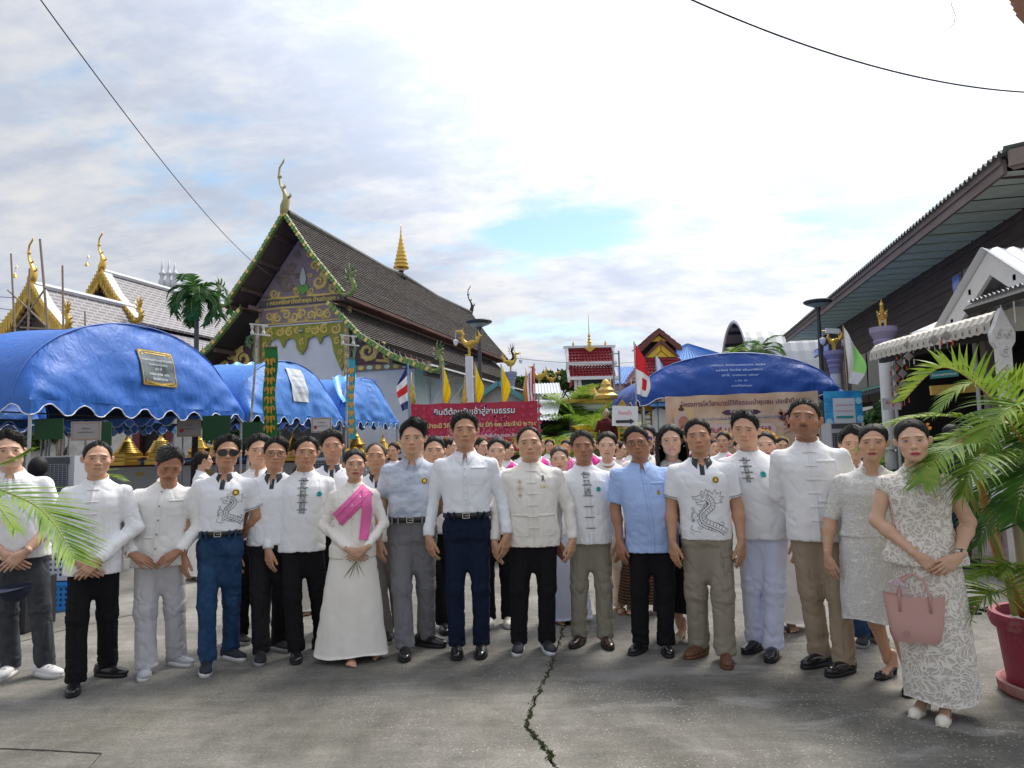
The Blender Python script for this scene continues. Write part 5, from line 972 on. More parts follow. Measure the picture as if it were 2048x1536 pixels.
def carved_post():
 p=at(2003,615,7.6);b=at(2010,745,7.6);T=empty('carved_post','white carved wooden post with a pointed leaf-shaped head','post',(p.x,7.6,0));z=p.z;WB=mat('weathered white carving',(.60,.59,.57),rough=.8,bump=1.0,bscale=25,var=.15,vscale=20)
 mb=MB();mb.prism([(-.07,z-1.3),(.07,z-1.3),(.075,z-.45),(.12,z-.38),(.13,z-.28),(.08,z-.18),(.03,z-.06),(0,z),(-.03,z-.06),(-.08,z-.18),(-.13,z-.28),(-.12,z-.38),(-.075,z-.45)],.07,0);mb.build('carving',[WB],T);q=MB()
 for(x,zz,r_,d)in((-.05,z-.3,.045,1),(.05,z-.3,.045,-1),(0,z-.5,.05,1),(-.02,z-.68,.045,-1),(.02,z-.86,.045,1),(0,z-1.05,.045,-1)):scroll(q,x,zz,r_,d,1,0,.018,leaves=4)
 q.build('carved_scroll',[WB],T);mb=MB();mb.box((0,.035,(z-1.3)/2),(.16,.12,z-1.3));mb.build('pedestal',[WHD],T)
carved_post()
def mobiles():
 DM=mat('woven diamond',(.34,.32,.30),rough=.8);RD=mat('red tassel',(.45,.06,.02));WT=mat('pale tassel',(.5,.49,.46));nm=['with three red tassels, under the near end of the awning','small and grey, left of the red-tasselled one','white, hanging in two diamonds','longest string with red tassels','string of red tasselled diamonds at the column','pale string at the left end of the awning']
 for i,(px,py,Y,n,m)in enumerate([(1893,672,9.2,1,RD),(1868,680,9.5,1,WT),(1816,690,10.6,2,WT),(1802,704,11.0,5,RD),(1790,735,11.3,4,RD),(1794,697,11.4,2,WT)]):
  p=at(px,py,Y);T=empty('hanging_mobile','woven thread diamond mobile '+nm[i],'mobile',p);T['group']='thread diamond mobiles under the awning';z=0;mb=MB();mb.tube([(0,0,.15),(0,0,-.17*n)],.003,4);mb.build('string',[WT],T)
  for k in range(n):
   s_=.075;mb=MB();mb.prism([(-s_,z),(0,z-s_),(s_,z),(0,z+s_)],.006,0);mb.prism([(-s_*.5,z),(0,z-s_*.5),(s_*.5,z),(0,z+s_*.5)],-.01,0);mb.build('diamond',[DM],T)
   for x in(-s_,s_):mb=MB();mb.tube([(x,0,z),(x,0,z-.06)],.002,4);mb.lathe([(.004,-.13),(.013,-.12),(.010,-.06),(.004,-.05)],6,(x,0,z));mb.build('tassel',[m],T)
   z-=.17
mobiles()
# ================================================================ wires
def wire(label,pts,r_):
 mb=MB();mb.tube(pts,r_,5);tag(mb.build('cable',[mat('cable black',(.03,.03,.035),rough=.6)],smooth=True),label,'cable')
def catp(a,b,sag,n=30):return[a.lerp(b,i/n)-Vector((0,0,sag*4*(i/n)*(1-i/n)))for i in range(n+1)]
wire('thin cable running down from the upper left to the temple gable',catp(at(60,-30,9),at(556,560,31.2),.55),.010)
wire('thick black cable sagging across the upper right sky',catp(at(1330,-25,7.0),at(2120,186,9.5),.30),.011)
wire('loose curling cable end hanging at the top right',[at(1900,-20,8),at(1903,10,8),at(1911,30,8),at(1908,48,8),at(1899,56,8)],.004)
for i,(a,b)in enumerate((((-20,592),(460,600)),((-20,615),(330,622)),((-20,632),(250,700)),((-20,650),(120,700)))):wire(['highest faint utility wire behind the left temple roofs','second faint utility wire behind the left temple roofs','sloping faint wire low at the left margin','lowest sloping faint wire at the left margin'][i],catp(at(*a,48),at(*b,50),.3),.022)
wire('fine string running from the temple eave past the tricolour flag',catp(at(1030,716,29),at(1290,722,44),.2),.012)
mb=MB();p=at(2052,8,6);mb.xf=Matrix.Translation(p);
mb.xf=None
BR=empty('tiled_eave_corner','corner of a terracotta eave poking into the top right','roof',p)
for i in range(4):mb=MB();mb.box((.02+.02*i,0,.10-.055*i),(.18,.3,.045),rot=(0,.9,0));mb.build('eave_tile',[mat('terracotta',(.42,.22,.15),rough=.8,var=.2)],BR)
# ================================================================ palms and plants
def leafm(n,c,c2=None,tr=.35,rough=.42):return mat(n,c,rough=rough+.1,transl=tr,col2=c2,vscale=6,var=.25,spec=.3)
PALM=leafm('areca leaf',(.13,.26,.03),(.24,.35,.05));PALMD=leafm('areca leaf shade',(.035,.12,.02),(.08,.19,.03));PALMY=leafm('sunlit areca leaf',(.17,.29,.025),(.28,.36,.06));COCO=leafm('coconut leaf',(.03,.10,.02),(.06,.16,.03));RACH=mat('leaf stalk',(.25,.26,.06),rough=.5);RACO=mat('orange stalk',(.40,.17,.03),rough=.5)  # sunlit and shaded leaf tones are put into separate colours
def catmull(P,m=6):
 out=[]
 for i in range(len(P)-1):
  p0,p1,p2,p3=P[max(0,i-1)],P[i],P[i+1],P[min(len(P)-1,i+2)]
  for j in range(m):t=j/m;out.append(.5*((2*p1)+(-p0+p2)*t+(2*p0-5*p1+4*p2-p3)*t*t+(-p0+3*p1-3*p2+p3)*t**3))
 return out+[P[-1]]
def frond_mesh(mb,pts,ll,n,w_,t0=.18,seed=0,droop=.35,up=None,stem=.006,vee=.5,sweep=.55,ragged=.15):
 rr=random.Random(seed);P=catmull([Vector(p)for p in pts],8);N_=len(P)-1;mb.tube(P,[stem*(1.2-i/N_)for i in range(N_+1)],5,0)
 for i in range(n):
  t=t0+(1-t0)*(i+.5)/n;f=t*N_;k=min(int(f),N_-1);p=P[k].lerp(P[k+1],f-k);T=(P[k+1]-P[k]).normalized();u=Vector(up)if up else Vector((0,0,1));side=T.cross(u)
  side=side.normalized()if side.length>.1 else Vector((1,0,0));nn=side.cross(T).normalized();l=ll*(math.sin(math.pi*min(1,.12+.80*t))**.7)*rr.uniform(1-ragged,1+ragged*.5)
  for s_ in(-1,1):
   sw=sweep*rr.uniform(.75,1.25)+.5*t;d=(side*s_+T*sw+nn*vee*rr.uniform(.6,1.2)).normalized();q=p.copy();ww=(T-d*T.dot(d)).normalized();V=[];m=5
   for j in range(m+1):
    v=j/m;wd=w_*(.45+.55*math.sin(math.pi*min(1,v*1.05+.12)))*(1-v**3)+.0008;V+=[q-ww*wd*.5,q+nn*wd*-.12,q+ww*wd*.5]
    d=(d+Vector((0,0,-1))*droop*(1.6/m)*(.3+v)).normalized();q=q+d*(l/m)
   F=[]
   for j in range(m):a=j*3;F+=[(a,a+1,a+4,a+3),(a+1,a+2,a+5,a+4)]
   mb.add(V,F,1)
def frond(T,pts,ll,n,w_,mats,**k):mb=MB();frond_mesh(mb,pts,ll,n,w_,**k);o=mb.build('frond',mats,T,smooth=True);return o
def potted():
 g=gnd(2122,1392);O=Vector((g.x,g.y,0));T=empty('potted_palm','areca palm in a large scuffed crimson pot at the right edge','palm',O);PM=mat('crimson pot',(.26,.022,.055),rough=.55,col2=(.33,.16,.15),vscale=3.2,bump=.15,bscale=30)
 nt=PM.node_tree
 for n_ in nt.nodes:
  if n_.type=='VALTORGB':n_.color_ramp.elements[0].position=.60;n_.color_ramp.elements[1].position=.68
 mb=MB();mb.lathe([(.225,0),(.225,.04),(.25,.05),(.285,.38),(.31,.38),(.325,.43),(.315,.46),(.28,.46),(.27,.40),(.05,.39)],40);pot=mb.build('pot',[PM],T,smooth=False);mb=MB();mb.lathe([(.28,0),(.30,.02),(.305,.07),(.285,.075),(.24,.05)],40);mb.build('saucer',[mat('pale pot foot',(.36,.24,.20),rough=.7,col2=(.30,.05,.07),vscale=4)],T);mb=MB();mb.lathe([(.27,.40),(.1,.415),(.01,.42)],20);mb.build('soil',[mat('pot soil',(.04,.03,.02))],T)
 L_=lambda px,py,Y:at(px,py,Y)-O;Y=g.y
 for(pts,r_,m)in(([(2050,1230,Y),(2005,1130,Y-.05),(1978,1040,Y-.05),(1960,960,Y-.05)],.026,RACO),([(2060,1230,Y),(2040,1080,Y+.05),(2020,950,Y+.05)],.03,mat('ringed stem',(.32,.27,.16),rough=.6)),([(2085,1230,Y),(2075,1050,Y),(2070,900,Y)],.032,mat('ringed stem',(.32,.27,.16))),([(2030,1230,Y-.1),(1998,1100,Y-.12),(1945,1000,Y-.15),(1925,960,Y-.2)],.014,RACH),([(2100,1230,Y),(2110,1000,Y),(2120,850,Y)],.03,RACO)):
  mb=MB();P=catmull([L_(*p)for p in pts],5);mb.tube(P,[r_*(1.25-.5*i/len(P))for i in range(len(P))],9);mb.build('stem',[m],T,smooth=True)
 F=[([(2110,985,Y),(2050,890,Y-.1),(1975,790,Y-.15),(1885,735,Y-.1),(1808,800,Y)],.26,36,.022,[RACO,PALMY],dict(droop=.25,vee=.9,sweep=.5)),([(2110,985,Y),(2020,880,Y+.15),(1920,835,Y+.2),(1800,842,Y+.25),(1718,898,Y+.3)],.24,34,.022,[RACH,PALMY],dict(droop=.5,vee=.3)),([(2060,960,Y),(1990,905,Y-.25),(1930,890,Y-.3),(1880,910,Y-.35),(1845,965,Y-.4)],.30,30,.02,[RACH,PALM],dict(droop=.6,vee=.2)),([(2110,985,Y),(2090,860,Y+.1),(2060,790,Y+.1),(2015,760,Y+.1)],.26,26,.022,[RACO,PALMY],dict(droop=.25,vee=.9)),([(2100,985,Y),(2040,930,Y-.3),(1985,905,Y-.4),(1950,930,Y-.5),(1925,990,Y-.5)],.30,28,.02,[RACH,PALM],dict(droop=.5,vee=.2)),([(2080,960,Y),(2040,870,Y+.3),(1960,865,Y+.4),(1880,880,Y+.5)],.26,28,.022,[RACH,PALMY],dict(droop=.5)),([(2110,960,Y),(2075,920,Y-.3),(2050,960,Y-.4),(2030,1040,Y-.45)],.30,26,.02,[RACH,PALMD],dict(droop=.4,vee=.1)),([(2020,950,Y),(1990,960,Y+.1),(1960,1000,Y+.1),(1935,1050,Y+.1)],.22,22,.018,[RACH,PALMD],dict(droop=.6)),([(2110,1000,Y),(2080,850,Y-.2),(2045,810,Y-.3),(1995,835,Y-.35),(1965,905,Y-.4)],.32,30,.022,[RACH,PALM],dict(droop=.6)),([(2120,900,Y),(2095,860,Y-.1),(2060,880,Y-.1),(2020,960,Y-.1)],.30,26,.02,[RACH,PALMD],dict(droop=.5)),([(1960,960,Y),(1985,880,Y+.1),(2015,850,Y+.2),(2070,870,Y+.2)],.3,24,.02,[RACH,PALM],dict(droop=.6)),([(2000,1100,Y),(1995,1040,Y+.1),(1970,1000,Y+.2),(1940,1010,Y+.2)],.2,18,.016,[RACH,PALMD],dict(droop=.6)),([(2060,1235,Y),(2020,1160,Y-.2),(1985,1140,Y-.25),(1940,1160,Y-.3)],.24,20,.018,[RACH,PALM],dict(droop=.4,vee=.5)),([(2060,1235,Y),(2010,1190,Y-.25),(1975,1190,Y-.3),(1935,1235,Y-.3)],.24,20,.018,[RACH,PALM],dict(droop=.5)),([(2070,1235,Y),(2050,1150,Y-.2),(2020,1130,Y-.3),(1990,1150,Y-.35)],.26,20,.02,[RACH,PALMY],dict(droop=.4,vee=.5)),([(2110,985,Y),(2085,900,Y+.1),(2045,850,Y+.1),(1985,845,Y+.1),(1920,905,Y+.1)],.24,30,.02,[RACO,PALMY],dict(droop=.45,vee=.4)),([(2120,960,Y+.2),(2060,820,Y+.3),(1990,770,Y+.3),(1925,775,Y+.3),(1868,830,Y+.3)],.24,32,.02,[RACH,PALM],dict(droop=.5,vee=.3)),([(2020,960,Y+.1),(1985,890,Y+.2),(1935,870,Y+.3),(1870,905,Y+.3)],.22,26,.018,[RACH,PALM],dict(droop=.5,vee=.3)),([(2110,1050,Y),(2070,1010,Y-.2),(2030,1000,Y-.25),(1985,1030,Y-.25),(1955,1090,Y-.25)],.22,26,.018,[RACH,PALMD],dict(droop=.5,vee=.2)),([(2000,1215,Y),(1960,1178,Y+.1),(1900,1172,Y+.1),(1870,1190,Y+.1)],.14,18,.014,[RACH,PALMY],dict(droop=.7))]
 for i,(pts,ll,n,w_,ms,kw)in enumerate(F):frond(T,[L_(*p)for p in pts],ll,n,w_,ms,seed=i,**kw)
potted()
def leftpalm():
 O=Vector((-3.35,3.2,0));T=empty('areca_palm','areca palm standing just outside the left edge, fronds reaching over the men','palm',O);L_=lambda px,py,Y:at(px,py,Y)-O
 mb=MB();mb.tube([(0,0,0),(.02,0,.6),(0,.02,1.25)],[.05,.035,.02],8);mb.build('stem',[RACH],T)
 for i,(pts,ll,n,w_,ms,kw)in enumerate([([(-160,960,3.2),(-80,925,3.1),(0,928,3.0),(60,900,3.0)],.10,26,.012,[RACH,PALM],dict(droop=.1,vee=.05,sweep=1.8)),([(-170,1050,3.2),(-60,975,3.0),(50,1000,2.9),(110,1050,2.85),(150,1118,2.8)],.26,34,.013,[RACH,PALM],dict(droop=.15,vee=.3,sweep=.9)),([(-170,1080,3.2),(-90,1000,3.1),(-20,1000,3.1),(30,1060,3.1)],.16,22,.013,[RACH,PALM],dict(droop=.3,vee=.2,sweep=.8)),([(-160,940,3.2),(-90,880,3.2),(-50,850,3.3)],.2,20,.014,[RACH,PALM],dict(droop=.3))]):frond(T,[L_(*p)for p in pts],ll,n,w_,ms,seed=20+i,**kw)
leftpalm()
def palm_tree(label,O,H,nf,fl,ll,n,w_,ms,seed,curl=1.0,trunk=.12,el=(.2,1.2)):
 rr=random.Random(seed);T=empty('palm_tree',label,'palm',O);mb=MB();mb.tube([(0,0,0),(.05,0,H*.5),(0,0,H)],[trunk*1.2,trunk,trunk*.75],9);mb.build('trunk',[mat('palm trunk',(.10,.085,.065),rough=.85,bump=.8,bscale=14,stretch=(1,1,5),var=.3)],T)
 for i in range(nf):
  a=i*2.399+rr.uniform(-.3,.3);e=el[0]+(el[1]-el[0])*(i+.5)/nf;l=fl*rr.uniform(.8,1.1);c,s_=math.cos(a),math.sin(a);P=[];x=0;z=H;ang=e
  for k in range(6):P.append((c*x,s_*x,z));x+=math.cos(ang)*l/5;z+=math.sin(ang)*l/5;ang-=.42*curl
  mb=MB();frond_mesh(mb,P,ll,n,w_,seed=seed*50+i,droop=.6,stem=.02,vee=.1,t0=.12);mb.build('frond',ms,T,smooth=True)
 return T
p=at(392,655,23);palm_tree('coconut palm with drooping fronds between the gilded temple and the old hall',Vector((p.x,23,0)),at(392,592,23).z,16,1.45,.50,26,.06,[RACH,COCO],3,1.25,.09,(-.3,1.35))
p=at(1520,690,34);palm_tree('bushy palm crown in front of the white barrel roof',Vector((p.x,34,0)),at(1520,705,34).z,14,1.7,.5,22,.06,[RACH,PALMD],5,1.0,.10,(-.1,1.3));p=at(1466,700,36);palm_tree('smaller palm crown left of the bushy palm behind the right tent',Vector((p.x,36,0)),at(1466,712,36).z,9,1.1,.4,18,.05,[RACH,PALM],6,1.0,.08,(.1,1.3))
def clump(label,px,py,Y,n,fl,ll,ms,seed,z0=.3,w_=.035,el=(.4,1.45),cat='palm',name='palm_clump'):
 rr=random.Random(seed);p=at(px,py,Y);T=empty(name,label,cat,(p.x,Y,0));H=max(.2,p.z-fl*.55)
 for s_ in range(4):a=s_*1.6+seed;mb=MB();mb.tube([(.15*math.cos(a),.15*math.sin(a),0),(.25*math.cos(a),.25*math.sin(a),H)],[.04,.03],6);mb.build('stem',[RACH],T)
 for i in range(n):
  a=i*2.399;e=el[0]+(el[1]-el[0])*rr.random();l=fl*rr.uniform(.7,1.1);c,q=math.cos(a),math.sin(a);P=[];x=.2;z=H*rr.uniform(.75,1.05);ang=e
  for k in range(5):P.append((c*x,q*x,z));x+=math.cos(ang)*l/4;z+=math.sin(ang)*l/4;ang-=.38
  mb=MB();frond_mesh(mb,P,ll,20,w_,seed=seed*70+i,droop=.45,stem=.012,vee=.25);mb.build('frond',[RACH,rr.choice(ms)],T,smooth=True)
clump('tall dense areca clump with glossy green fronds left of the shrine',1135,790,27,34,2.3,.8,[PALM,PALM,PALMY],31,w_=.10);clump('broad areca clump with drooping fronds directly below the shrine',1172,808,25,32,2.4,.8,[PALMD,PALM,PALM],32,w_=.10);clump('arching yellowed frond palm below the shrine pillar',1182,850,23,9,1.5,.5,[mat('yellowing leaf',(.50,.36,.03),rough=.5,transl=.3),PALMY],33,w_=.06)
clump('yellow-green ornamental palm just right of the crimson banner',1087,868,15,26,.75,.32,[PALMY,PALMY,PALM],34,w_=.022);clump('yellow-green ornamental palm behind the flower-haired dancers',1125,872,17,22,.75,.32,[PALMY,PALM],35,w_=.024);clump('low yellow-green palm by the air cooler under the left tent',158,940,12,16,.6,.26,[PALMY],36,w_=.02);clump('green shrub palm behind the right air cooler',1755,905,14,22,1.0,.4,[PALMD,PALM],37,w_=.035)
REDL=leafm('red cordyline leaf',(.22,.02,.03),(.10,.02,.02));
def cordy():
 p=at(1318,880,15.5);rr=random.Random(9);T=empty('cordyline','dark red cordyline plant left of the right tent post','plant',(p.x,15.5,0))
 for s_ in range(5):
  x,y=rr.uniform(-.35,.35),rr.uniform(-.2,.2);h=rr.uniform(1.1,1.6);mb=MB();mb.tube([(x,y,0),(x*1.2,y,h)],.018,6);mb.build('stem',[RACO],T);mb=MB()
  for i in range(26):
   a=i*2.4;e=rr.uniform(.2,1.3);l=rr.uniform(.3,.5);b=Vector((x*1.2,y,h-.012*i));d=Vector((math.cos(a)*math.cos(e),math.sin(a)*math.cos(e),math.sin(e)));sd_=Vector((-math.sin(a),math.cos(a),0))*.03;m_=b+d*l*.55;t_=b+d*l+Vector((0,0,-.08));mb.add([b,m_-sd_,t_,m_+sd_],[(0,1,2,3)])
  mb.build('leaf_rosette',[REDL],T)
cordy()
def broadleaf(label,px,py,Y,w_,h,seed,col=None,n=5200,ls=.34):
 rng=np.random.default_rng(seed);p=at(px,py,Y);T=empty('tree',label,'tree',(p.x,Y,0));zc=p.z;mb=MB();mb.tube([(0,0,0),(.1,0,zc*.5),(0,0,zc)],[.35,.28,.15],8)
 for k in range(6):a=k*1.05;mb.tube([(0,0,zc*.55),(w_*.3*math.cos(a),w_*.2*math.sin(a),zc*.8),(w_*.45*math.cos(a),w_*.3*math.sin(a),zc)],[.14,.09,.03],5)
 mb.build('trunk',[mat('bark',(.08,.065,.05),rough=.9)],T);cl=rng.normal(size=(26,3))*np.array([w_*.22,w_*.18,h*.20]);cl[:,2]=np.abs(cl[:,2])*.9;V=[];F=[]
 ci=rng.integers(0,26,n);c=cl[ci];d=rng.normal(size=(n,3));d/=np.linalg.norm(d,axis=1)[:,None];d[:,2]*=.55;pos=c+d*(w_*.10*rng.random((n,1))**.4)*1.1
 ax=rng.normal(size=(n,3));ax/=np.linalg.norm(ax,axis=1)[:,None];bx=np.cross(ax,rng.normal(size=(n,3)));bx/=np.linalg.norm(bx,axis=1)[:,None];q=ls*(.6+.6*rng.random((n,1)))
 V=np.stack([pos-ax*q,pos-bx*q*.5,pos+ax*q,pos+bx*q*.5],1).reshape(-1,3)+np.array([0,0,zc]);F=np.arange(n*4).reshape(-1,4);mkobj('crown',mkmesh('crown',V,F,[col or leafm('far leaf',(.045,.085,.02),(.09,.13,.03),tr=.25,rough=.7)]),T)
broadleaf('wide dark rain tree far behind the golden goose columns',1090,772,62,9,3.0,1);broadleaf('round green tree far behind the white sheet roofs',1045,785,60,6,2.5,2);broadleaf('leafy tree seen through the shrine niche',1185,775,60,6,3.0,3);broadleaf('small leafy tree behind the middle tent post',470,890,30,4,2.0,4,n=2500,ls=.16);broadleaf('green shrubbery tree behind the golden chedi row',120,890,34,6,2.5,5,n=3000,ls=.2)
broadleaf('tree in the shade beside the right tent',1800,850,17,2.6,2.2,6,n=2600,ls=.11,col=leafm('shade leaf',(.03,.08,.02),(.06,.13,.03),tr=.25))
# ================================================================ under and around the tents
def cooler(label,px,py,Y,w_,h,rz=0):
 p=at(px,py,Y);T=empty('air_cooler',label,'air cooler',(p.x,Y,0),rz);z1=p.z;z0=z1-h;GB=mat('cooler grey',(.42,.44,.47),rough=.5);DG=mat('cooler dark',(.05,.055,.065),rough=.5)
 mb=MB();mb.box((0,.0,(z0+z1)/2),(w_,.4,h));mb.build('case',[GB],T);mb=MB();mb.box((-.02,-.206,z1-.06),(w_*.86,.02,.09));mb.build('control_panel',[DG],T);mb=MB();mb.box((-.03,-.203,z1-h*.56),(w_*.82,.012,h*.72));mb.build('grille_recess',[mat('grille dark',(.02,.022,.026))],T)
 for i in range(14):mb=MB();mb.box((-.03,-.215,z1-h*.22-i*h*.05),(w_*.8,.012,.010));mb.build('slat',[mat('slat grey',(.22,.24,.27))],T)
 q=MB()
 for i in range(9):q.box((-w_*.42+i*w_*.095,-.222,z1-h*.56),(.006,.008,h*.7))
 q.build('grille_bars',[mat('slat grey',(.22,.24,.27))],T);mb=MB();mb.box((0,0,z0/2),(w_*.9,.36,z0));mb.build('water_tank',[GB if z0<.6 else DG],T)
cooler('grey air cooler with a wire grille under the left tent',121,912,9.2,.50,.48,R(10));cooler('white air cooler behind the men at the right tent',1684,846,13,.62,.9,0);cooler('small white air cooler between the jacketed man and the dark-haired man',640,903,13,.55,.8)
def table():
 p=at(150,985,9.0);T=empty('covered_table','long table under dark patterned cloth beneath the left tent','table',(p.x-.2,9.2,0),R(12));mb=MB();mb.box((0,0,.97),(2.6,.8,.04));mb.build('tabletop',[DWD],T);q=MB();G=[[(-1.32+2.64*i/40,-.42-.02*math.sin(i*1.3)*j/4,1.0-.40*j/4)for i in range(41)]for j in range(5)];q.grid(G,0,flip=True);q.grid([[(-1.32,-.42,1.0),(1.32,-.42,1.0)],[(-1.32,.42,1.0),(1.32,.42,1.0)]]);q.build('tablecloth',[mat('dark navy cloth',(.012,.016,.04),rough=.8,col2=(.03,.035,.06),vscale=20)],T)
 for x in(-1.2,1.2):
  for y in(-.34,.34):mb=MB();mb.tube([(x,y,0),(x*.97,y,.96)],.014,6);mb.build('leg',[mat('black steel',(.02,.02,.02))],T)
table()
def crate(label,px,py,z0,col,rz=0):
 g=gnd(px,py);T=empty('plastic_crate',label,'crate',(g.x,g.y,z0),rz);T['group']='crates under the table';m=col;w_,d,h=.50,.36,.28
 for(nm,c,s_)in(('side',(0,-d/2,h/2),(w_,.012,h)),('side',(0,d/2,h/2),(w_,.012,h)),('end',(-w_/2,0,h/2),(.012,d,h)),('end',(w_/2,0,h/2),(.012,d,h)),('bottom',(0,0,.008),(w_,d,.012))):mb=MB();mb.box(c,s_);mb.build(nm,[m],T)
 q=MB();q.box((0,-d/2-.004,h-.02),(w_+.03,.03,.035));q.box((0,-d/2-.004,.02),(w_+.01,.02,.03));q.build('rim',[m],T);q=MB()
 for i in range(10):
  for j in range(4):q.box((-w_*.42+i*w_*.093,-d/2-.008,.06+j*.05),(.018,.004,.022))
 q.build('perforations',[mat('crate hole',(.01,.03,.12))],T,kind='stuff')
crate('bright blue perforated crate on the ground behind the slim man',104,1216,0,mat('crate blue',(.04,.30,.80),rough=.4),R(8));crate('white crate stacked on the bright blue one',104,1216,.29,mat('crate white',(.55,.58,.65),rough=.4),R(6))
mb=MB();g=gnd(18,1258);mb.box((g.x,g.y,.22),(.55,.4,.42));mb.box((g.x,g.y-.205,.22),(.45,.02,.32),1);tag(mb.build('speaker_box',[mat('black vinyl',(.012,.013,.018),rough=.5),mat('black mesh',(.02,.02,.024),rough=.8)]),'black speaker box on the ground at the left edge','speaker')
def card(label,px,py,Y,w_,h,base,name='certificate',lines=(),border=None,lm=None,rz=0,tilt=0,seal=None):
 p=at(px,py,Y);T=empty(name,label,'sign'if name!='certificate'else 'certificate',p,rz);mb=MB();mb.box((0,0,0),(w_,.012,h),rot=(0,tilt,0));b=mb.build('sheet',[base],T)
 if border:q=MB();[q.box(c,s_,rot=(0,tilt,0))for c,s_ in(((0,-.009,h*.44),(w_*.92,.004,h*.05)),((0,-.009,-h*.44),(w_*.92,.004,h*.05)),((-w_*.45,-.009,0),(w_*.03,.004,h*.9)),((w_*.45,-.009,0),(w_*.03,.004,h*.9)))];q.build('border',[border],b)
 q=MB()
 for(s,dz,ww)in lines:put_text(q,s,ww,(0,-.01,dz),(Vector((math.cos(tilt),0,-math.sin(tilt))),Vector((0,0,1)),Vector((0,-1,0))),bold=.01,up=.002)
 if q.V:q.build('lettering',[lm or BLET],b)
 if seal:q=MB();q.tube([(-w_*.3,-.006,-h*.15),(-w_*.3,-.014,-h*.15)],h*.12,12);q.build('seal',[seal],b)
 return T
CARD=mat('card',(.55,.52,.50),rough=.7);BRD=mat('card border',(.35,.22,.14));SEAL=mat('red seal',(.35,.05,.05));GRC=mat('green board',(.004,.05,.012),rough=.7)
card('framed certificate hanging under the front of the large tent',172,862,11.5,.44,.31,mat('shaded card',(.30,.28,.27)),lines=[('เกียรติบัตร',.03,.12),('ขอมอบให้ไว้เพื่อแสดงว่า',-.03,.25)],border=BRD,rz=R(15));card('certificate hanging right of centre under the large tent',378,856,16,.52,.40,mat('shaded card',(.30,.28,.27)),lines=[('เกียรติบัตร',.05,.15),('ขอมอบให้ไว้เพื่อแสดงว่า',-.03,.3)],border=BRD,seal=SEAL,rz=R(10));card('pale certificate with a red seal under the middle tent',643,850,19,.55,.40,CARD,lines=[('เกียรติบัตร',.05,.18),('ขอมอบให้ไว้เพื่อแสดงว่า',-.04,.3)],border=BRD,seal=SEAL)  # shaded card: darker copy of the card, tent shade put into its colour
for(px,py,w_,h,l)in((98,858,.5,.36,'dark green board hanging left of the first certificate'),(433,856,.62,.55,'green board hanging next to the second certificate'),(505,862,.45,.4,'green board hanging behind the leaning white pole'),(209,868,.25,.42,'bright green strip board right of the first certificate')):mb=MB();p=at(px,py,15.5 if px>300 else 12.2);mb.box(p,(w_,.02,h));tag(mb.build('green_board',[GRC]),l,'board')
card('hand-written white toilet sign with a black arrow in the crowd',1250,832,12.5,.46,.36,mat('white card',(.68,.68,.72)),name='direction_sign',lines=[('ห้องน้ำ',.02,.24)],lm=mat('pink ink',(.70,.20,.28)),tilt=.05)
mb=MB();p=at(1250,843,12.48);mb.prism([(-.16,-.025),(.09,-.025),(.09,-.05),(.17,0),(.09,.05),(.09,.025),(-.16,.025)],-.006,0,p);o=mb.build('arrow',[BLET]);o.parent=bpy.data.objects['direction_sign'];o.matrix_parent_inverse=Matrix.Translation(-bpy.data.objects['direction_sign'].location)
mb=MB();mb.tube([at(1250,850,12.52),Vector((at(1250,850,12.52).x,12.52,0))],.018,6);o=mb.build('stake',[mat('cane',(.4,.27,.13))]);o.parent=bpy.data.objects['direction_sign'];o.matrix_parent_inverse=Matrix.Translation(-bpy.data.objects['direction_sign'].location)
card('white toilet sign on the tree stump right of the tent',1783,808,12,.32,.20,mat('white card',(.68,.68,.72)),name='direction_sign',lines=[('ห้องน้ำ',.0,.2)],lm=mat('pink ink',(.70,.20,.28)))
def board():
 p=at(1690,868,15);T=empty('information_board','blue information board with a white notice at the right end of the tent','board',(p.x,15,0));z=at(1690,782,15).z;mb=MB();mb.box((0,0,z/2+.3),(.80,.05,z-.6));mb.build('panel',[mat('bright blue board',(.02,.22,.55),rough=.35,col2=(.05,.42,.75),vscale=3)],T);mb=MB();mb.box((0,-.035,z-.58),(.46,.014,.85));n=mb.build('notice',[mat('notice white',(.60,.66,.74))],T)
 q=MB();ax=(Vector((1,0,0)),Vector((0,0,1)),Vector((0,-1,0)));put_text(q,'จุดสแกนออนไลน์',.38,(0,-.044,z-.32),ax,bold=.01);put_text(q,'ร่วมทำบุญกองทุนบุญ',.38,(0,-.044,z-.44),ax,bold=.01);q.build('lettering',[mat('pink ink',(.70,.20,.28))],n);mb=MB();mb.box((0,-.046,z-.56),(.36,.006,.05));mb.build('green_bar',[mat('teal bar',(.02,.3,.3))],n)
 for(x,zz)in((.32,-.22),(.33,-.6),(-.33,-.65)):mb=MB();mb.tube([(x,-.02,z+zz),(x,-.04,z+zz)],.07,14);mb.build('round_icon',[mat('icon pale',(.35,.65,.85))],T)
 for x in(-.3,.3):mb=MB();mb.box((x,0,.3),(.04,.04,.6));mb.build('leg',[PVC],T)
board()
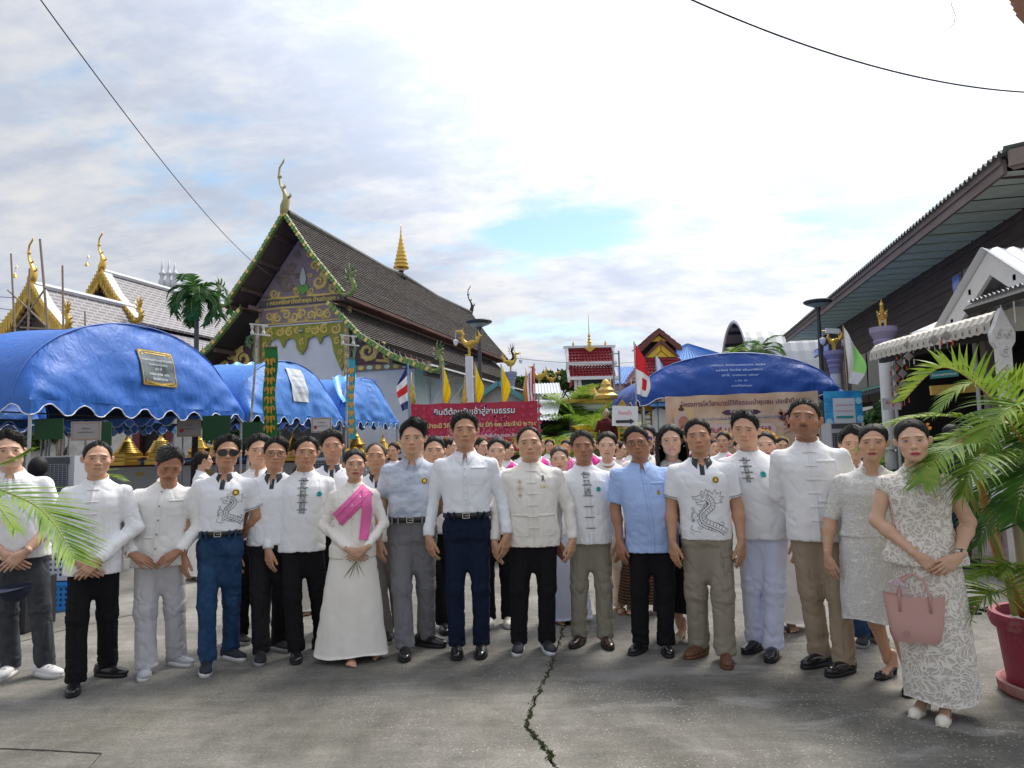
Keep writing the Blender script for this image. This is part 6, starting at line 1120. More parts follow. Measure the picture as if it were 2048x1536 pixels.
def ornaments():
 for(px,py,Y,h,l,nm)in((1265,812,20,1.0,'gold tiered ceremonial umbrella in the middle of the crowd background','gold_umbrella'),(1212,790,21,.6,'gold-topped umbrella above the monk statue','gold_umbrella')):
  p=at(px,py,Y);T=empty(nm,l,'umbrella',(p.x,Y,0));z=p.z;mb=MB();mb.tube([(0,0,0),(0,0,z)],.03,6);mb.build('pole',[GOLDM],T)
  for k,r_ in enumerate((.36,.24,.15)):mb=MB();mb.lathe([(r_,-.12),(r_*1.02,-.02),(r_*.6,.08),(.03,.14)],16,(0,0,z+.17*k));mb.build('canopy',[GOLD],T)
 for(px,py,Y,l)in((1245,850,19,'gold lattice ladder ornament left of the gold umbrella'),(1293,852,19,'gold lattice ornament right of the gold umbrella')):
  p=at(px,py-30,Y);T=empty('gold_lattice',l,'ornament',(p.x,Y,0));z=p.z
  for x in(-.12,.12):mb=MB();mb.box((x,0,z/2),(.05,.05,z));mb.build('rail',[GOLD],T)
  for i in range(9):mb=MB();mb.box((0,0,z-.1-i*.13),(.22,.03,.04));mb.build('rung',[GOLD],T)
  mb=MB();mb.prism([(-.2,z),(.2,z),(0,z+.3)],.05,0);mb.build('pediment',[GOLD],T)
 for(px,py,Y,s_,l)in((1053,775,24,.5,'slim gold finial on a post above the banner centre'),(930,800,22,.6,'small golden spire post above the banner, left of the lamp'),(823,790,24,.6,'golden spire post right of the left tricolour flag'),(1222,795,30,.7,'small gold chedi finial beside the ladder'),(1263,790,33,.6,'tiny gold finial before the pink house')):
  p=at(px,py,Y);mb=MB();mb.lathe([(.10,-p.z),(.10,-.3),(.16,-.26),(.10,-.1),(.15,0),(.07,.12),(.10,.2),(.03,.4),(.01,.8*s_+.3)],10,p);tag(mb.build('gold_finial',[GOLD],smooth=True),l,'finial')
 T=empty('white_plinth_hall','white building with a gold cornice behind the monk statue','building',(at(1195,860,26).x,26,0));z=at(1195,806,26).z;wall_box(T,'wall',WHT,-1.1,1.1,0,2.5,0,z);wall_box(T,'cornice',GOLD,-1.25,1.25,-.14,2.6,z-.02,z+.16);wall_box(T,'cornice',WHT,-1.15,1.15,-.07,2.6,z-.22,z-.021);mb=MB();mb.lathe([(.5,0),(.4,.1),(.25,.15),(.15,.35),(.02,.6)],8,(0,1,z+.16));mb.build('gold_dome',[GOLD],T);mb=MB();mb.box((.55,-.03,z-.9),(.5,.05,.8));mb.build('gold_plaque',[YEG],T)
 T=empty('pale_hall','pale building with a curved white gate behind the right tent','building',(at(1420,860,30).x,30,0));wall_box(T,'wall',WHT,-5,6,0,1,0,3.0);wall_box(T,'roof_edge',BLT,-5.1,6.1,-.4,1.2,3.0,3.2)
 T=empty('far_white_building','long white boundary building behind the crowd','building',(at(900,880,38).x,38,0));wall_box(T,'wall',WHD,-1,14,0,1,0,2.6);wall_box(T,'roof',WSH,-1.2,14.2,-.5,1.4,2.62,2.75)
ornaments()
# ================================================================ things held or lying about
def handbag():
 c=at(1826,1235,3.86);T=empty('handbag','dusty pink leather tote bag held by the woman in floral lace','handbag',(c.x,c.y-.02,c.z-.12),R(-24));PL=mat('dusty pink leather',(.52,.30,.27),rough=.45,bump=.1,bscale=150,var=.04);mb=MB();G=[]
 for j in range(15):
  v=j/14;w_,d=.118+.028*v,.055-.02*v;z=.235*v;r_=[]
  for k in range(33):a=2*math.pi*k/32;ca,sa=math.cos(a),math.sin(a);q=(abs(ca)**4+abs(sa)**4)**-.25;r_.append((w_*ca*q*(1-.12*(1-v)**6),d*sa*q*(1-.3*(1-v)**6),z+(.020*abs(ca)**2 if j==14 else 0)))
  G.append(r_)
 mb.grid(G);mb.add(G[0][:-1][::-1],[tuple(range(32))]);mb.grid([G[14],[(p[0]*.97,p[1]*.9,p[2]-.03)for p in G[14]]]);mb.add([(p[0]*.97,p[1]*.9,p[2]-.03)for p in G[14]][:-1],[tuple(range(32))]);mb.build('bag_body',[PL],T,smooth=True)
 for y in(-.040,.036):mb=MB();mb.tube([(-.072,y,.16),(-.07,y,.25),(-.05,y*.8,.325),(0,y*.5,.355),(.05,y*.8,.325),(.07,y,.25),(.072,y,.16)],.0068,8);mb.build('handle',[PL],T,smooth=True)
 mb=MB();mb.tube([(-.085,-.05,.33),(-.05,-.06,.30),(-.055,-.06,.26)],[.006,.016,.004],6,flat=.4);mb.tube([(-.085,-.05,.33),(-.11,-.06,.31),(-.10,-.06,.27)],[.006,.015,.004],6,flat=.4);mb.build('bow',[mat('lilac scarf',(.5,.36,.42),rough=.5)],T)
 mb=MB();[mb.tube([(-.05+r_*math.cos(a*.7)*.9,-.064,.05+r_*math.sin(a*.7))for a in range(10)],.0014,4)for r_ in(.018,.011)];mb.build('rosette',[mat('pink emboss',(.42,.22,.2))],T)
handbag()
def bucket():
 c=at(1352,1165,5.6);T=empty('bucket_bag','brown leather bucket bag held behind the khaki cargo trousers','handbag',(c.x,c.y,c.z-.15));BR_=mat('brown leather',(.11,.045,.025),rough=.5,bump=.3,bscale=40);mb=MB();mb.lathe([(.10,0),(.12,.03),(.13,.2),(.11,.27),(.12,.30),(.09,.29)],18);mb.build('bag_body',[BR_],T,smooth=True);mb=MB();mb.tube([(-.1,0,.26),(-.07,0,.42),(0,0,.47),(.07,0,.42),(.1,0,.26)],.007,6);mb.build('strap',[BR_],T)
bucket()
def cap():
 c=at(30,1172,4.42);T=empty('baseball_cap','navy baseball cap held by the man at the far left','cap',c);NC=mat('navy cotton',(.015,.02,.045),rough=.85);mb=MB();G=[[(.088*math.cos(a)*math.cos(e),.105*math.sin(a)*math.cos(e)-.0,-.10*math.sin(e))for a in[2*math.pi*i/24 for i in range(25)]]for e in[1.57*j/8 for j in range(9)]];mb.grid(G);mb.build('crown',[NC],T,smooth=True);mb=MB();mb.grid([[((.08+.03*v)*math.cos(a),-.03-(.07+.08*v)*math.sin(a),.01*v-.02*v*math.sin(a))for a in[math.pi*i/14 for i in range(15)]]for v in(0,.5,1)]);mb.build('peak',[NC],T,smooth=True)
cap()
for i,(px,py,r_,l)in enumerate(((1908,1222,.2,'nearest black flip-flop left of the fallen frond'),(1930,1226,.5,'second black flip-flop left of the fallen frond'),(1950,1216,-.3,'black flip-flop with coloured straps by the pot'),(1972,1222,.1,'black flip-flop closest to the crimson pot'),(1900,1122,1.2,'left one of two black slippers behind the lace skirt'),(1925,1128,1.4,'right one of two black slippers behind the lace skirt'))):
 g=gnd(px,py);mb=MB();pts=[(.04*math.sin(2*math.pi*k/16)*(1-.2*math.cos(2*math.pi*k/16)),-.12*math.cos(2*math.pi*k/16))for k in range(16)];mb.prism(pts,.018,0,(0,0,.002),(Vector((1,0,0)),Vector((0,1,0)),Vector((0,0,1))));mb.tube([(-.035,.0,.015),(-.015,-.05,.05),(0,-.085,.02)],.006,5,1);mb.tube([(.035,.0,.015),(.015,-.05,.05),(0,-.085,.02)],.006,5,1)
 tag(mb.build('flip_flop',[mat('black foam',(.02,.02,.022)),mat('strap pink',(.5,.1,.2))if i==2 else mat('black foam',(.02,.02,.022))],loc=g,rot=(0,0,r_*2)),l,'sandal','sandals left on the ground')
g=gnd(1935,1130);T=empty('low_stand','low dark steel stand on the ground behind the palm','stand',g);
for(a,b)in(((-.4,0,.05),(.1,.1,.42)),((.1,.1,.42),(.5,.1,.42)),((-.4,0,.05),(.5,0,.05)),((.45,0,.05),(.5,.1,.42)),((-.1,0,.05),(-.1,.05,.28))):mb=MB();mb.tube([a,b],.022,5);mb.build('bar',[mat('black steel',(.02,.02,.02))],T)
# ================================================================ people
def skinmat():
 return mat('skin',(.5,.3,.2),rough=.5,attr=True,bump=.2,bscale=130,spec=.4)
M_HAIR=mat('black hair',(.010,.009,.008),rough=.58,bump=.3,bscale=120,stretch=(3,1,1),spec=.3)
M_HAIRG=mat('greying hair',(.07,.065,.062),rough=.6,bump=.3,bscale=120,stretch=(3,1,1),col2=(.014,.013,.012),vscale=70,spec=.3)
M_SCL=mat('eye white',(.42,.38,.35),rough=.3);M_IRIS=mat('iris',(.012,.007,.004),rough=.15)
def head_sdf(p):
 if p.get('fem'):p.setdefault('jaw',.80);p.setdefault('cheek',.93);p.setdefault('nose',.85)
 """list of (shape, k); origin at ear level, face to -Y, 0.235 tall"""
 jw,ch,nw,fe=p.get('jaw',1),p.get('cheek',1),p.get('nose',1),p.get('fem',0)
 L=[(ell_((0,.014,.027),(.0755,.094,.088)),0),(ell_((0,-.022,-.02),(.066*ch,.067,.082)),.03),(ell_((0,-.026,-.066),(.052*jw,.055,.043)),.03),(ell_((0,-.066,-.093),(.021,.017,.018)),.03)]
 for s in(-1,1):
  L+=[(ell_((s*.044*ch,-.058,-.024),(.024,.022,.022)),.02),(ell_((s*.027,-.08,.026),(.024,.012,.008),(0,s*.12,0)),.016),(ell_((s*.043*jw,-.022,-.068),(.018,.03,.022)),.025)]
 subs=[(ell_((s*.032,-.1075,.004),(.021,.02,.013)),.012)for s in(-1,1)]
 A=[]
 for s in(-1,1):A+=[(ell_((s*.0315,-.0745,.002),(.0165,.0135,.0115)),.006)]
 A+=[(cap_((0,-.080,.018),(0,-.1,-.028),.0075,.0105*nw),.012),(ell_((0,-.101,-.031),(.0125*nw,.012,.0105)),.006)]
 for s in(-1,1):A+=[(ell_((s*.0135*nw,-.091,-.035),(.0085,.012,.0085)),.006)]
 if p.get('age',0):subs+=[(cap_((s*.020,-.100,-.030),(s*.034,-.088,-.062),.0035,.0025),.010)for s in(-1,1)]+[(cap_((-.03,-.099,z_),(.03,-.099,z_),.002,.002),.008)for z_ in(.042,.053)]
 A+=[(ell_((0,-.083,-.058),(.027,.014,.018)),.014),(ell_((0,-.0955,-.0605),(.021,.007,.0048)),.004),(ell_((0,-.0935,-.0705),(.0175,.008,.0058)),.004)]
 for s in(-1,1):
  A+=[(ell_((s*.082,.014,-.006),(.0075,.019,.0315),(.25,s*.28,s*-.5)),.006)]
 nr=.054 if not fe else .045
 nr*=p.get('neck',1)
 A+=[(cap_((0,.02,-.05),(0,.034,-.20),nr,nr*1.08),.014),(ell_((0,.03,-.235),(.13,.062,.055)),.05)]
 if not fe:A+=[(ell_((0,-.028,-.135),(.010,.012,.014)),.012)]
 return L,subs,A
def eval_head(p):
 L,S,A=head_sdf(p)
 def f(P):
  X,Y,Z=P[:,0],P[:,1],P[:,2];d=np.full(len(P),1.0)
  for g,k in L:d=smin(d,g(X,Y,Z),k)
  for g,k in S:d=-smin(-d,g(X,Y,Z),k)
  for g,k in A:d=smin(d,g(X,Y,Z),k)
  return d
 return f
HC=np.array([0,-.012,-.005])
def sphere_dirs(na,ne):
 t=np.linspace(-1,1,na,endpoint=False);ph=math.pi*(.5*t+.5*np.sign(t)*np.abs(t)**2.2)
 e=np.linspace(-1,1,ne);el=(math.pi/2)*(.72*e+.28*e**3);el=np.clip(el,-1.5705,1.5705)
 PH,EL=np.meshgrid(ph,el);D=np.stack([np.sin(PH)*np.cos(EL),-np.cos(PH)*np.cos(EL),np.sin(EL)],-1)
 F=[]
 for i in range(ne-1):
  a=i*na+np.arange(na);b=i*na+(np.arange(na)+1)%na;F.append(np.stack([a,b,b+na,a+na],1))
 return D.reshape(-1,3),np.concatenate(F),PH.ravel(),EL.ravel()
def march(f,D,rmax=.36):
 r=np.full(len(D),.03)
 for _ in range(44):
  d=f(HC+D*r[:,None]);r=np.clip(r-d*.85,.02,rmax)
 return r
def hairline(ph,p):
 a=np.degrees(np.abs(ph));st=p.get('hair','short');up=p.get('recede',0)
 if st=='short':
  z=np.interp(a,[0,22,38,52,62,70,76,84,92,102,112,125,180],[.083+up,.081+up,.073+up*1.3,.057+up,.036,.010,-.014,.006,.03,.026,-.01,-.045,-.068])
 else:
  z=np.interp(a,[0,22,40,55,66,74,84,95,104,116,130,180],[.078+up,.074+up,.06,.038,.014,-.008,.012,.03,.018,-.02,-.05,-.062])
 z=z+.007*(vnoise(ph*9+40,0*ph,0*ph)-.5)+.004*(vnoise(ph*31+40,0*ph,0*ph)-.5)
 if p.get('part'):z=z-p.get('part')*.010*np.sin(ph*2.0)*(a<60)
 return z
def head_mesh(p,res=1.0):
 na,ne=(int(112*res),int(92*res));D,F,PH,EL=sphere_dirs(na,ne);f=eval_head(p);r=march(f,D);V=HC+D*r[:,None]
 skin=np.array(p.get('skin',(.42,.24,.155)));col=np.tile(skin,(len(V),1));x,y,z=V.T;ax=np.abs(x);front=y<-.045
 n=vnoise(x*60,y*60,z*60);n2=vnoise(x*18+7,y*18,z*18)
 col*=(1+.10*(n-.5)+.16*(n2-.5))[:,None]
 def blend(mask,c):col[:]=col*(1-mask[:,None])+np.array(c)*mask[:,None]
 g=np.exp(-(((ax-.04)/.02)**2+((z+.03)/.022)**2))*front;blend(g*.3,skin*np.array([1.22,.86,.82]))
 g=np.exp(-((ax/.02)**2+((z+.03)/.014)**2))*front;blend(g*.25,skin*np.array([1.15,.86,.82]))
 lip=p.get('lips',tuple(skin*np.array([.95,.62,.60])))
 lz=-.0655-.003*(ax/.024)**2
 m1=np.clip((1-np.sqrt((ax/.0255)**2+((z-lz)/.0098)**2))*5,0,1)*(y<-.07);blend(m1*(.95 if p.get('fem')else .7),lip)
 if p.get('smile'):
  tz=-.0655-.002;m=np.clip((1-np.sqrt((ax/.018)**2+((z-tz)/.0032)**2))*4,0,1)*(y<-.07);blend(m,(.75,.72,.68))
 else:
  m=np.clip(1-np.abs(z-(-.0655+.12*0))/.0022,0,1)*(ax<.024)*(y<-.07);blend(m*.75,np.array(lip)*.28)  # lip parting: shade of the groove painted as a darker line
 bz=.0245-.10*np.clip(ax-.038,0,1)*2+.002*np.sin(ax*80);bt=(.0042 if not p.get('fem')else .0027)*p.get('brow',1)
 m=np.clip((1-np.abs(z-bz)/bt)*1.6,0,1)*np.clip((ax-.011)*300,0,1)*np.clip((.052-ax)*250,0,1)*front;blend(m*.85,(.03,.02,.016))
 m=np.exp(-(((ax-.008)/.0035)**2+((z+.0405)/.0028)**2))*front;blend(m*.8,skin*.15)
 if p.get('stubble'):
  m=np.clip((-.052-z)/.02,0,1)*(z>-.12)*(y<.0)*(1-m1);m=np.maximum(m,np.clip(1-np.abs(z+.05)/.008,0,1)*(ax<.03)*front)
  blend(m*p['stubble'],(.10,.085,.08))
 if p.get('moustache'):
  m=np.clip((1-np.sqrt((ax/.030)**2+((z+.0515+.10*ax)/.0062)**2))*4,0,1)*(y<-.07);blend(m*.95,(.02,.015,.013))
 if p.get('hair','short')=='short':
  zl=hairline(PH,p);m=np.clip((z-zl)/.012,0,1)*(EL>-.5);blend(m,(.03,.026,.024))
 m=np.exp(-((np.sqrt(((ax-.0315)/.018)**2+((z-.0115)/.0035)**2))**4))*front;blend(m*.35,skin*.55)
 th=p.get('vol',.018);side=p.get('side',.006);zl=hairline(PH,p);mk=np.clip((z-zl)/.010,0,1)*(EL>-.75)
 topf=np.clip((V[:,2]-.02)/.06,0,1);topf=topf*topf*(3-2*topf)
 T=side+(th-side)*topf
 nn=vnoise(PH*7+3,V[:,2]*26,V[:,1]*26);n3=vnoise(PH*34,V[:,2]*12+5,1+V[:,1]*12)
 T=T*(.70+.55*nn)*(1-.22*np.clip(1-np.abs(np.degrees(PH))/70,0,1)*(V[:,2]<.1))+.0035*(n3-.5)*(T>.008)
 if p.get('part'):T=T*(1+.28*p['part']*np.tanh((V[:,0]+.02*p['part'])*60)*topf)
 mt=np.clip((z-zl)/.026,0,1)**.7;hr=r-.0025+mk*.0035+mt*T;HV=HC+D*hr[:,None];keep=mk>.001
 ear=(np.abs(V[:,0])>.078)&(V[:,2]<.03)&(np.abs(V[:,1]-.01)<.03)
 if p.get('hair','short')=='short':keep&=~ear
 HF=F[keep[F].all(axis=1)]if not p.get('bald')else F[:0]
 return V,F,col,HV,HF,f,D,r
def arr_compact(V,F):
 u,inv=np.unique(F.ravel(),return_inverse=True);return V[u],inv.reshape(F.shape)
def hand_field(fld,p):
 """p: wrist, d (to the fingertips), n (palm normal), t (thumb side), curl"""
 Wp,d,n,t,cu,sc_=(Vector(p['w']),Vector(p['d']).normalized(),Vector(p['n']).normalized(),Vector(p['t']).normalized(),p.get('curl',.35),p.get('s',1))
 n=(n-d*n.dot(d)).normalized();t=d.cross(n)if d.cross(n).dot(t)>0 else n.cross(d)
 fld.add(cap_(Wp-d*.03,Wp+d*.012,.0265*sc_,.025*sc_),.02)
 offs=[.029,.0095,-.010,-.028];base=[.088,.092,.088,.079];segs=[(.043,.026,.021),(.047,.030,.022),(.043,.028,.021),(.033,.02,.018)]
 for i in range(4):
  k=Wp+(d*base[i]+t*offs[i])*sc_
  fld.add(cap_(Wp+(d*.018+t*offs[i]*.62)*sc_,k,.0145*sc_,.0115*sc_),.014)
  dr=(d+t*(offs[i]*2.2)).normalized();q=k;rad=.0092*sc_*(1 if i<3 else .88)
  for j,sg in enumerate(segs[i]):
   a=cu*(.55,1.0,.7)[j]*(1+.16*(i-1));dr=(dr*math.cos(a)+n*math.sin(a)).normalized()
   n2=n-dr*n.dot(dr);q2=q+dr*sg*sc_
   fld.add(cap_(q,q2,rad,rad*.9),.003);q=q2;rad*=.92
 k=Wp+(d*.022+t*.018)*sc_;fld.add(ell_(Wp+(d*.045+t*.02+n*.008)*sc_,(.02,.02,.02)),.02)
 dr=(d*.86+t*.42+n*.28).normalized();q=k
 for j,(sg,rad)in enumerate([(.046,.0135),(.033,.0115),(.027,.0105)]):
  q2=q+dr*sg*sc_;fld.add(cap_(q,q2,rad*sc_,rad*.9*sc_),.006);q=q2;dr=(dr+d*.35+n*.1*cu).normalized()
def arm_pose(kind,s,p=None):
 """s = side (-1 viewer's left).  Returns shoulder, elbow, wrist, hand spec; nominal 1.70 m figure facing -Y"""
 sh=Vector((s*.182,.012,1.318))
 if kind=='down':el=Vector((s*.236,.03,1.065));wr=Vector((s*.244,-.035,.828));h=dict(d=(-s*.06,-.14,-1),n=(-s*.62,.78,0),t=(-s*.78,-.62,0),curl=.42)
 elif kind=='out':el=Vector((s*.256,.03,1.065));wr=Vector((s*.278,-.035,.828));h=dict(d=(-s*.12,-.14,-1),n=(-s*.7,.7,0),t=(-s*.7,-.7,0),curl=.5)
 elif kind=='clasp':el=Vector((s*.255,-.01,1.08));wr=Vector((s*.082,-.175-.012*s,.905));h=dict(d=(-s*.85,-.05-.04*s,-.52),n=(-s*.1,1,-.2),t=(-s*.3,-.4,1),curl=.33)
 elif kind=='claspl':el=Vector((s*.25,-.01,1.07));wr=Vector((s*.085,-.165-.012*s,.865));h=dict(d=(-s*.75,-.05-.04*s,-.65),n=(-s*.1,1,-.2),t=(-s*.3,-.4,1),curl=.4)
 elif kind=='fiddle':el=Vector((s*.275,-.02,1.08));wr=Vector((s*.155,-.165,.90));h=dict(d=(-s*1,-.15,-.45),n=(-s*.2,.6,-.8),t=(0,-1,.2),curl=.3)
 elif kind=='behind':el=Vector((s*.225,.07,1.08));wr=Vector((s*.12,.15,.93));h=dict(d=(-s,.1,-.3),n=(0,-1,0),t=(0,0,1),curl=.4)
 if p:el+=Vector(p[0]);wr+=Vector(p[1])
 j_=Vector((rnd.uniform(-.012,.012),rnd.uniform(-.02,.02),rnd.uniform(-.008,.008)))
 if kind in('down','out'):el+=j_;wr+=j_*.6+Vector((rnd.uniform(-.01,.01),rnd.uniform(-.02,.01),0));h['curl']=rnd.uniform(.3,.65)
 h=dict(h);h['w']=wr;return sh,el,wr,h
BODY=dict(m=dict(cz=1.25),f=dict())
def torso_rings(P):
 w=P.get('wd',1);dp=P.get('dp',1);fe=P['head'].get('fem',0);b=P.get('belly',0)
 if fe:return[(.80,.168*w,.122*dp,0,.01),(.90,.172*w,.125*dp,0,.01),(1.03,.138*w,.102*dp+b*.5,0,.0),(1.12,.138*w,.105*dp+b*.3,0,-.003),(1.24,.152*w,.118*dp,0,-.012),(1.31,.150*w,.108*dp,0,.0),(1.36,.112*w,.078*dp,0,.01),(1.39,.068,.056,0,.02),(1.415,.050,.050,0,.022)]
 return[(.80,.172*w,.115*dp,0,.01),(.90,.172*w,.120*dp+b*.4,0,.008-b*.3),(1.03,.162*w,.114*dp+b,0,0-b*.5),(1.12,.166*w,.118*dp+b,0,-b*.5),(1.24,.176*w,.124*dp+b*.3,0,.0),(1.30,.174*w,.116*dp,0,.006),(1.355,.128*w,.088*dp,0,.012),(1.392,.080,.066,0,.018),(1.418,.060,.058,0,.022)]
def wrinkle(V,N,amp,sx,sz,seed,mask=None,cr=1.0):
 x,y,z=V.T;n=vnoise(x*sx+seed,y*sx+5,z*sz+seed*.7);m=vnoise(x*sx*2.3+9,y*sx*2.3+seed,z*sz*2.3)
 r=(1-np.abs(2*n-1))*.7+.5*(1-np.abs(2*m-1))-.6;r=r*amp
 if mask is not None:r=r*mask
 c=vnoise(x*17+y*6+seed*3,y*12,z*9+x*5);c2=vnoise(x*9-y*8+seed,y*9,z*19-np.abs(x)*14);r=r-cr*.0048*np.maximum(0,1-np.abs(c-.5)*10)-cr*.0036*np.maximum(0,1-np.abs(c2-.5)*11)*(1 if mask is None else np.minimum(mask,1.2))
 return V+N*r[:,None]
class Person:
 def __init__(s,P):
  s.P=P;s.k=P['h']/1.70;s.root=empty('person',P.get('label'),'person',P['loc'],P.get('yaw',0),P.get('group'));s.res=P.get('res',1)
  s.lean=P.get('lean',0)
 def warp(s,V):
  V=np.array(V,float)
  if s.lean:V=V.copy();V[:,0]+=s.lean*np.clip((V[:,2]-.9)/.8,0,1.5)
  px=s.P.get('hipx',0)
  if px:V=V.copy();V[:,0]+=px*np.clip((V[:,2])/.9,0,1)
  return V*s.k
 def add(s,name,V,F,mats,midx=None,col=None,smooth=True,parent=None,label=None):
  return mkobj(name,mkmesh(name,s.warp(V),F,mats,smooth,midx,col),parent or s.root,label=label)
 def addmb(s,name,mb,mats,smooth=False,parent=None,label=None):return s.add(name,np.array(mb.V),mb.F,mats,mb.M,None,smooth,parent,label)
 def build(s):
  P=s.P;hp=P['head'];r0=random.Random(P.get('seed',5)*13+1)
  for k_,a_,b_ in(('jaw',.92,1.08),('cheek',.96,1.05),('nose',.88,1.22),('eye',.75,1.2),('brow',.8,1.35)):v_=r0.uniform(a_,b_);(not hp.get('fem'))and hp.setdefault(k_,v_)
  P.setdefault('hipx',r0.uniform(-.018,.018));hp['rot']=tuple(np.array(hp.get('rot',(0,0,0)))+np.array([r0.uniform(-3,3),r0.uniform(-2,2),r0.uniform(-3.5,3.5)]))
  zs_=hp.setdefault('long',r0.uniform(.96,1.04));hp.setdefault('age',0 if hp.get('fem')else int(r0.random()<.75));res=s.res;low=res<.8
  V,F,col,HV,HF,f,D,r=head_mesh(hp,1.0 if res>=1 else .62)
  hs=hp.get('size',1.0)*1.035;yaw,pit,rol=[R(a)for a in hp.get('rot',(0,0,0))]
  Rm=np.array((Matrix.Rotation(yaw,3,'Z')@Matrix.Rotation(-pit,3,'X')@Matrix.Rotation(rol,3,'Y')))
  hz=1.70-.118*hs-.008+(0 if not P.get('hz')else P['hz'])
  off=np.array(hp.get('off',(0,-.012,0)))+np.array([0,0,hz])
  def place(Q):
   Q=np.array(Q,float)*hs;Q[:,2]*=1+(zs_-1)*(Q[:,2]<0);Q[:,0]*=1+(.115 if not hp.get('fem')else .085)*np.clip((Q[:,2]+.16)/.08,0,1);t=np.clip((Q[:,2]+.13)/.06,0,1)[:,None];t=t*t*(3-2*t)
   return(Q@Rm.T)*t+Q*(1-t)+off
  s.place=place;s.f=f
  bodyV=[place(V)];bodyF=[F];cols=[col];nV=len(V)
  skin=np.array(hp.get('skin',(.42,.24,.155)))*.93
  def addskin(v,fc,c=None):
   nonlocal nV
   bodyV.append(v);bodyF.append(np.asarray(fc)+nV);cc=np.tile(skin if c is None else np.array(c),(len(v),1))*(1+.14*(vnoise(v[:,0]*40,v[:,1]*40,v[:,2]*40)[:,None]-.5));cols.append(cc);nV+=len(v)
  arms=[]
  for sd_ in(-1,1):
   ap=P['arms'][0 if sd_<0 else 1]
   if isinstance(ap,tuple):sh,el,wr,h=arm_pose(ap[0],sd_,ap[1:]);
   else:sh,el,wr,h=arm_pose(ap,sd_)
   wd=(P.get('wd',1)-1)*.15;sh.x+=sd_*wd;
   if ap in('down','out'):el.x+=sd_*wd*1.2;wr.x+=sd_*wd*1.2
   if hp.get('fem'):sh.x-=sd_*.022;el.x-=sd_*.012;h['s']=.9
   h['w']=wr;arms.append((sh,el,wr,h))
   if s.res<.45 or P.get('nohands'):continue
   lo=np.minimum.reduce([np.array(wr-Vector((.2,)*3))]);fd=Field(lo,np.array(wr+Vector((.2,)*3)),.0042 if res>=1 else .0065)
   hand_field(fd,h);v,fc=fd.mesh();v,fc=arr_compact(v,fc);addskin(v,fc,skin*.95)
   if P.get('sleeve','long')!='long':
    ar=P.get('armr',1);fd=Field(np.minimum(np.array(sh),np.minimum(np.array(el),np.array(wr)))-.09,np.maximum(np.array(sh),np.maximum(np.array(el),np.array(wr)))+.09,.009 if res>=1 else .013)
    fd.add(cap_(sh,el,.052*ar,.042*ar));m_=el.lerp(wr,.28);fd.add(cap_(el,m_,.042*ar,.041*ar),.02);fd.add(cap_(m_,wr,.041*ar,.0262*h.get('s',1)),.03);v,fc=fd.mesh();addskin(v,fc)
  s.arms=arms;q=.8;fe_=hp.get('fem',0)
  fd=Field((-.36,-.24,-.01),(.36,.22,1.47),.024);fd.add(loft_([(z,a*q,b*q,x,y+.004)for(z,a,b,x,y)in torso_rings(P)if z>.86],2.2));fr_=P.get('feetrel')or[(-.12,0,0),(.12,0,0)]
  for i,(sh,el,wr,h)in enumerate(arms):fd.add(cap_(sh,el,.036,.030),.02);fd.add(cap_(el,wr,.030,.022),.01);sg=-1 if i==0 else 1;an=Vector((fr_[i][0],fr_[i][1]+.045,.08));hp_=Vector((sg*.08,.012,.86));kn=hp_.lerp(an,.52)+Vector((0,-.015,0));fd.add(cap_(hp_+Vector((0,0,.06)),hp_,.05,.06),.02);fd.add(cap_(hp_,kn,.06,.042),.02);fd.add(cap_(kn,an,.042,.03),.02)
  v,fc=fd.mesh();v,fc=arr_compact(v,fc);addskin(v,fc)
  s.skin_extra=addskin
  s.build_clothes()
  Vb=np.concatenate(bodyV);Fb=[tuple(int(i)for i in q)for A in bodyF for q in A]
  s.body=s.add('body',Vb,Fb,skinmat(),col=np.concatenate(cols))
  if len(HF):
   hv,hf=arr_compact(HV,HF);hm=hp.get('hairmat',M_HAIR)
   extra=MB();st=hp.get('hair','short')
   if st=='bun':fd=Field((-.07,.05,-.07),(.07,.17,.07),.008);fd.add(ell_((0,.115,.005),(.042,.036,.04)));fd.add(ell_((.02,.125,-.015),(.03,.03,.03)),.01);v,fc=fd.mesh();extra.add(v,fc)
   if st=='long':
    G=[]
    for i in range(13):
     t=i/12;row=[]
     for j in range(31):
      a=math.pi*(.30+1.4*j/30);R1=.092+.028*math.sin(t*2.2)+.006*math.sin(j*3.1+t*2)+.004*math.sin(j*7.7);z=.075-t*(.30+.02*math.sin(j*2.3))
      row.append((R1*math.sin(a)*1.02,.012-R1*math.cos(a)*.95,z))
     G.append(row)
    mb_=thicken(G,.006,(0,0,-1));extra.add(mb_.V,mb_.F)
   hn=vnormals(hv,hf);rg=np.random.default_rng(int(P.get('seed',5)*7));nb=(900 if st=='short'else 420)if res>=1 else 260;ii=rg.integers(0,len(hv),nb);fem_=st!='short';p0=hv[ii];edge_=p0[:,1]<-.02
   tan=np.stack([0*p0[:,0],np.where(fem_,.9,np.where(edge_,-.5,.35))+0*p0[:,0],np.where(fem_,-.1,np.where(edge_,.1,-.25))+0*p0[:,0]],1)+rg.normal(size=p0.shape)*(.15 if fem_ else .35);tan[:,0]+=hp.get('part',0)*.8
   dd=hn[ii]*(.12 if fem_ else .55)+tan;dd/=np.linalg.norm(dd,axis=1)[:,None];ll_=(hp.get('vol',.018)*.55+.004)*(.5+rg.random((nb,1)));wv=np.cross(dd,hn[ii]);wv/=np.linalg.norm(wv,axis=1)[:,None]+1e-9;a_=p0-hn[ii]*.001
   for q0,q1,q2,q3 in zip(a_-wv*.0016,a_+wv*.0016,a_+dd*ll_*.6+wv*.0008+hn[ii]*.001,a_+dd*ll_):extra.add([q0,q1,q2,q3],[(0,1,2,3)])
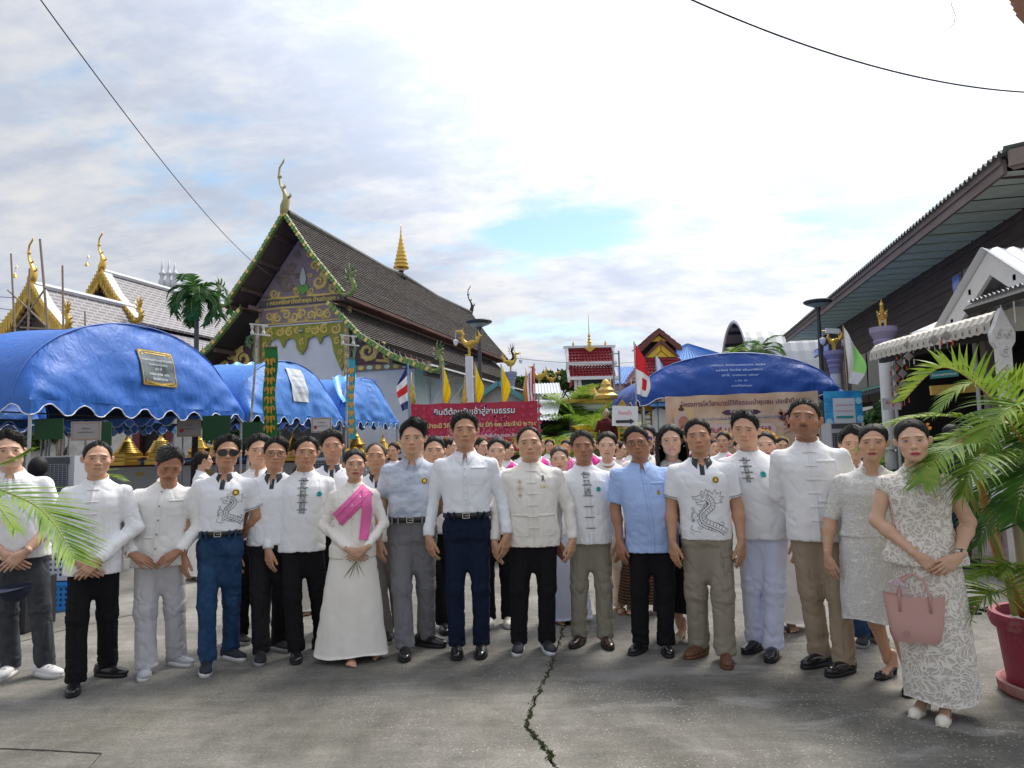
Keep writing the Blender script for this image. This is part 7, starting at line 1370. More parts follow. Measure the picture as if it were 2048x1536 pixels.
   V2=np.concatenate([hv,np.array(extra.V)])if extra.V else hv;n0=len(hv);F2=[tuple(int(i)for i in q)for q in hf]+[tuple(i+n0 for i in q)for q in extra.F]
   s.hair=s.add('hair',place(V2),F2,hm)
  if res>=.6 and not hp.get('noeyes'):s.face(low)
  return s
 def onface(s,x,z,up=.0006):
  """point of the head surface in front, before placing"""
  P=np.array([[x,-.16,z]]);
  for _ in range(40):
   d=s.f(P);P[0,1]+=d[0]
   if d[0]<1e-4:break
  return(x,P[0,1]-up,z)
 def face(s,low):
  hp=s.P['head'];op=hp.get('eye',1.0)
  for sd_ in(-1,1):
   mb=MB();n=12;top=[];bot=[]
   for i in range(n+1):
    t=i/n;x=sd_*(.0175+.0285*t);zc=.002+.0022*t
    hgt=math.sin(math.pi*min(1,max(0,t))**.85);top.append((x,zc+.0040*op*hgt));bot.append((x,zc-.0030*op*hgt))
   W=[[s.onface(x,z,.0011)for x,z in row]for row in(bot,[(a[0],(a[1]+b[1])/2)for a,b in zip(top,bot)],top)]
   mb.grid(W,0,flip=sd_<0)
   c=(sd_*.0315,.0032);pts=[]
   for k in range(12):
    a=2*math.pi*k/12;zz=min(max(c[1]+.0052*math.sin(a),c[1]-.0034*op),c[1]+.0044*op);pts.append(s.onface(c[0]+.0052*math.cos(a),zz,.0017))
   mb.add([s.onface(c[0],c[1],.0019)]+pts,[(0,1+k,1+(k+1)%12)for k in range(12)],1)
   for i in range(n):
    a,b=top[i],top[i+1];w_=.0013 if not hp.get('fem')else .0019
    mb.add([s.onface(a[0],a[1]-.0002,.0021),s.onface(b[0],b[1]-.0002,.0021),s.onface(b[0],b[1]+w_,.0018),s.onface(a[0],a[1]+w_,.0018)],[(0,1,2,3)],1)
   s.add('eye',s.place(np.array(mb.V)),mb.F,[M_SCL,M_IRIS],mb.M,smooth=True)
  g=hp.get('glasses')
  if g:
   fr=MB();ln=MB();col=g
   for sd_ in(-1,1):
    pts=[];
    for k in range(20):
     a=2*math.pi*k/20;rx,rz=(.0255,.0165)if g!='round'else(.024,.024)
     if g=='aviator':rx,rz=.030,.0235
     ex=abs(math.cos(a))**.7*math.copysign(1,math.cos(a));ez=abs(math.sin(a))**.7*math.copysign(1,math.sin(a))
     if g=='round':ex,ez=math.cos(a),math.sin(a)
     if g=='aviator'and ez<0:ex=ex*(1-.2*-ez)
     x=sd_*.034+rx*ex;pts.append((x,-.113+.35*max(0,abs(x)-.02)**1.2*1.6,-.001+rz*ez))
    fr.tube(pts+[pts[0]],.0013 if g!='full'else .0018,5)
    if g in('round','aviator'):
     c=np.mean(np.array(pts),0);ln.add([tuple(c+np.array([0,-.003,0]))]+pts,[(0,1+k,1+(k+1)%20)for k in range(20)],0)
    fr.tube([(sd_*.061,-.096,.006),(sd_*.078,-.05,.004),(sd_*.084,.005,.0)],.0015,5)
   fr.tube([(-.011,-.116,.003),(0,-.117,.006),(.011,-.116,.003)],.0012,5)
   o=s.add('glasses',s.place(np.array(fr.V)),fr.F,mat('spectacle frame',(.02,.018,.016),rough=.3))
   if ln.V:s.add('lens',s.place(np.array(ln.V)),ln.F,mat('dark lens',(.01,.01,.012),rough=.08)if g=='aviator'else mat('violet lens',(.06,.03,.25),rough=.08),parent=o)
 def tree(s,V,F):return BVHTree.FromPolygons([tuple(v)for v in V],[tuple(int(i)for i in f)for f in F])
 def front(s,x,z,up=.003,tree=None):
  h=(tree or s.shirt_t).ray_cast(Vector((x,-1,z)),Vector((0,1,0)))
  if h[0]is None:
   h=(tree or s.shirt_t).find_nearest(Vector((x,-.2,z)))
   if h[0]is None or h[0].y>.02:return None
  return(x,h[0].y-up,z)
 def strip(s,mb,pts,wd,up=.003,m=0,tree=None,step=.02,thick=True):
  """a band along the polyline (x,z), lying on the garment's front"""
  P2=[];
  for(a,b)in zip(pts[:-1],pts[1:]):
   L_=math.hypot(b[0]-a[0],b[1]-a[1]);n=max(1,int(L_/step))
   for i in range(n):P2.append((a[0]+(b[0]-a[0])*i/n,a[1]+(b[1]-a[1])*i/n))
  P2.append(pts[-1]);G=[]
  for i,p in enumerate(P2):
   a=P2[max(0,i-1)];b=P2[min(len(P2)-1,i+1)];dx,dz=b[0]-a[0],b[1]-a[1];l=math.hypot(dx,dz)or 1;nx,nz=-dz/l*wd/2,dx/l*wd/2
   q=[s.front(p[0]+nx*u,p[1]+nz*u,up,tree)for u in np.linspace(-1,1,max(3,int(wd/.014)))]
   if None in q:
    if len(G)>1:mb.grid(G,m)
    G=[];continue
   if thick:
    q=[(q[0][0],q[0][1]+up*1.6,q[0][2])]+q+[(q[-1][0],q[-1][1]+up*1.6,q[-1][2])]
   G.append(q)
  if len(G)>1:mb.grid(G,m)
 def patch(s,mb,poly,up=.003,m=0,tree=None,n=5):
  """filled outline (x,z) laid on the front"""
  cx=sum(p[0]for p in poly)/len(poly);cz=sum(p[1]for p in poly)/len(poly);G=[]
  for k in range(n+1):
   t=k/n;row=[s.front(cx+(p[0]-cx)*t,cz+(p[1]-cz)*t,up,tree)for p in poly+[poly[0]]]
   if None in row:break
   G.append(row)
  if len(G)>1:mb.grid(G,m)
 def build_clothes(s):
  P=s.P;sh_=P['shirt'];h=.0105 if s.res>=1 else(.014 if s.res>=.6 else .02)
  tr=torso_rings(P);hem=sh_.get('hem',.84);tucked=sh_.get('tuck',False)
  if tucked:hem=.985
  zz_=[r_[0]for r_ in tr];tr=[tuple([hem]+[float(np.interp(hem,zz_,[r_[i]for r_ in tr]))for i in(1,2,3,4)])]+[r_ for r_ in tr if r_[0]>hem+.005]
  fl=sh_.get('flare',0);ez=.006 if tucked else .012
  rings=[(z,a+sh_.get('ease',ez)+fl*max(0,(1.12-z))*.3,b+sh_.get('ease',ez)+fl*max(0,1.12-z)*.25,x,y)for(z,a,b,x,y)in tr]
  fd=Field((-.42,-.32,min(hem,.80)-.03),(.42,.30,1.48),h);fd.add(loft_(rings,2.35));fe=P['head'].get('fem',0)
  sl_=P.get('sleeve','long');wide=sh_.get('sw',1.0)
  for i,(sh,el,wr,hd)in enumerate(s.arms):
   sd_=-1 if i==0 else 1;q=1 if not fe else .88
   fd.add(cap_((sd_*.05,.022,1.366),(sh.x-sd_*.016,sh.y,sh.z-.008),.042*q,.048*q),.055)
   if sl_=='long':
    fd.add(cap_(sh,el,.055*q*wide,.049*q*wide),.03);
    fd.add(cap_(el,wr,.047*q*wide,.037*q*wide,cut1=.97),.022)
   elif sl_=='short':fd.add(cap_(sh,el,.064*q,.060*q*wide,cut1=sh_.get('slen',.72)),.03)
   elif sl_=='three':fd.add(cap_(sh,el,.059*q,.05*q),.03);fd.add(cap_(el,wr,.05*q,.046*q,cut1=.35),.022)
   elif sl_=='cap':fd.add(cap_(sh,el,.058*q,.05*q,cut1=.22),.03)
   elif sl_=='half':fd.add(cap_(sh,el,.06*q,.052*q,cut1=.98),.03)
  if sh_.get('neck')=='scoop':fd.add(ell_((0,-.07,1.41),(.075,.06,.06)),.01,sub=True)
  V,F=fd.mesh();N=vnormals(V,F);seed=P.get('seed',rnd.random()*50)
  z=V[:,2];ax=np.abs(V[:,0])
  mask=.55+.9*np.clip((1.15-z)/.2,0,1)*(1 if tucked else .6)+1.0*(ax>.185)
  V=wrinkle(V,N,sh_.get('amp',.0065),11,5,seed,mask)
  s.shirt_t=s.tree(V,F);s.shV,s.shF=V,F
  m=sh_['mat'];s.shirt=s.add('shirt'if not fe else 'blouse',V,F,m)
  s.collar(sh_);s.details(sh_)
  lw=P['lower'];kind=lw['kind']
  hx=.083*(P.get('wd',1))
  fr=P.get('feetrel')or[(-.12,0,12),(.12,0,-12)]
  s.fr=fr
  if kind=='trousers':
   wz=.99 if tucked else hem+.05
   fd=Field((-.45,-.45,-.02),(.45,.40,1.06),h);b=P.get('belly',0);w_=P.get('wd',1);lt=lw.get('w',1.0)
   sl2=1 if tucked else .93
   zt_=.995 if tucked else max(.88,hem+.06)
   fd.add(loft_([(.82,.150*w_,.105,0,.012),(.89,.166*w_*sl2,.122*sl2+b*.3,0,.01),(.985 if tucked else .95,(.156 if tucked else .145)*w_,.112+b*.9*sl2,0,-b*.4),(1.0,(.155 if tucked else .14)*w_,.111+b*.9*sl2,0,-b*.4)],2.3));fd.add(cap_((0,.012,.82),(0,.005,.62),.085,.028),.05)
   legs=[]
   for i,(fx,fy,fa)in enumerate(fr):
    sd_=-1 if i==0 else 1;hip=Vector((sd_*hx,.012,.86));an=Vector((fx,fy+.045,.075));kn=hip.lerp(an,.52)+Vector((sd_*.006,-.022,0));legs.append((hip,kn,an))
    fd.add(cap_(hip,kn,(.093 if tucked else .089)*min(lt,1.04)*(.5+.5*w_),.072*lt),.05);fd.add(cap_(kn,an+Vector((0,0,-.045)),.069*lt,.066*lt*lw.get('hemw',1),cut1=.99),.02)
   fd.below(lw.get('hemz',.045));V,F=fd.mesh();N=vnormals(V,F);z=V[:,2]
   mk=.25+1.1*np.exp(-((z-.47)/.10)**2)+1.4*np.exp(-((z-.10)/.09)**2)+.5*np.exp(-((z-.85)/.07)**2)
   V=wrinkle(V,N,lw.get('amp',.009)*.85,9,15,seed+3,mk,1.3);s.legs_t=s.tree(V,F)
   s.add('trousers',V,F,lw['mat']);s.legs=legs
   def seam(pts,w2,up):t=MB();s.strip(t,pts,w2,up,0,s.legs_t);t.V and s.addmb('seam',t,[lw['mat']])
   if tucked:seam([(0.0,.94),(0.004,.82)],.006,.002)
   if lw.get('cargo'):
    t=MB();s.patch(t,[(.10,.60),(.17,.60),(.17,.75),(.10,.75)],.006,0,s.legs_t);t.V and s.addmb('cargo_pocket',t,[lw['mat']]);t=MB();s.strip(t,[(.09,.745),(.18,.745)],.035,.010,0,s.legs_t);t.V and s.addmb('pocket_flap',t,[lw['mat']])
   for sd_ in(-1,1):seam([(sd_*.085*w_,.945),(sd_*.135*w_,.85)],.005,.0025)
   if not sh_.get('jean'):
    for sd_ in(-1,1):fx_=fr[0 if sd_<0 else 1];seam([(sd_*hx,.78),(sd_*hx*.5+fx_[0]*.5,.45),(fx_[0],.12)],.004,.0015)
   if P.get('belt'):
    bm_=MB();G=[];
    for k in range(49):
     a=2*math.pi*k/48;ca,sa=math.sin(a),-math.cos(a);q=(abs(ca)**2.3+abs(sa)**2.3)**(-1/2.3)
     A,B=.166*w_+.006,.121+b*.9+.006;G.append([(ca*q*A,sa*q*B-b*.4,zz)for zz in(.955,.957,.991,.993)])
     G[-1]=[(G[-1][0][0]*.96,G[-1][0][1]*.96,.957)]+G[-1][1:3]+[(G[-1][3][0]*.96,G[-1][3][1]*.96,.994)]
    bm_.grid(G);blt=s.addmb('belt',bm_,[mat('belt leather',(.015,.013,.012),rough=.35,bump=.1,bscale=200)],True)
    bk=MB();y=-.121-b*1.3-.013
    for(x0,z0,dx,dz)in((0,.992,.050,.005),(0,.958,.050,.005),(-.023,.975,.005,.038),(.023,.975,.005,.038),(.006,.975,.03,.004)):bk.box((x0,y,z0),(dx,.005,dz))
    s.addmb('buckle',bk,[mat('steel',(.55,.54,.52),rough=.25,metal=1)],parent=blt)
    for x0 in(-.085,.085,-.13,.13):lp=MB();s.strip(lp,[(x0*w_,.945),(x0*w_,1.0)],.012,.011,0,None,step=.06);lp.V and s.addmb('belt_loop',lp,[lw['mat']])
  else:
   z0=lw.get('hemz',.06);zt=lw.get('top',1.02);G=[];nz=34;na=72;A0,B0=lw.get('hemr',(.21,.16));V=[];F=[]
   prof=[(zt,.150,.112),(.95,.170,.126),(.86,.178,.132),(.55,lw.get('kneer',(.185,.14))[0],lw.get('kneer',(.185,.14))[1]),(z0,A0,B0)]
   zs=np.linspace(zt,z0,nz);pr=np.array(prof)[::-1]
   for i,zz in enumerate(zs):
    a_,b_=np.interp(zz,pr[:,0],pr[:,1]),np.interp(zz,pr[:,0],pr[:,2])
    for k in range(na):
     t=2*math.pi*k/na;fl_=1+lw.get('pleat',.03)*((zt-zz)/(zt-z0))*(math.sin(t*5+1+seed)+.5*math.sin(t*9+seed*2))*.6
     V.append((a_*math.sin(t)*fl_+lw.get('dx',0)*(1-zz),-b_*math.cos(t)*fl_+.01,zz+(.012*math.sin(t*3+seed)if i==nz-1 else 0)))
   for i in range(nz-1):
    for k in range(na):k2=(k+1)%na;F.append((i*na+k,(i+1)*na+k,(i+1)*na+k2,i*na+k2))
   V=np.array(V);
   N=np.stack([V[:,0],V[:,1],0*V[:,0]],1);N/=np.linalg.norm(N,axis=1)[:,None]+1e-9
   V=wrinkle(V,N,lw.get('amp',.006),8,3,seed+2);F.append(tuple(range((nz-1)*na,nz*na)));s.legs_t=s.tree(V,[f for f in F if len(f)==4])
   s.skirt=s.add('skirt',V,F,lw['mat'])
   s.legs=[]
   for i,(fx,fy,fa)in enumerate(fr):
    hip=Vector((.085*(-1 if i==0 else 1),.01,.9));an=Vector((fx,fy+.045,.085));kn=hip.lerp(an,.5);s.legs.append((hip,kn,an))
    if z0>.1 or P['shoes']['kind']in('bare','heel','sandal'):
     f2=Field((min(kn.x,an.x)-.1,-.3,.0),(max(kn.x,an.x)+.1,.3,max(.35,z0+.15)),.012);c_=kn.lerp(an,.35)+Vector((0,.012,0));lift=P['shoes'].get('heelh',0)
     f2.add(cap_(kn,c_,.052,.050));f2.add(cap_(c_,an+Vector((0,0,lift)),.050,.032),.02);v,fc=f2.mesh();s.skin_extra(v,fc)
  s.shoes()
  s.extras()
 def collar(s,sh_):
  kind=sh_.get('collar');
  if not kind:return
  mb=MB();w_=sh_.get('cw',1.0);fem=s.P['head'].get('fem',0);A=(.064 if not fem else .055)*s.P['head'].get('neck',1);n=40;gap={'mandarin':.10,'polo':.30,'shirt':.16,'round':0,'open':.34}[kind]
  cy=.012;G=[]
  for k in range(n+1):
   t=gap+(2*math.pi-2*gap)*k/n;fr_=(1+math.cos(t))/2;zb=1.436-.047*fr_;x,y=math.sin(t),-math.cos(t)
   def pt(r,z):return(x*A*r,cy+y*A*r*1.02+.006*(1-fr_),z)
   if kind in('mandarin','round'):
    hgt=(.034-.010*fr_)*sh_.get('ch',1)if kind=='mandarin'else .01
    G.append([pt(1.18,zb-.012),pt(1.10,zb+hgt),pt(1.02,zb+hgt+.001),pt(1.0,zb)])
   else:
    e=max(0,1-abs(k/n-.5)*-1-1);tip=max(0,(abs(k/n-.5)-.30)/.20)**1.3;drop=(.036+.036*tip)*w_;flare=1.48+.30*tip
    G.append([pt(1.0,zb-.005),pt(1.02,zb+.024-.004*fr_),pt(1.10,zb+.027-.004*fr_),pt(flare*.93,zb+.004-drop*.35),pt(flare*1.02,zb+.0-drop),pt(flare*.97,zb-.004-drop)])
  mb.grid(G,0);c=s.addmb('collar',mb,[sh_.get('cmat',sh_['mat'])],True)
  if kind in('polo','shirt','open'):
   d={'polo':.075,'shirt':.04,'open':.09}[kind];q=MB();s.patch(q,[(-.034,1.412),(0,1.390-d),(.034,1.412),(.02,1.42),(-.02,1.42)],.0028,0)
   if q.V:s.skin_extra(np.array(q.V),np.array(q.F))
  if sh_.get('edge'):
   e=MB();pts=[g[1 if kind=='mandarin'else 4]for g in G];e.tube(pts,.0016,4);s.addmb('collar_edge',e,[sh_['edge']],parent=c)
 def details(s,sh_):
  m=sh_['mat'];hem=sh_.get('hem',.84)if not sh_.get('tuck')else 1.05;pk=sh_.get('placket')
  mb=MB()
  if pk:
   kind,wd=pk[0],pk[1]
   zt,zb=1.375,(hem+.004 if pk[2]is None else pk[2]);x0=pk[3]if len(pk)>3 else 0
   s.strip(mb,[(x0,zt),(x0,zb)],wd,.0035,0);s.addmb('placket',mb,[sh_.get('pmat',m)],True)
   if kind in('frog','button'):
    k=sh_.get('nb',6);bz=[zt-.02-(zt-.02-max(zb,.90)-.03)*i/(k-1)for i in range(k)]
    for z in bz:
     b=MB();p=s.front(x0,z,.008)
     if not p:continue
     if kind=='frog':
      b.tube([(p[0]-.006,p[1],z),(p[0]+.006,p[1],z)],.005,6);s.strip(b,[(x0-.038,z),(x0-.006,z)],.006,.007,0);s.strip(b,[(x0+.006,z),(x0+.038,z)],.006,.007,0)
     else:b.xf=Matrix.Translation(p)@Matrix.Rotation(R(90),4,'X');b.lathe([(.002,-.002),(.0065,-.001),(.0065,.003),(.004,.004)],10)
     s.addmb('button',b,[sh_.get('bmat',mat('pearl button',(.72,.72,.7),rough=.25))],True)
  for(x,z,wd,ht)in sh_.get('pockets',[]):
   q=MB();wd/=2;ht/=2
   s.strip(q,[(x-wd,z+ht),(x+wd,z+ht)],.016,.004,0);s.strip(q,[(x-wd,z+ht),(x-wd,z-ht),(x+wd,z-ht),(x+wd,z+ht)],.003,.0035,0)
   if q.V:s.addmb('pocket',q,[m],True)
  for e in sh_.get('emblem',[]):s.emblem(*e)
  if sh_.get('stripe'):
   for(sh,el,wr,hd)in s.arms:
    q=MB();ax=(el-sh).normalized();c=sh.lerp(el,sh_.get('slen',.72)-.05);u=ax.cross(Vector((0,1,0))).normalized();v=ax.cross(u);pts=[];r_=.0655*sh_.get('sw',1)
    for k in range(25):
     a=2*math.pi*k/24;o_=c+u*math.cos(a)*.12+v*math.sin(a)*.12;hit=s.shirt_t.ray_cast(o_,(c-o_).normalized());pts.append((hit[0]+(o_-c).normalized()*.0015)if hit[0]else c+(o_-c)*.55)
    q.tube(pts,.0022,4,cap=False);s.addmb('sleeve_stripe',q,[sh_['stripe']])
  if sh_.get('naga'):s.naga(*sh_['naga'])
 def emblem(s,kind,x,z,r):
  mb=MB();circ=lambda rr,n=16,cx=0,cz=0:[(x+cx+rr*math.cos(2*math.pi*k/n),z+cz+rr*math.sin(2*math.pi*k/n))for k in range(n)]
  if kind=='tree':ms=[mat('emblem white',(.75,.8,.8)),mat('emblem teal',(.03,.42,.55)),mat('emblem green',(.03,.2,.08))];s.patch(mb,circ(r),.003,0);s.patch(mb,circ(r*.8),.0045,1);s.patch(mb,circ(r*.38,10,0,r*.2),.006,2);s.strip(mb,[(x,z),(x,z-r*.6)],r*.18,.006,2);s.strip(mb,[(x-r*.6,z-r*.5),(x+r*.6,z-r*.5)],r*.2,.006,2)
  elif kind=='gold':ms=[mat('emblem gold',(.6,.38,.05)),mat('emblem dark',(.05,.04,.03)),mat('emblem yellow',(.8,.6,.08))];s.patch(mb,circ(r),.003,0);s.patch(mb,circ(r*.75),.0045,1);s.patch(mb,circ(r*.5,7),.006,2);s.strip(mb,[(x-r*.5,z+r*.3),(x+r*.5,z-r*.2)],r*.16,.007,0)
  elif kind=='flame':ms=[mat('emblem gold',(.6,.38,.05)),mat('emblem red',(.5,.05,.03)),mat('emblem green2',(.1,.3,.08))];s.patch(mb,circ(r*.8,14,0,-r*.3),.003,0);s.patch(mb,circ(r*.5,10,0,-r*.3),.0045,2);s.patch(mb,[(x-r*.5,z+r*.2),(x+r*.5,z+r*.2),(x+r*.15,z+r*.9),(x,z+r*1.4),(x-r*.2,z+r*.8)],.004,1)
  elif kind=='brooch':ms=[mat('brooch gold',(.8,.55,.2),rough=.25,metal=1),mat('brooch white',(.8,.75,.7))];s.patch(mb,circ(r,12),.006,0);s.patch(mb,circ(r*.6,12),.009,1)
  elif kind=='ribbon':ms=[mat('black ribbon',(.01,.01,.01),rough=.4)];s.strip(mb,[(x-r*.5,z-r),(x+r*.35,z+r*.5),(x,z+r),(x-r*.35,z+r*.5),(x+r*.5,z-r)],r*.25,.004,0,step=.004)
  elif kind=='cross':
   ms=[mat('thread brown',(.42,.27,.18))]
   for q in(0,1,-1):cz=q*r*1.7;rr=r*(.9 if q==0 else .6);s.strip(mb,[(x,z+cz-rr),(x+rr,z+cz),(x,z+cz+rr),(x-rr,z+cz),(x,z+cz-rr)],.0022,.003,0,step=.004,thick=False);s.strip(mb,[(x-rr*.6,z+cz),(x+rr*.6,z+cz)],.004,.003,0,step=.004,thick=False);s.strip(mb,[(x,z+cz-rr*.6),(x,z+cz+rr*.6)],.004,.003,0,step=.004,thick=False)
  elif kind=='script':ms=[mat('script pink',(.75,.35,.3))];[s.strip(mb,[(x-r+i*r*.5,z),(x-r+i*r*.5+r*.15,z+.006),(x-r+i*r*.5+r*.3,z)],.0022,.003,0,step=.004,thick=False)for i in range(4)]
  if mb.V:s.addmb('emblem',mb,ms)
 def naga(s,ox,oz,k,flip=1,wd=.0024):
  """line drawing of a crested serpent; (0,0) low left of the drawing, 1 unit = k metres"""
  L=[];sp=lambda cx,cz,r0,r1,a0,a1,n=14:[(cx+(r0+(r1-r0)*i/n)*math.cos(a0+(a1-a0)*i/n),cz+(r0+(r1-r0)*i/n)*math.sin(a0+(a1-a0)*i/n))for i in range(n+1)]
  bz=[(.95,0),(.80,.12),(.62,.2),(.42,.30),(.38,.45),(.5,.58),(.62,.70),(.60,.84),(.50,.92)]
  def crv(P,o):
   out=[]
   for i in range(len(P)):
    a=P[max(0,i-1)];b=P[min(len(P)-1,i+1)];dx,dz=b[0]-a[0],b[1]-a[1];l=math.hypot(dx,dz);out.append((P[i][0]-dz/l*o,P[i][1]+dx/l*o))
   return out
  def dens(P,m=5):
   out=[]
   for i in range(len(P)-1):
    p0,p1,p2,p3=P[max(0,i-1)],P[i],P[i+1],P[min(len(P)-1,i+2)]
    for j in range(m):
     t=j/m;out.append(tuple(.5*((2*p1[q])+(-p0[q]+p2[q])*t+(2*p0[q]-5*p1[q]+4*p2[q]-p3[q])*t*t+(-p0[q]+3*p1[q]-3*p2[q]+p3[q])*t**3)for q in(0,1)))
   return out+[P[-1]]
  body=dens(bz);a,b,c_=crv(body,.085),crv(body,-.085),crv(body,.03);L+=[a,b,c_]
  for i in range(0,len(body),2):L.append([c_[i],((c_[i][0]+b[i][0])/2+.01,(c_[i][1]+b[i][1])/2+.03),b[i]])
  for i in range(1,len(body),2):L.append([a[i],(a[i][0]+(a[i][0]-body[i][0])*.5,a[i][1]+(a[i][1]-body[i][1])*.5+.03),a[min(len(a)-1,i+2)]])
  L+=[[(.52,.98),(.36,.99),(.22,.93),(.14,.95),(.18,.87),(.32,.86),(.42,.82)],[(.42,.82),(.28,.79),(.22,.82),(.26,.74),(.42,.72),(.5,.78)],sp(.4,.93,.03,.03,0,6.3),[(.52,.98),(.58,1.1),(.66,1.0),(.74,1.12),(.78,1.0),(.9,1.06),(.84,.93),(.96,.93),(.84,.84),(.9,.78),(.72,.76)],[(.36,.99),(.38,1.1),(.46,1.02),(.5,1.14),(.56,1.06)]]
  L+=[sp(.2,.45,.1,.02,4.5,-3,18),[(.22,.35),(.28,.2),(.45,.1),(.7,.02)],sp(.12,.3,.05,.01,0,7,12),[(.1,.2),(.05,.1),(.15,.04),(.3,.02)],sp(.3,.15,.07,.015,3,10,12),sp(.15,.62,.05,.01,5,-2,12),sp(.85,.25,.09,.02,3,9,12),sp(.55,.12,.06,.01,3,9,12),[(.2,.58),(.1,.5),(.08,.38),(.14,.3)]]
  mb=MB()
  for l in L:
   pts=[(ox+flip*p[0]*k,oz+p[1]*k)for p in l];s.strip(mb,pts,wd,.0024,0,step=.008,thick=False)
  if mb.V:s.addmb('serpent_print',mb,[mat('ink',(.03,.035,.045),rough=.7)])
 def shoes(s):
  sp=s.P['shoes'];kind=sp['kind']
  if kind=='none':return
  for i,(fx,fy,fa)in enumerate(s.fr):
   Mx=Matrix.Translation((fx,fy,0))@Matrix.Rotation(R(fa),4,'Z');fd=Field((-.08,-.20,-.012),(.08,.13,.16),.0065 if s.res>=1 else .01);so_=None;q=sp.get('size',1)
   def xf(V):return np.array([Mx@Vector(v)for v in V])
   if kind in('dress','sneaker','loafer'):
    tw=.041 if kind!='sneaker'else .045;zt=.03
    fd.add(ell_((0,.055,.045),(.036,.042,.048)));fd.add(ell_((0,-.03,.042),(.038,.075,.034)),.03);fd.add(ell_((.003,-.10,.034),(tw,.068 if kind!='dress'else .078,.026 if kind=='dress'else .030)),.03);fd.add(cap_((0,.045,.06),(0,.05,.11),.036,.036,cut1=.55),.015)
    fd.below(.012);V,F=fd.mesh();shoe=s.add('shoe',xf(V),F,sp['mat'])
    o=[]
    for k in range(32):
     a=2*math.pi*k/32;sa,ca=math.sin(a),math.cos(a);y=-.04-.125*ca*q if ca>0 else-.04-.135*ca;x=(.047+.004*ca)*sa*(1-.16*max(0,-ca))*(abs(sa)**-.25 if abs(sa)>.05 else 1);o.append((x,y))
    th=.022 if kind=='dress'else(.03 if kind=='sneaker'else .02);mb=MB();pr=[(p[0],p[1])for p in o]
    V2=[(p[0],p[1],.0)for p in pr]+[(p[0]*1.0,p[1],th)for p in pr]+[(p[0]*.9,p[1]*.97,th+.003)for p in pr];F2=[]
    for r_ in(0,1):
     for k in range(32):k2=(k+1)%32;F2.append((r_*32+k,r_*32+k2,(r_+1)*32+k2,(r_+1)*32+k))
    F2+=[tuple(range(31,-1,-1)),tuple(range(64,96))];s.add('sole',xf(V2),F2,sp.get('smat',mat('black rubber',(.015,.015,.016),rough=.6)),parent=shoe)
    t2=s.tree(V,F);mb=MB()
    if kind=='sneaker':
     for j in range(5):
      y=-.01-.02*j;pts=[]
      for x in(-.022,-.01,0,.01,.022):
       h_=t2.ray_cast(Vector((x,y+x*.3*(-1)**j,.3)),Vector((0,0,-1)))
       if h_[0]:pts.append(h_[0]+Vector((0,0,.002)))
      if len(pts)>2:mb.tube(pts,.003,4)
     if mb.V:s.add('laces',xf(mb.V),mb.F,sp.get('lmat',mat('lace',(.6,.6,.6))),parent=shoe)
   elif kind in('bare','sandal'):
    fd.add(ell_((0,.045,.032),(.028,.034,.032)));fd.add(cap_((0,.035,.04),(.002,-.07,.022),.031,.024),.025);fd.add(ell_((.0,-.085,.02),(.041,.038,.018)),.02);fd.add(cap_((0,.03,.05),(0,.045,.12),.034,.032),.025)
    sd_=-1 if i==0 else 1
    for j in range(5):
     x=-sd_*(.031-.0155*j);ln=[.030,.028,.024,.02,.014][j];r_=[.0115,.0085,.008,.0075,.007][j];y0=-.108+.006*j+(.006 if j>2 else 0);fd.add(cap_((x,y0,.014),(x*1.04,y0-ln,.010),r_,r_),.005)
    fd.below(.001);V,F=fd.mesh();s.skin_extra(xf(V),F)
    if kind=='sandal':
     mb=MB();mb.box((0,-.04,.006),(.085,.25,.012));mb.tube([(-.043,-.07,.01),(-.03,-.075,.042),(0,-.08,.05),(.03,-.075,.042),(.043,-.07,.01)],.005,6);s.add('sandal',xf(mb.V),mb.F,sp['mat'],smooth=False)
   elif kind=='heel':
    hh=sp.get('heelh',.05);rise=lambda y:hh*min(1,max(0,(y+.075)/.11))**1.2
    def shp(cut):
     f2=Field((-.08,-.20,-.012),(.08,.13,.22),.0065 if s.res>=1 else .01);L_=[(.055,.026,.034),(.02,.026,.026),(-.03,.028,.022),(-.075,.036,.020),(-.115,.034,.017),(-.145,.018,.012)]
     for(a,b)in zip(L_[:-1],L_[1:]):f2.add(cap_((0,a[0],rise(a[0])+a[2]),(0,b[0],rise(b[0])+b[2]),a[1]*cut,b[1]*cut),.012)
     return f2
    f2=shp(1.0);V,F=f2.mesh();
    zc=np.array([rise(v[1])for v in V]);top=np.where(V[:,1]<-.098,1,np.where(V[:,1]>.045,.058,.024+.012*np.clip((np.abs(V[:,0])-.01)/.02,0,1)));keep=(V[:,2]-zc)<top
    zmin=np.maximum(V[:,2],zc*.98+.003);V2=V.copy();V2[:,2]=zmin;F=F[keep[F].all(axis=1)];v,fc=arr_compact(V2,F);shoe=s.add('shoe',xf(v),fc,sp['mat'])
    mb=MB();mb.tube([(0,.058,hh+.012),(0,.062,hh*.5),(0,.060,.001)],[.024,.016,.013],10);mb.box((0,-.09,.004),(.06,.11,.006));s.add('heel',xf(mb.V),mb.F,sp['mat'],smooth=False,parent=shoe)
    f3=shp(.9);f3.add(cap_((0,.045,hh+.04),(0,.048,hh+.10),.030,.031),.02);v,fc=f3.mesh();s.skin_extra(xf(v),fc)
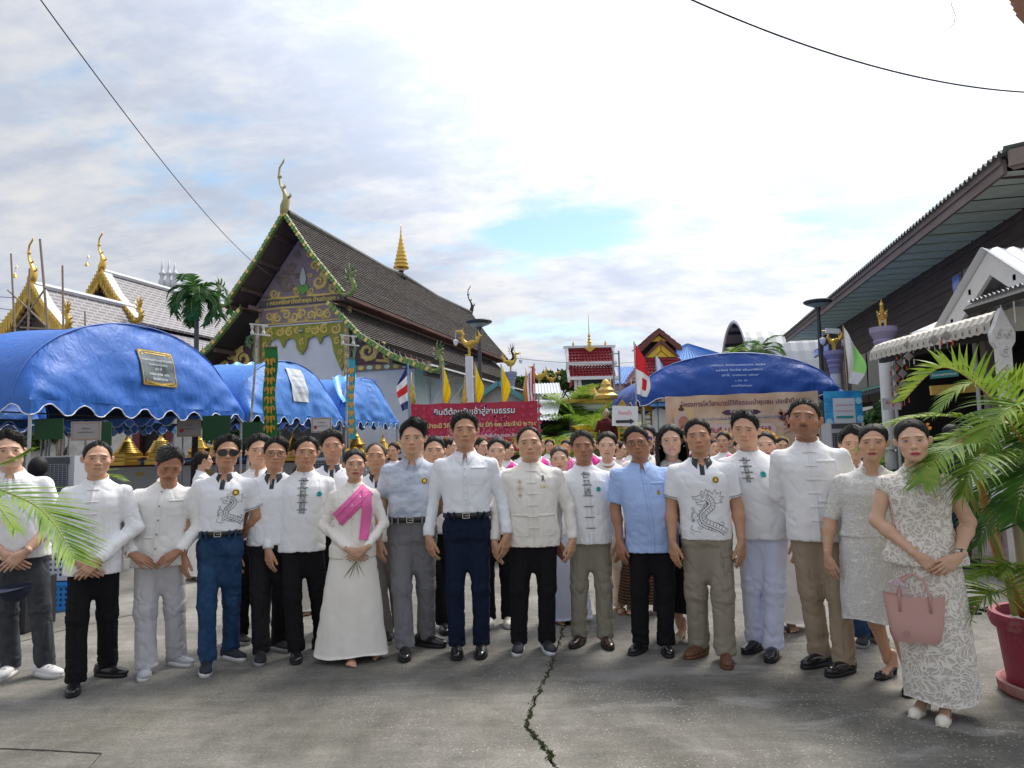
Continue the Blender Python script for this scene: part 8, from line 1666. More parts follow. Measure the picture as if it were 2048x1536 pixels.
 def extras(s):
  for e in s.P.get('extras',[]):
   k=e[0]
   if k=='watch':
    sh,el,wr,h=s.arms[e[1]];d=(wr-el).normalized();c=wr-d*.025;mb=MB();r_=.030;u=d.cross(Vector((0,1,0))).normalized();v=d.cross(u)
    mb.tube([c-d*.009,c+d*.009],r_,18);f_=Vector((0,-1,0));f_=(f_-d*f_.dot(d)).normalized()
    o=s.addmb('watch',mb,[e[2]],True);mb=MB();cc=c+f_*.029;mb.tube([cc,cc+f_*.007],.018 if e[3]=='r'else .016,14 if e[3]=='r'else 4);s.addmb('watch_case',mb,[mat('watch case',(.03,.03,.035),rough=.15)],parent=o)
   elif k=='bracelet':
    sh,el,wr,h=s.arms[e[1]];d=(wr-el).normalized();c=wr-d*.03;mb=MB();mb.tube([c-d*.006,c-d*.003,c+d*.003,c+d*.006],[.026,.030,.030,.026],18);s.addmb('bracelet',mb,[mat('gold',(.9,.55,.12),rough=.25,metal=1)],True)
   elif k=='sash':
    mb=MB();c_=e[1];t=s.shirt_t;s.strip(mb,[(.115,1.37),(.05,1.30),(-.05,1.20),(-.125,1.13)],.125,.010,0,step=.012)
    s.strip(mb,[(.105,1.35),(.115,1.2),(.10,1.04),(.095,.97)],.075,.014,0,step=.02)
    for(a,b)in(((.13,1.34),(-.11,1.10)),((.08,1.38),(-.13,1.16))):s.strip(mb,[a,b],.012,.016,0,step=.012)
    if mb.V:s.addmb('sash',mb,[c_],True)
   elif k=='flowers':
    mb=MB();rr=random.Random(5)
    for j in range(e[1]):
     a=math.pi*(.15+.7*j/e[1])+math.pi*0;r0=.1;cx=r0*.85*math.cos(a);cz=.035+.085*math.sin(a);cy=.03+rr.uniform(-.02,.03)
     for q in range(6):
      b=2*math.pi*q/6+rr.random();mb.add([(cx,cy-.02,cz),(cx+.022*math.cos(b),cy-.02+rr.uniform(-.01,.01),cz+.022*math.sin(b)),(cx+.024*math.cos(b+.5),cy-.012,cz+.024*math.sin(b+.5)),(cx+.02*math.cos(b+.9),cy-.005,cz+.02*math.sin(b+.9))],[(0,1,2,3)])
    s.add('hair_flowers',s.place(np.array(mb.V)),mb.F,e[2],smooth=False)
   elif k=='earring':
    for sd_ in(-1,1):mb=MB();mb.lathe([(.001,-.006),(.005,-.003),(.005,.003),(.001,.006)],8,(sd_*.086,.0,-.045));s.add('earring',s.place(np.array(mb.V)),mb.F,mat('pearl',(.8,.75,.7),rough=.2))
   elif k=='necklace':
    mb=MB();pts=[]
    for j in range(13):
     a=-1.25+2.5*j/12;x=.062*math.sin(a);z=1.405-.03*math.cos(a)**2;p=s.front(x,z,.004);pts.append(p or(x,-.05*math.cos(a),z))
    mb.tube(pts,.0022,5);s.addmb('necklace',mb,[mat('gold',(.9,.55,.12),rough=.25,metal=1)])
   elif k=='leaves':
    mb=MB();w0=(s.arms[0][2]+s.arms[1][2])/2+Vector((.0,-.05,-.08));rr=random.Random(3)
    for j in range(9):a=rr.uniform(-.7,.7);mb.tube([w0,w0+Vector((.06*a,-.02,-.05)),w0+Vector((.15*a,-.01,-.13))],[.002,.004,.0008],4,flat=.4)
    s.addmb('leaf_sprig',mb,[mat('sprig',(.12,.13,.04))])
def person_px(P,tx,fpx,top,feet,**kw):
 """place a figure: tx = px of the hips, feet = [(px,py,yaw),(px,py,yaw)] on the ground, top = py of the crown"""
 g=[gnd(f[0],f[1])for f in feet];Y=(g[0].y+g[1].y)/2+kw.get('dy',0);p0=at(tx,1060,Y);T=at(fpx,top,Y);h=T.z
 cf=-math.atan2(p0.x,Y);P['yaw']=P.get('yaw',0)*.45+.5*cf;hr_=P['head'].get('rot',(0,0,0));P['head']['rot']=(math.degrees(cf-P['yaw'])+hr_[0]*.6,hr_[1],hr_[2])
 yaw=P['yaw'];P['loc']=(p0.x,Y,0);P['h']=h;k=h/1.70;fr=[]
 Mi=Matrix.Rotation(-yaw,3,'Z')
 for f,q in zip(feet,g):l=Mi@(q-Vector((p0.x,Y,0)));fr.append((l.x/k,l.y/k,f[2]))
 P['feetrel']=fr
 x_head=at(fpx,top+40,Y).x-p0.x;P['lean']=x_head*math.cos(yaw)/k
 return P
# ================================================================ the people in the photograph
def cloth(n,col,**k):
 a=dict(rough=.85,bump=.25,bscale=420,var=.05,vscale=3,spec=.2,fold=.22);a.update(k);return mat(n,col,**a)
CW=cloth('white cotton',(.84,.84,.85));CW2=cloth('white poplin',(.82,.84,.88),fold=.3);CREAM=cloth('cream cotton',(.84,.805,.74));COFF=cloth('off white linen',(.80,.79,.77),fold=.4)
CJK=cloth('white jacket cloth',(.83,.84,.86));CBLUE=cloth('light blue cloth',(.40,.54,.86),fold=.3)
BLK=cloth('black suiting',(.010,.010,.012),var=.1);NAVY=cloth('navy suiting',(.009,.015,.040));JEAN=cloth('blue denim',(.016,.048,.12),col2=(.032,.08,.17),vscale=14,bscale=500,bump=.5);BJEAN=cloth('black denim',(.014,.014,.016))
GJEAN=cloth('charcoal denim',(.07,.075,.085),col2=(.045,.048,.055),vscale=10);GREY=cloth('grey trouser cloth',(.20,.20,.215));GREYB=cloth('brown grey cloth',(.19,.17,.16));LGREY=cloth('pale grey cotton',(.53,.52,.54));KHA=cloth('khaki cotton',(.30,.265,.21));KHA2=cloth('olive khaki cotton',(.27,.25,.195));KHA3=cloth('tan cotton',(.36,.28,.20));WPAN=cloth('white trouser cloth',(.66,.70,.88),fold=.2)
PINK=cloth('pink silk',(.80,.17,.42),rough=.55,fold=.6);DKC=cloth('charcoal collar',(.05,.055,.065));DOT=cloth('polo cloth',(.83,.84,.87),bump=.3,bscale=120)
INK=mat('inked placket',(.62,.64,.66),rough=.85,col2=(.10,.11,.12),vscale=55,stretch=(1,1,1.8))
SHD=mat('shirt shards',(.33,.38,.47),rough=.8,col2=(.62,.66,.76),vscale=5.5,stretch=(1,1,2.6),bump=.2,bscale=300)
def lace(name,base,line,sc_=26):
 m=mat(name,base,rough=.9,bump=.2,bscale=200);nt=m.node_tree;N=nt.nodes;L=nt.links;b=N['Principled BSDF']
 tc=N.new('ShaderNodeTexCoord');nz=N.new('ShaderNodeTexNoise');nz.inputs['Scale'].default_value=9;L.new(tc.outputs['Object'],nz.inputs['Vector'])
 mx=N.new('ShaderNodeVectorMath');mx.operation='MULTIPLY_ADD';L.new(nz.outputs['Color'],mx.inputs[0]);mx.inputs[1].default_value=(.12,)*3;L.new(tc.outputs['Object'],mx.inputs[2])
 v=N.new('ShaderNodeTexVoronoi');v.feature='DISTANCE_TO_EDGE';v.inputs['Scale'].default_value=sc_;L.new(mx.outputs[0],v.inputs['Vector'])
 v2=N.new('ShaderNodeTexVoronoi');v2.feature='F1';v2.inputs['Scale'].default_value=sc_*.36;L.new(mx.outputs[0],v2.inputs['Vector'])
 w1=N.new('ShaderNodeMath');w1.operation='SINE';m1=N.new('ShaderNodeMath');m1.operation='MULTIPLY';m1.inputs[1].default_value=34;L.new(v2.outputs['Distance'],m1.inputs[0]);L.new(m1.outputs[0],w1.inputs[0])
 r1=N.new('ShaderNodeMapRange');L.new(v.outputs[0],r1.inputs[0]);r1.inputs[1].default_value=.05;r1.inputs[2].default_value=.13;r1.inputs[3].default_value=1;r1.inputs[4].default_value=0
 r2=N.new('ShaderNodeMapRange');L.new(w1.outputs[0],r2.inputs[0]);r2.inputs[1].default_value=.2;r2.inputs[2].default_value=.8
 mm=N.new('ShaderNodeMath');mm.operation='MAXIMUM';L.new(r1.outputs[0],mm.inputs[0]);L.new(r2.outputs[0],mm.inputs[1])
 c=N.new('ShaderNodeMix');c.data_type='RGBA';L.new(mm.outputs[0],c.inputs['Factor']);c.inputs['A'].default_value=(*base,1);c.inputs['B'].default_value=(*line,1);L.new(c.outputs['Result'],b.inputs['Base Color'])
 bp=N.new('ShaderNodeBump');bp.inputs['Strength'].default_value=.8;bp.inputs['Distance'].default_value=.004;L.new(mm.outputs[0],bp.inputs['Height']);L.new(bp.outputs[0],b.inputs['Normal']);return m
LACE=lace('rose lace',(.55,.49,.43),(.80,.76,.69));LACE2=lace('fine lace',(.66,.64,.60),(.78,.77,.74),50)
SH_BLK=mat('black shoe leather',(.012,.012,.014),rough=.22,spec=.6);SH_BRN=mat('dark brown leather',(.035,.016,.012),rough=.28);SH_WOV=mat('woven tan leather',(.20,.085,.04),rough=.5,col2=(.10,.04,.02),vscale=60,bump=.6,bscale=80)
SH_GRY=mat('grey knit',(.36,.37,.41),rough=.9,bump=.3,bscale=200);SH_NVY=mat('navy knit',(.02,.024,.034),rough=.8,bump=.4,bscale=150);SH_WHT=mat('white trainer',(.68,.66,.66),rough=.5);SH_CRM=mat('cream patent',(.72,.67,.58),rough=.3);SH_BKN=mat('black knit',(.012,.012,.014),rough=.7,bump=.4,bscale=150)
SOLW=mat('white sole',(.66,.66,.66),rough=.5);SOLG=mat('grey sole',(.3,.3,.31));SOLB=mat('black rubber',(.015,.015,.016),rough=.6)
FROG=mat('frog knot',(.76,.75,.72),rough=.8);METB=mat('metal bead',(.25,.22,.2),rough=.3,metal=1)
STEEL=mat('steel',(.55,.54,.52),rough=.25,metal=1);BSTRAP=mat('black strap',(.015,.015,.016),rough=.5)
YEL=mat('yellow blossom',(.85,.5,.03),rough=.7,transl=.3);ORA=mat('orange blossom',(.85,.3,.03),rough=.7,transl=.3)
EDGE=mat('dark edge',(.04,.04,.05));STR=mat('stripe',(.02,.025,.05))
SK1=(.62,.36,.23);SK2=(.53,.285,.17);SK3=(.41,.20,.115);SK4=(.67,.41,.28);SK5=(.59,.345,.225)
def polo(m=None,**k):d=dict(mat=m or DOT,collar='polo',cmat=DKC,hem=.83,stripe=STR,placket=('plain',.032,1.30),pmat=DKC,sw=1.04);d.update(k);return d
def mand(m=None,**k):d=dict(mat=m or CW,collar='mandarin',hem=.84,placket=('frog',.02,None),bmat=FROG,nb=6,sw=1.0);d.update(k);return d
PEOPLE=[]
def add(P,*a):PEOPLE.append(person_px(P,*a))
add(dict(label='man in white polo and charcoal jeans at the far left behind a palm frond',yaw=R(8),head=dict(skin=SK4,hair='short',vol=.03,part=1,rot=(4,-2,0),off=(-.0,-.02,0)),sleeve='short',arms=[('claspl',(0,0,0),(.03,0,0)),('claspl',(0,0,0),(-.02,0,0))],shirt=dict(mat=CW,collar='open',hem=.82,placket=('plain',.03,1.25),emblem=[('script',.09,1.225,.03)]),lower=dict(kind='trousers',mat=GJEAN,w=.95),shoes=dict(kind='sneaker',mat=SH_WHT,smat=SOLW),belly=.015,extras=[('watch',1,BSTRAP,'s')],seed=1),45,20,866,[(18,1352,-14),(88,1352,50)])
add(dict(label='slim man in white frog-buttoned shirt and black trousers, second from the left',yaw=R(6),head=dict(skin=SK1,hair='short',vol=.009,side=.004,recede=.008,jaw=.95,size=1.0,rot=(6,0,0)),wd=.94,arms=[('claspl',(-.01,0,0),(.03,0,0)),('claspl',(.01,0,0),(-.02,0,0))],shirt=mand(hem=.76,flare=.12,placket=('frog',.022,.90),nb=6,sw=1.1),lower=dict(kind='trousers',mat=BLK,w=.97),shoes=dict(kind='dress',mat=SH_BLK),seed=2),186,192,882,[(147,1382,10),(212,1352,62)])
add(dict(label='man looking down in an open white jacket and pale grey trousers, fingers touching',yaw=R(10),head=dict(skin=SK3,hair='short',vol=.026,hairmat=M_HAIRG,rot=(14,-32,0),off=(.02,-.045,-.005),part=-1),arms=['fiddle','fiddle'],shirt=dict(mat=COFF,collar='mandarin',hem=.79,flare=.18,sw=1.08,placket=('button',.03,.88,-.01),bmat=METB,nb=5,pockets=[(.10,1.23,.10,.11),(-.10,.95,.13,.13)],amp=.010),lower=dict(kind='trousers',mat=LGREY,w=1.12,amp=.011),shoes=dict(kind='sneaker',mat=SH_GRY,smat=SOLW,lmat=SH_GRY),seed=3),318,336,893,[(290,1352,4),(352,1330,52)])
add(dict(label='lean man in aviator sunglasses, white printed polo shirt and blue jeans',yaw=R(4),head=dict(skin=SK2,hair='short',vol=.024,side=.008,jaw=.9,cheek=.95,glasses='aviator',rot=(4,0,0),neck=.9),wd=.93,sleeve='short',armr=.86,arms=['down',('behind',(.02,-.02,.0),(.03,.0,.0))],shirt=polo(tuck=True,stripe=STR,placket=('plain',.034,1.30),emblem=[('gold',.1,1.275,.026)],naga=(-.03,1.05,.20,1)),belt=True,lower=dict(kind='trousers',mat=JEAN,w=.94,amp=.010,hemz=.06),shoes=dict(kind='sneaker',mat=SH_NVY,smat=SOLW,lmat=SH_NVY),seed=4),440,456,872,[(412,1343,8),(460,1318,48)])
add(dict(label='man in spectacles, white polo and black jeans right of the aviator sunglasses man',yaw=R(3),head=dict(skin=SK2,hair='short',vol=.022,glasses='full',rot=(2,0,0),part=1),wd=.98,sleeve='short',arms=['down','behind'],shirt=polo(hem=.86),lower=dict(kind='trousers',mat=BJEAN,w=.98),shoes=dict(kind='sneaker',mat=SH_BKN,smat=SOLG,lmat=SH_BKN),seed=5),538,549,876,[(521,1322,6),(556,1300,50)])
add(dict(label='man in white jacket and black trousers directly left of the pink-sashed woman',yaw=R(10),head=dict(skin=SK2,hair='short',vol=.014,side=.004,recede=.006,jaw=1.06,rot=(6,0,0)),arms=[('down',(-.01,-.02,0),(.01,-.04,0)),'behind'],shirt=dict(mat=CJK,collar='mandarin',hem=.80,sw=1.05,placket=('frog',.045,1.10),pmat=INK,bmat=METB,nb=5,emblem=[('tree',.125,1.245,.026)]),lower=dict(kind='trousers',mat=BLK),shoes=dict(kind='dress',mat=SH_BLK),seed=6),606,617,873,[(592,1318,6),(645,1298,60)])
add(dict(label='barefoot woman in a long white dress with a bright pink sash and hair flowers',yaw=R(2),head=dict(fem=1,skin=SK5,hair='bun',vol=.014,lips=(.42,.05,.06),rot=(6,0,0)),sleeve='long',arms=[('clasp',(0,0,0),(.07,-.01,-.01)),('clasp',(0,0,0),(.03,0,0))],shirt=dict(mat=CREAM,collar='mandarin',hem=.82,flare=.08,sw=.95,placket=('button',.012,1.0),nb=4),lower=dict(kind='skirt',mat=CREAM,hemz=.055,hemr=(.29,.19),kneer=(.225,.16),pleat=.05),shoes=dict(kind='bare'),extras=[('sash',PINK),('flowers',4,YEL),('earring',),('leaves',)],seed=7),702,706,898,[(702,1326,6),(742,1312,30)])
PEOPLE[-1]['shirt']['emblem']=[('brooch',.06,1.310,.017)]
add(dict(label='man in a white and grey patterned polo shirt with belt and grey trousers',yaw=R(-4),head=dict(skin=SK1,hair='short',vol=.034,side=.012,part=1,cheek=1.08,jaw=1.08,rot=(-6,0,0)),wd=1.03,sleeve='short',arms=['down','behind'],shirt=dict(mat=SHD,collar='polo',cmat=mat('grey collar',(.42,.44,.5),rough=.8),tuck=True,placket=('plain',.03,1.28),emblem=[('gold',.1,1.255,.024)],sw=1.06),belt=True,belly=.03,lower=dict(kind='trousers',mat=GREY,w=1.03,amp=.011),shoes=dict(kind='dress',mat=SH_BLK),seed=8),822,824,843,[(809,1312,8),(852,1292,68)])
add(dict(label='tall man in a white long-sleeved dress shirt, black belt and navy trousers at the centre',yaw=0,head=dict(skin=SK2,hair='short',vol=.022,side=.008,jaw=1.0,rot=(0,0,0)),wd=.99,arms=['out','out'],shirt=dict(mat=CW2,collar='shirt',tuck=True,sw=1.0,placket=('button',.03,None),nb=6,pockets=[(.092,1.25,.10,.115)],),belt=True,lower=dict(kind='trousers',mat=NAVY,w=.93,amp=.005),shoes=dict(kind='dress',mat=SH_BLK),seed=9),936,931,826,[(914,1308,2),(963,1306,-2)])
add(dict(label='stocky man in a cream frog-buttoned jacket wearing a black ribbon and black trousers',yaw=R(-2),head=dict(skin=SK1,hair='short',vol=.008,side=.004,recede=.012,jaw=1.1,cheek=1.06,size=1.06,rot=(0,0,0)),wd=1.06,belly=.012,arms=['out','out'],shirt=mand(CREAM,hem=.785,flare=.05,sw=1.03,placket=('frog',.014,None),nb=6,pockets=[(.10,.95,.13,.15),(-.10,.95,.13,.15)],emblem=[('ribbon',.088,1.300,.022),('brooch',.078,1.245,.012),('brooch',.104,1.243,.012),('cross',-.09,1.225,.03)]),lower=dict(kind='trousers',mat=BLK),shoes=dict(kind='sneaker',mat=SH_NVY,smat=SOLW,lmat=SH_BKN),seed=10),1064,1055,852,[(1038,1302,-6),(1094,1300,12)])
add(dict(label='thin grey-haired man in a white jacket with a teal emblem and olive khaki trousers',yaw=R(2),head=dict(skin=SK3,hair='short',vol=.018,side=.005,hairmat=M_HAIRG,jaw=.95,rot=(4,0,0)),wd=.97,arms=['out','down'],shirt=dict(mat=CJK,collar='mandarin',edge=EDGE,hem=.80,sw=1.0,placket=('frog',.042,None),pmat=CJK,bmat=METB,nb=6,emblem=[('tree',.088,1.235,.024)]),lower=dict(kind='trousers',mat=KHA2,w=1.0),shoes=dict(kind='dress',mat=SH_BRN),seed=11),1184,1167,862,[(1160,1288,-28),(1212,1290,8)])
PEOPLE[-1]['inkpanel']=1
add(dict(label='man in spectacles and a light blue short-sleeved safari shirt with steel watch',yaw=R(-4),head=dict(skin=SK3,hair='short',vol=.014,side=.006,glasses='full',cheek=1.05,rot=(-2,0,0)),wd=1.06,belly=.03,sleeve='short',arms=['down','down'],shirt=dict(mat=CBLUE,collar='shirt',cw=1.2,hem=.745,flare=.04,slen=.8,placket=('button',.028,None),nb=6,pockets=[(.09,1.22,.10,.10)],emblem=[('flame',.09,1.200,.018)],bmat=mat('blue button',(.45,.6,.85),rough=.3)),lower=dict(kind='trousers',mat=BLK,w=1.0),shoes=dict(kind='loafer',mat=SH_BLK),extras=[('watch',1,STEEL,'r')],seed=12),1300,1268,853,[(1282,1302,-32),(1333,1304,4)])
add(dict(label='man in white polo with large serpent drawing, khaki cargo trousers and woven shoes',yaw=R(-8),head=dict(skin=SK2,hair='short',vol=.014,side=.005,cheek=.98,rot=(0,0,0)),wd=1.0,sleeve='short',arms=['down','down'],shirt=polo(hem=.84,emblem=[('gold',.085,1.265,.024)],naga=(-.125,.895,.27,1,.0027),cmat=DKC),lower=dict(kind='trousers',mat=KHA,w=1.12,amp=.012,cargo=1),shoes=dict(kind='loafer',mat=SH_WOV,smat=SH_WOV),extras=[('necklace',)],seed=13),1415,1398,838,[(1400,1310,-40),(1452,1326,-2)])
add(dict(label='man in a white jacket with teal emblem and bright white trousers, looking to the left',yaw=R(-14),head=dict(skin=SK1,hair='short',vol=.02,side=.006,cheek=1.05,jaw=1.04,rot=(-12,-2,4)),wd=1.02,arms=['behind',('down',(0,0,0),(-.02,-.05,0))],shirt=dict(mat=CJK,collar='mandarin',edge=EDGE,hem=.80,sw=1.0,placket=('frog',.03,1.2,-.045),pmat=INK,bmat=METB,nb=4,emblem=[('tree',.06,1.255,.027)]),lower=dict(kind='trousers',mat=WPAN,w=1.05),shoes=dict(kind='dress',mat=SH_BLK),seed=14),1522,1483,824,[(1512,1300,-34),(1546,1314,-14)])
add(dict(label='tall moustached man in a white long-sleeved frog-buttoned shirt and tan trousers',yaw=R(-20),head=dict(skin=SK3,hair='short',vol=.010,side=.005,moustache=1,stubble=.25,cheek=1.05,jaw=1.05,rot=(-6,4,4),size=1.03),wd=1.03,arms=['behind',('down',(.01,.0,0),(-.03,-.03,0))],shirt=mand(CW,hem=.80,flare=.03,sw=1.0,placket=('frog',.02,None),nb=6,pockets=[(.085,1.24,.11,.12),(.085,.98,.14,.14)]),lower=dict(kind='trousers',mat=KHA3,w=1.02,amp=.010),shoes=dict(kind='loafer',mat=SH_BLK),seed=15),1638,1607,797,[(1642,1330,-44),(1690,1346,-42)])
add(dict(label='woman in a knee-length white lace dress behind the palm leaves, black pumps',yaw=R(-10),head=dict(fem=1,skin=SK5,hair='bun',vol=.014,lips=(.35,.04,.05),rot=(-4,0,-4),cheek=1.0),wd=1.12,sleeve='half',arms=['down','behind'],shirt=dict(mat=LACE2,collar=None,neck='scoop',hem=.95,sw=1.15),lower=dict(kind='skirt',mat=LACE2,hemz=.42,hemr=(.19,.15),kneer=(.19,.15),pleat=.02),shoes=dict(kind='heel',mat=SH_BLK,heelh=.04),seed=16,dy=.1),1738,1752,848,[(1780,1352,-40),(1822,1382,-20)])
add(dict(label='woman in a floral lace blouse and long lace skirt with cream heels at the right',yaw=R(-8),head=dict(fem=1,skin=SK4,hair='bun',vol=.013,lips=(.5,.03,.09),rot=(2,0,0)),wd=1.02,sleeve='cap',armr=.92,arms=[('claspl',(0,0,.03),(.015,0,.06)),('claspl',(0,0,.03),(.045,0,.06))],shirt=dict(mat=LACE,collar='round',hem=.86,flare=.42,placket=('button',.014,1.1),nb=6,sw=1.15,emblem=[('brooch',.075,1.245,.016)]),lower=dict(kind='skirt',mat=LACE,hemz=.10,hemr=(.195,.15),kneer=(.188,.145),pleat=.03,dx=.05),shoes=dict(kind='heel',mat=SH_CRM,heelh=.065),extras=[('earring',),('necklace',),('bracelet',0),('watch',1,STEEL,'s'),('flowers',1,ORA)],seed=17),1843,1820,838,[(1848,1424,-34),(1893,1438,-22)])
def back(P,*a):P.setdefault('res',.62);P.setdefault('group',None);add(P,*a)
BS=dict(kind='sneaker',mat=SH_BKN,smat=SOLG,lmat=SH_BKN);BD=dict(kind='dress',mat=SH_BLK)
back(dict(label='young man standing behind the checked polo shirt, face between the two men',yaw=R(4),head=dict(skin=SK1,hair='short',vol=.034,side=.014,rot=(6,0,0)),sleeve='short',arms=['down','behind'],shirt=dict(mat=CW,collar='shirt',hem=.84),lower=dict(kind='trousers',mat=BLK),shoes=BS,seed=20),512,517,872,[(478,1284,30),(520,1276,10)])
back(dict(label='man with short black hair and dark collar behind the white inked jacket',yaw=0,head=dict(skin=SK2,hair='short',vol=.034,side=.010,stubble=.2),sleeve='short',arms=['behind','down'],shirt=polo(),lower=dict(kind='trousers',mat=BLK),shoes=BS,seed=21),672,666,864,[(655,1262,0),(690,1262,10)])
back(dict(label='older balding man with dark collar behind the pink sash',yaw=R(-3),head=dict(skin=SK2,hair='short',vol=.006,side=.006,recede=.016,hairmat=M_HAIRG),sleeve='short',arms=['behind','down'],shirt=polo(),lower=dict(kind='trousers',mat=GREYB),shoes=BS,seed=22),762,751,884,[(772,1280,10),(800,1268,10)])
back(dict(label='man with cropped black hair between the patterned polo and the tall man',yaw=0,head=dict(skin=SK1,hair='short',vol=.018,side=.006,cheek=1.08),arms=['behind','behind'],shirt=dict(mat=CW,collar='mandarin',hem=.84),lower=dict(kind='trousers',mat=BLK),shoes=BD,seed=23),876,869,873,[(888,1262,10),(905,1250,0)])
back(dict(label='smiling young woman with dark hair drawn back, behind the tall man and the cream jacket',yaw=0,head=dict(fem=1,skin=SK4,hair='bun',vol=.014,lips=(.5,.12,.12),smile=1),arms=['down','behind'],shirt=dict(mat=CW,collar='round',hem=.86),lower=dict(kind='trousers',mat=BLK,w=.9),shoes=dict(kind='sneaker',mat=SH_CRM,smat=SOLW,lmat=SH_CRM),seed=24),994,998,874,[(979,1250,-4),(1016,1250,6)])
back(dict(label='woman with brown hair in a long white skirt between cream jacket and khaki man',yaw=0,head=dict(fem=1,skin=SK4,hair='bun',vol=.015,lips=(.5,.04,.1),hairmat=mat('brown hair',(.05,.028,.018),rough=.45,bump=.4,bscale=90,stretch=(6,6,1))),arms=['behind','behind'],shirt=dict(mat=CW,collar='round',hem=.84),lower=dict(kind='skirt',mat=WPAN,hemz=.05,hemr=(.24,.16),kneer=(.19,.14)),shoes=dict(kind='bare'),extras=[('flowers',5,ORA)],seed=25),1130,1122,892,[(1122,1244,-4),(1146,1244,6)])
back(dict(label='woman in white collarless top and cream trousers behind the light blue shirt',yaw=0,head=dict(fem=1,skin=SK4,hair='bun',vol=.017,lips=(.45,.14,.12),size=1.04),arms=['behind','behind'],shirt=dict(mat=COFF,collar='round',neck='scoop',hem=.84),lower=dict(kind='trousers',mat=mat('cream linen',(.66,.58,.48),rough=.9),w=1.1),shoes=dict(kind='sandal',mat=mat('tan sandal',(.3,.15,.08))),seed=26),1218,1213,864,[(1206,1232,-4),(1240,1222,6)])
back(dict(label='woman in round violet sunglasses behind the light blue shirt',yaw=R(-6),head=dict(fem=1,skin=SK4,hair='bun',vol=.015,lips=(.45,.1,.1),glasses='round',rot=(-6,0,0)),arms=['behind','behind'],shirt=dict(mat=CREAM,collar='round',neck='scoop',hem=.84),lower=dict(kind='skirt',mat=cloth('dark striped cloth',(.03,.04,.03),wave=('Z',12,(.25,.08,.03),.7)),hemz=.1),shoes=dict(kind='bare'),extras=[('earring',),('necklace',)],seed=27),1278,1290,850,[(1262,1226,0),(1290,1226,0)])
back(dict(label='smiling woman with long black hair, black skirt and cream shoes',yaw=0,head=dict(fem=1,skin=SK4,hair='long',vol=.02,lips=(.55,.05,.07),smile=1),arms=['behind','behind'],shirt=dict(mat=LACE2,collar='round',neck='scoop',hem=.84),lower=dict(kind='skirt',mat=BLK,hemz=.24,hemr=(.2,.15)),shoes=dict(kind='heel',mat=SH_CRM,heelh=.035),extras=[('earring',),('necklace',)],seed=28),1352,1343,850,[(1362,1278,-30),(1391,1286,-2)])
back(dict(label='barefoot woman in long cream skirt with yellow hair flowers behind white trousers',yaw=0,head=dict(fem=1,skin=SK4,hair='bun',vol=.013,lips=(.4,.05,.06)),arms=['behind','behind'],shirt=dict(mat=CW,collar='round',hem=.84),lower=dict(kind='skirt',mat=CREAM,hemz=.09,hemr=(.23,.17)),shoes=dict(kind='bare'),extras=[('flowers',6,YEL)],seed=29),1560,1530,862,[(1556,1258,0),(1584,1258,0)])
back(dict(label='man with long black fringe in jeans and striped trainers behind the tan trousers',yaw=R(14),head=dict(skin=SK1,hair='short',vol=.036,side=.016,part=1,rot=(10,0,0)),sleeve='short',arms=['behind','behind'],shirt=dict(mat=CW,collar='shirt',hem=.84),lower=dict(kind='trousers',mat=JEAN),shoes=BS,seed=30),1715,1700,858,[(1728,1288,-30),(1745,1280,20)])
for P in PEOPLE:
 pr=Person(P).build()
 if P.get('inkpanel'):
  q=MB();[pr.strip(q,[(0,z1),(0,z0)],.050,.0045,0)for z1,z0 in((1.37,1.32),(1.31,1.26),(1.25,1.19))];pr.addmb('inked_panel',q,[INK],True)
# ================================================================ crowd behind
def simple(P,x,y,h,**k):P['loc']=(x,y,0);P['h']=h;P.setdefault('res',.62);return Person(P).build()
HPK=cloth('hot pink silk',(.80,.05,.36),rough=.55)
def dancer(seed,skin,col,look,label):
 return simple(dict(label=label,head=dict(fem=1,skin=skin,hair='bun',vol=.015,lips=(.5,.03,.06),rot=(look,0,0)),sleeve='long',arms=['clasp','clasp'],shirt=dict(mat=CW,collar='round',hem=.86,sw=.95),lower=dict(kind='skirt',mat=CREAM,hemz=.06,hemr=(.22,.16)),shoes=dict(kind='bare'),armr=1,extras=[('sash',col),('flowers',11,YEL if seed%2 else ORA)],seed=seed+60),0,50,1.57)
protos=[q.root for q in(dancer(0,SK4,HPK,14,'dancer'),dancer(1,SK5,PINK,-14,'dancer'),dancer(2,SK4,HPK,70,'dancer'))]
spots=[(1134,10.5,1),(1160,12,0),(1100,12.5,1),(1180,9.5,2),(1076,11,0),(1450,9.0,1),(1425,10.5,0),(1478,10.5,0),(1395,9.5,1),(1530,9.8,0),(1565,9.0,1),(1375,12,0),(962,9.5,0),(940,11,1),(1016,9.2,2),(900,10,2),(1240,9.5,2),(1210,11.5,0),(1265,12.5,1),(1320,11,0),(790,9.8,1),(845,11.5,0),(980,13,1),(1045,13.5,0),(1500,12.5,1),(1600,12,0)]
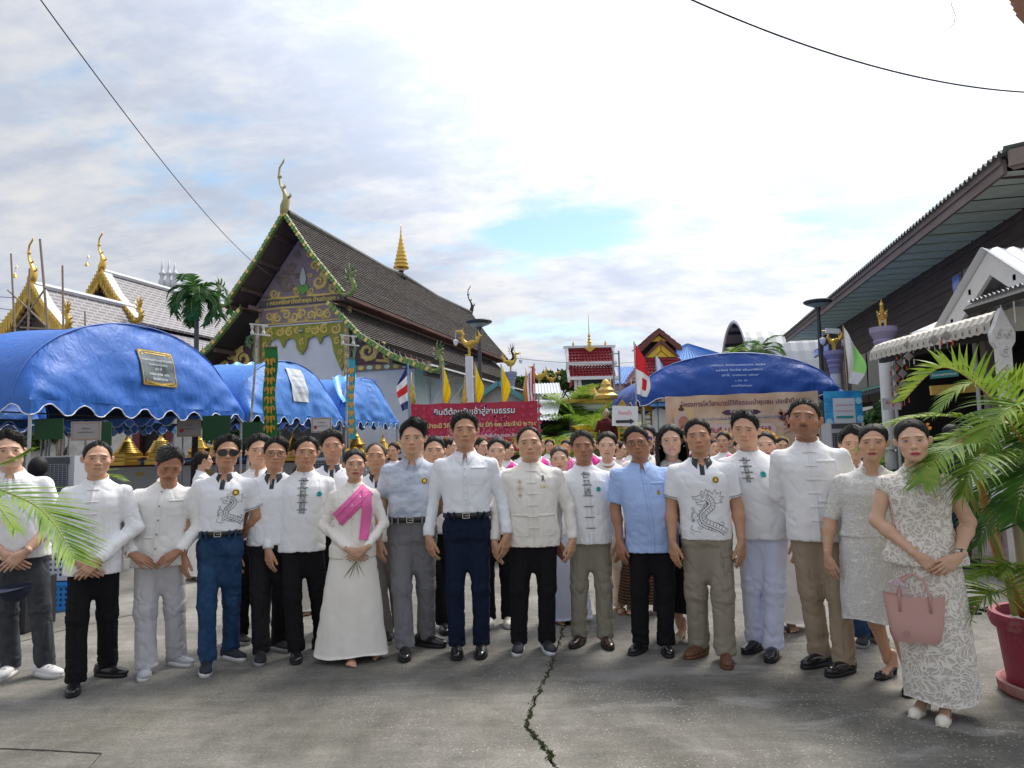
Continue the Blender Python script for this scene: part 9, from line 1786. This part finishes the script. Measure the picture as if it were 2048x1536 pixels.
lab=['smiling dancer in hot pink sash with yellow flower crown right of the cream jacket','dancer in a pink sash just left of the grey-haired man','dancer half hidden behind the cream-jacketed man','dancer turned sideways with orange flowers behind the grey-haired man','dancer behind the right shoulder of the cream jacket','dancer with yellow flowers between the serpent polo and the white-trousered man','dancer whose face shows just right of the serpent-polo man','dancer behind the collar of the white-trousered man','dancer behind the serpent-polo man','dancer behind the woman in the long cream skirt','dancer behind the moustached man','distant dancer under the peach banner','dancer with orange flowers between the tall man and the smiling young woman','dancer behind the shoulder of the tall man','dancer seen in profile right of the smiling young woman','dancer in profile left of the tall man','dancer in profile behind the light blue shirt','dancer behind the woman with centre-drawn hair','distant dancer beneath the toilet sign','dancer behind the long-haired woman','dancer with a flower crown left of the patterned polo shirt','dancer between the patterned polo and the tall man','distant dancer in front of the crimson banner, left','distant dancer in front of the crimson banner, right','distant dancer beneath the date on the peach banner','distant dancer right of the moustached man']
used=set()
for i,(px,Y,k)in enumerate(spots):
 o=protos[k]if k not in used else copy_tree(protos[k]);used.add(k);p=at(px,900,Y);s_=.96+.08*rnd.random();o.location=(p.x,Y,0);o.scale=(s_,)*3;o.rotation_euler=(0,0,rnd.uniform(-.4,.4));o['label']=lab[i];o['group']='white-clad dancers with pink sashes'
pr=simple(dict(label='woman with an orange flower garland in her bun turned away, left of the sunglasses man',yaw=R(120),head=dict(fem=1,skin=SK5,hair='bun',vol=.016),arms=['down','down'],shirt=dict(mat=CW,collar='round',hem=.84),lower=dict(kind='skirt',mat=CREAM,hemz=.06,hemr=(.24,.17)),shoes=dict(kind='bare'),extras=[('flowers',8,ORA)],seed=90),at(405,930,8.5).x,8.5,1.52)
pr=simple(dict(label='child whose face peeks between the spectacled man and the inked jacket',head=dict(fem=1,skin=SK4,hair='bun',vol=.016,smile=1,lips=(.5,.1,.1)),arms=['down','down'],shirt=dict(mat=PINK,collar='round',hem=.84),lower=dict(kind='skirt',mat=CREAM,hemz=.06),shoes=dict(kind='bare'),seed=91),at(600,940,6.6).x,6.6,1.36)
pr=simple(dict(label='person in navy track trousers with a red side stripe behind the palm',yaw=R(30),head=dict(skin=SK2,hair='short',vol=.02),arms=['down','down'],shirt=dict(mat=cloth('navy top',(.02,.025,.05)),collar='round',hem=.84),lower=dict(kind='trousers',mat=cloth('track cloth',(.012,.016,.04)),w=1.15),shoes=dict(kind='sneaker',mat=SH_BKN,smat=SOLB,lmat=SH_BKN),seed=92),at(1915,1000,8.2).x,8.2,1.62)
q=MB();pr.strip(q,[(.13,.92),(.15,.7),(.16,.45),(.155,.1)],.045,.006,0,pr.legs_t);pr.addmb('red_stripe',q,[mat('red stripe',(.5,.02,.03))]);
pr=simple(dict(label='person in pale pink trousers and brown shoes behind the palm stems',yaw=R(-10),head=dict(skin=SK5,hair='short',vol=.02),arms=['down','down'],shirt=dict(mat=CW,collar='mandarin',hem=.84),lower=dict(kind='trousers',mat=cloth('pale pink cloth',(.52,.42,.42)),w=1.1),shoes=dict(kind='loafer',mat=SH_WOV,smat=SOLB),seed=93),at(1992,1000,8.0).x,8.0,1.6)
for(px,Y,h,l)in((1940,10.5,1.64,'bystander in a white shirt deep behind the palm fronds, left'),(2020,10,1.6,'bystander in a white shirt deep behind the palm fronds, right')):simple(dict(label=l,head=dict(skin=SK2,hair='short',vol=.02),arms=['down','down'],shirt=dict(mat=CW,collar='round',hem=.84),lower=dict(kind='trousers',mat=BLK),shoes=dict(kind='loafer',mat=SH_BLK),res=.45,seed=px),at(px,1000,Y).x,Y,h)
# robed statue
pr=simple(dict(label='statue of a robed monk standing on a plinth in the background',head=dict(skin=(.55,.38,.26),hair='short',bald=1,rot=(0,0,0)),arms=['fiddle','down'],sleeve='long',shirt=dict(mat=cloth('maroon robe',(.10,.018,.02)),collar=None,hem=.9,sw=1.1),lower=dict(kind='skirt',mat=cloth('maroon robe',(.10,.018,.02)),hemz=.08,hemr=(.2,.15)),shoes=dict(kind='bare'),res=.62,seed=95),at(1213,860,19).x,19,1.72)
pr.root.name='monk_statue';pr.root['category']='statue';pr.root.location.z=at(1213,816,19).z-1.72
mb=MB();mb.xf=Matrix.Translation((pr.root.location.x,19,0));z=pr.root.location.z;mb.lathe([(.5,0),(.5,.1),(.42,.12),(.42,z-.1),(.5,z-.08),(.5,z)],4);tag(mb.build('plinth',[WHT]),'square white plinth under the monk statue','plinth')
# seated figure in black under the left tent
def seated():
 p=at(75,936,8.4);T=empty('person','seated figure in black with dark hair under the left tent','person',(p.x,8.4,0));z=p.z;fd=Field((-.4,-.7,-.02),(.4,.35,z+.12),.02);fd.add(ell_((0,-.02,z),(.085,.10,.115)));fd.add(cap_((0,.0,z-.1),(0,.02,z-.2),.055,.06),.03);fd.add(cap_((0,.02,z-.36),(0,.05,z-.66),.17,.16),.04)
 for s_ in(-1,1):fd.add(cap_((s_*.17,.02,z-.28),(s_*.24,-.02,z-.52),.06,.05),.05);fd.add(cap_((s_*.24,-.02,z-.52),(s_*.12,-.3,z-.60),.05,.035),.03);fd.add(cap_((s_*.1,.05,z-.72),(s_*.13,-.42,z-.70),.085,.07),.04);fd.add(cap_((s_*.13,-.42,z-.70),(s_*.13,-.42,.08),.065,.05),.03);fd.add(ell_((s_*.13,-.5,.05),(.05,.12,.05)),.02)
 V,F=fd.mesh();mkobj('body',mkmesh('body',V,F,[cloth('black shirt',(.012,.012,.016))],True),T);fd=Field((-.15,-.2,z-.12),(.15,.2,z+.16),.014);fd.add(ell_((0,.015,z+.02),(.098,.112,.12)));fd.add(ell_((0,-.12,z-.04),(.07,.06,.09)),.02,sub=True);V,F=fd.mesh();mkobj('hair',mkmesh('hair',V,F,[M_HAIR],True),T)
 S=empty('stool','dark plastic stool under the seated figure in black','stool',(p.x,8.47,0));h=z-.80;mb=MB();mb.box((0,0,h-.02),(.36,.36,.04));mb.build('seat',[mat('navy plastic',(.02,.03,.1))],S)
 for x in(-.15,.15):
  for y in(-.15,.15):mb=MB();mb.box((x,y,(h-.04)/2),(.035,.035,h-.04));mb.build('leg',[mat('navy plastic',(.02,.03,.1))],S)
seated()
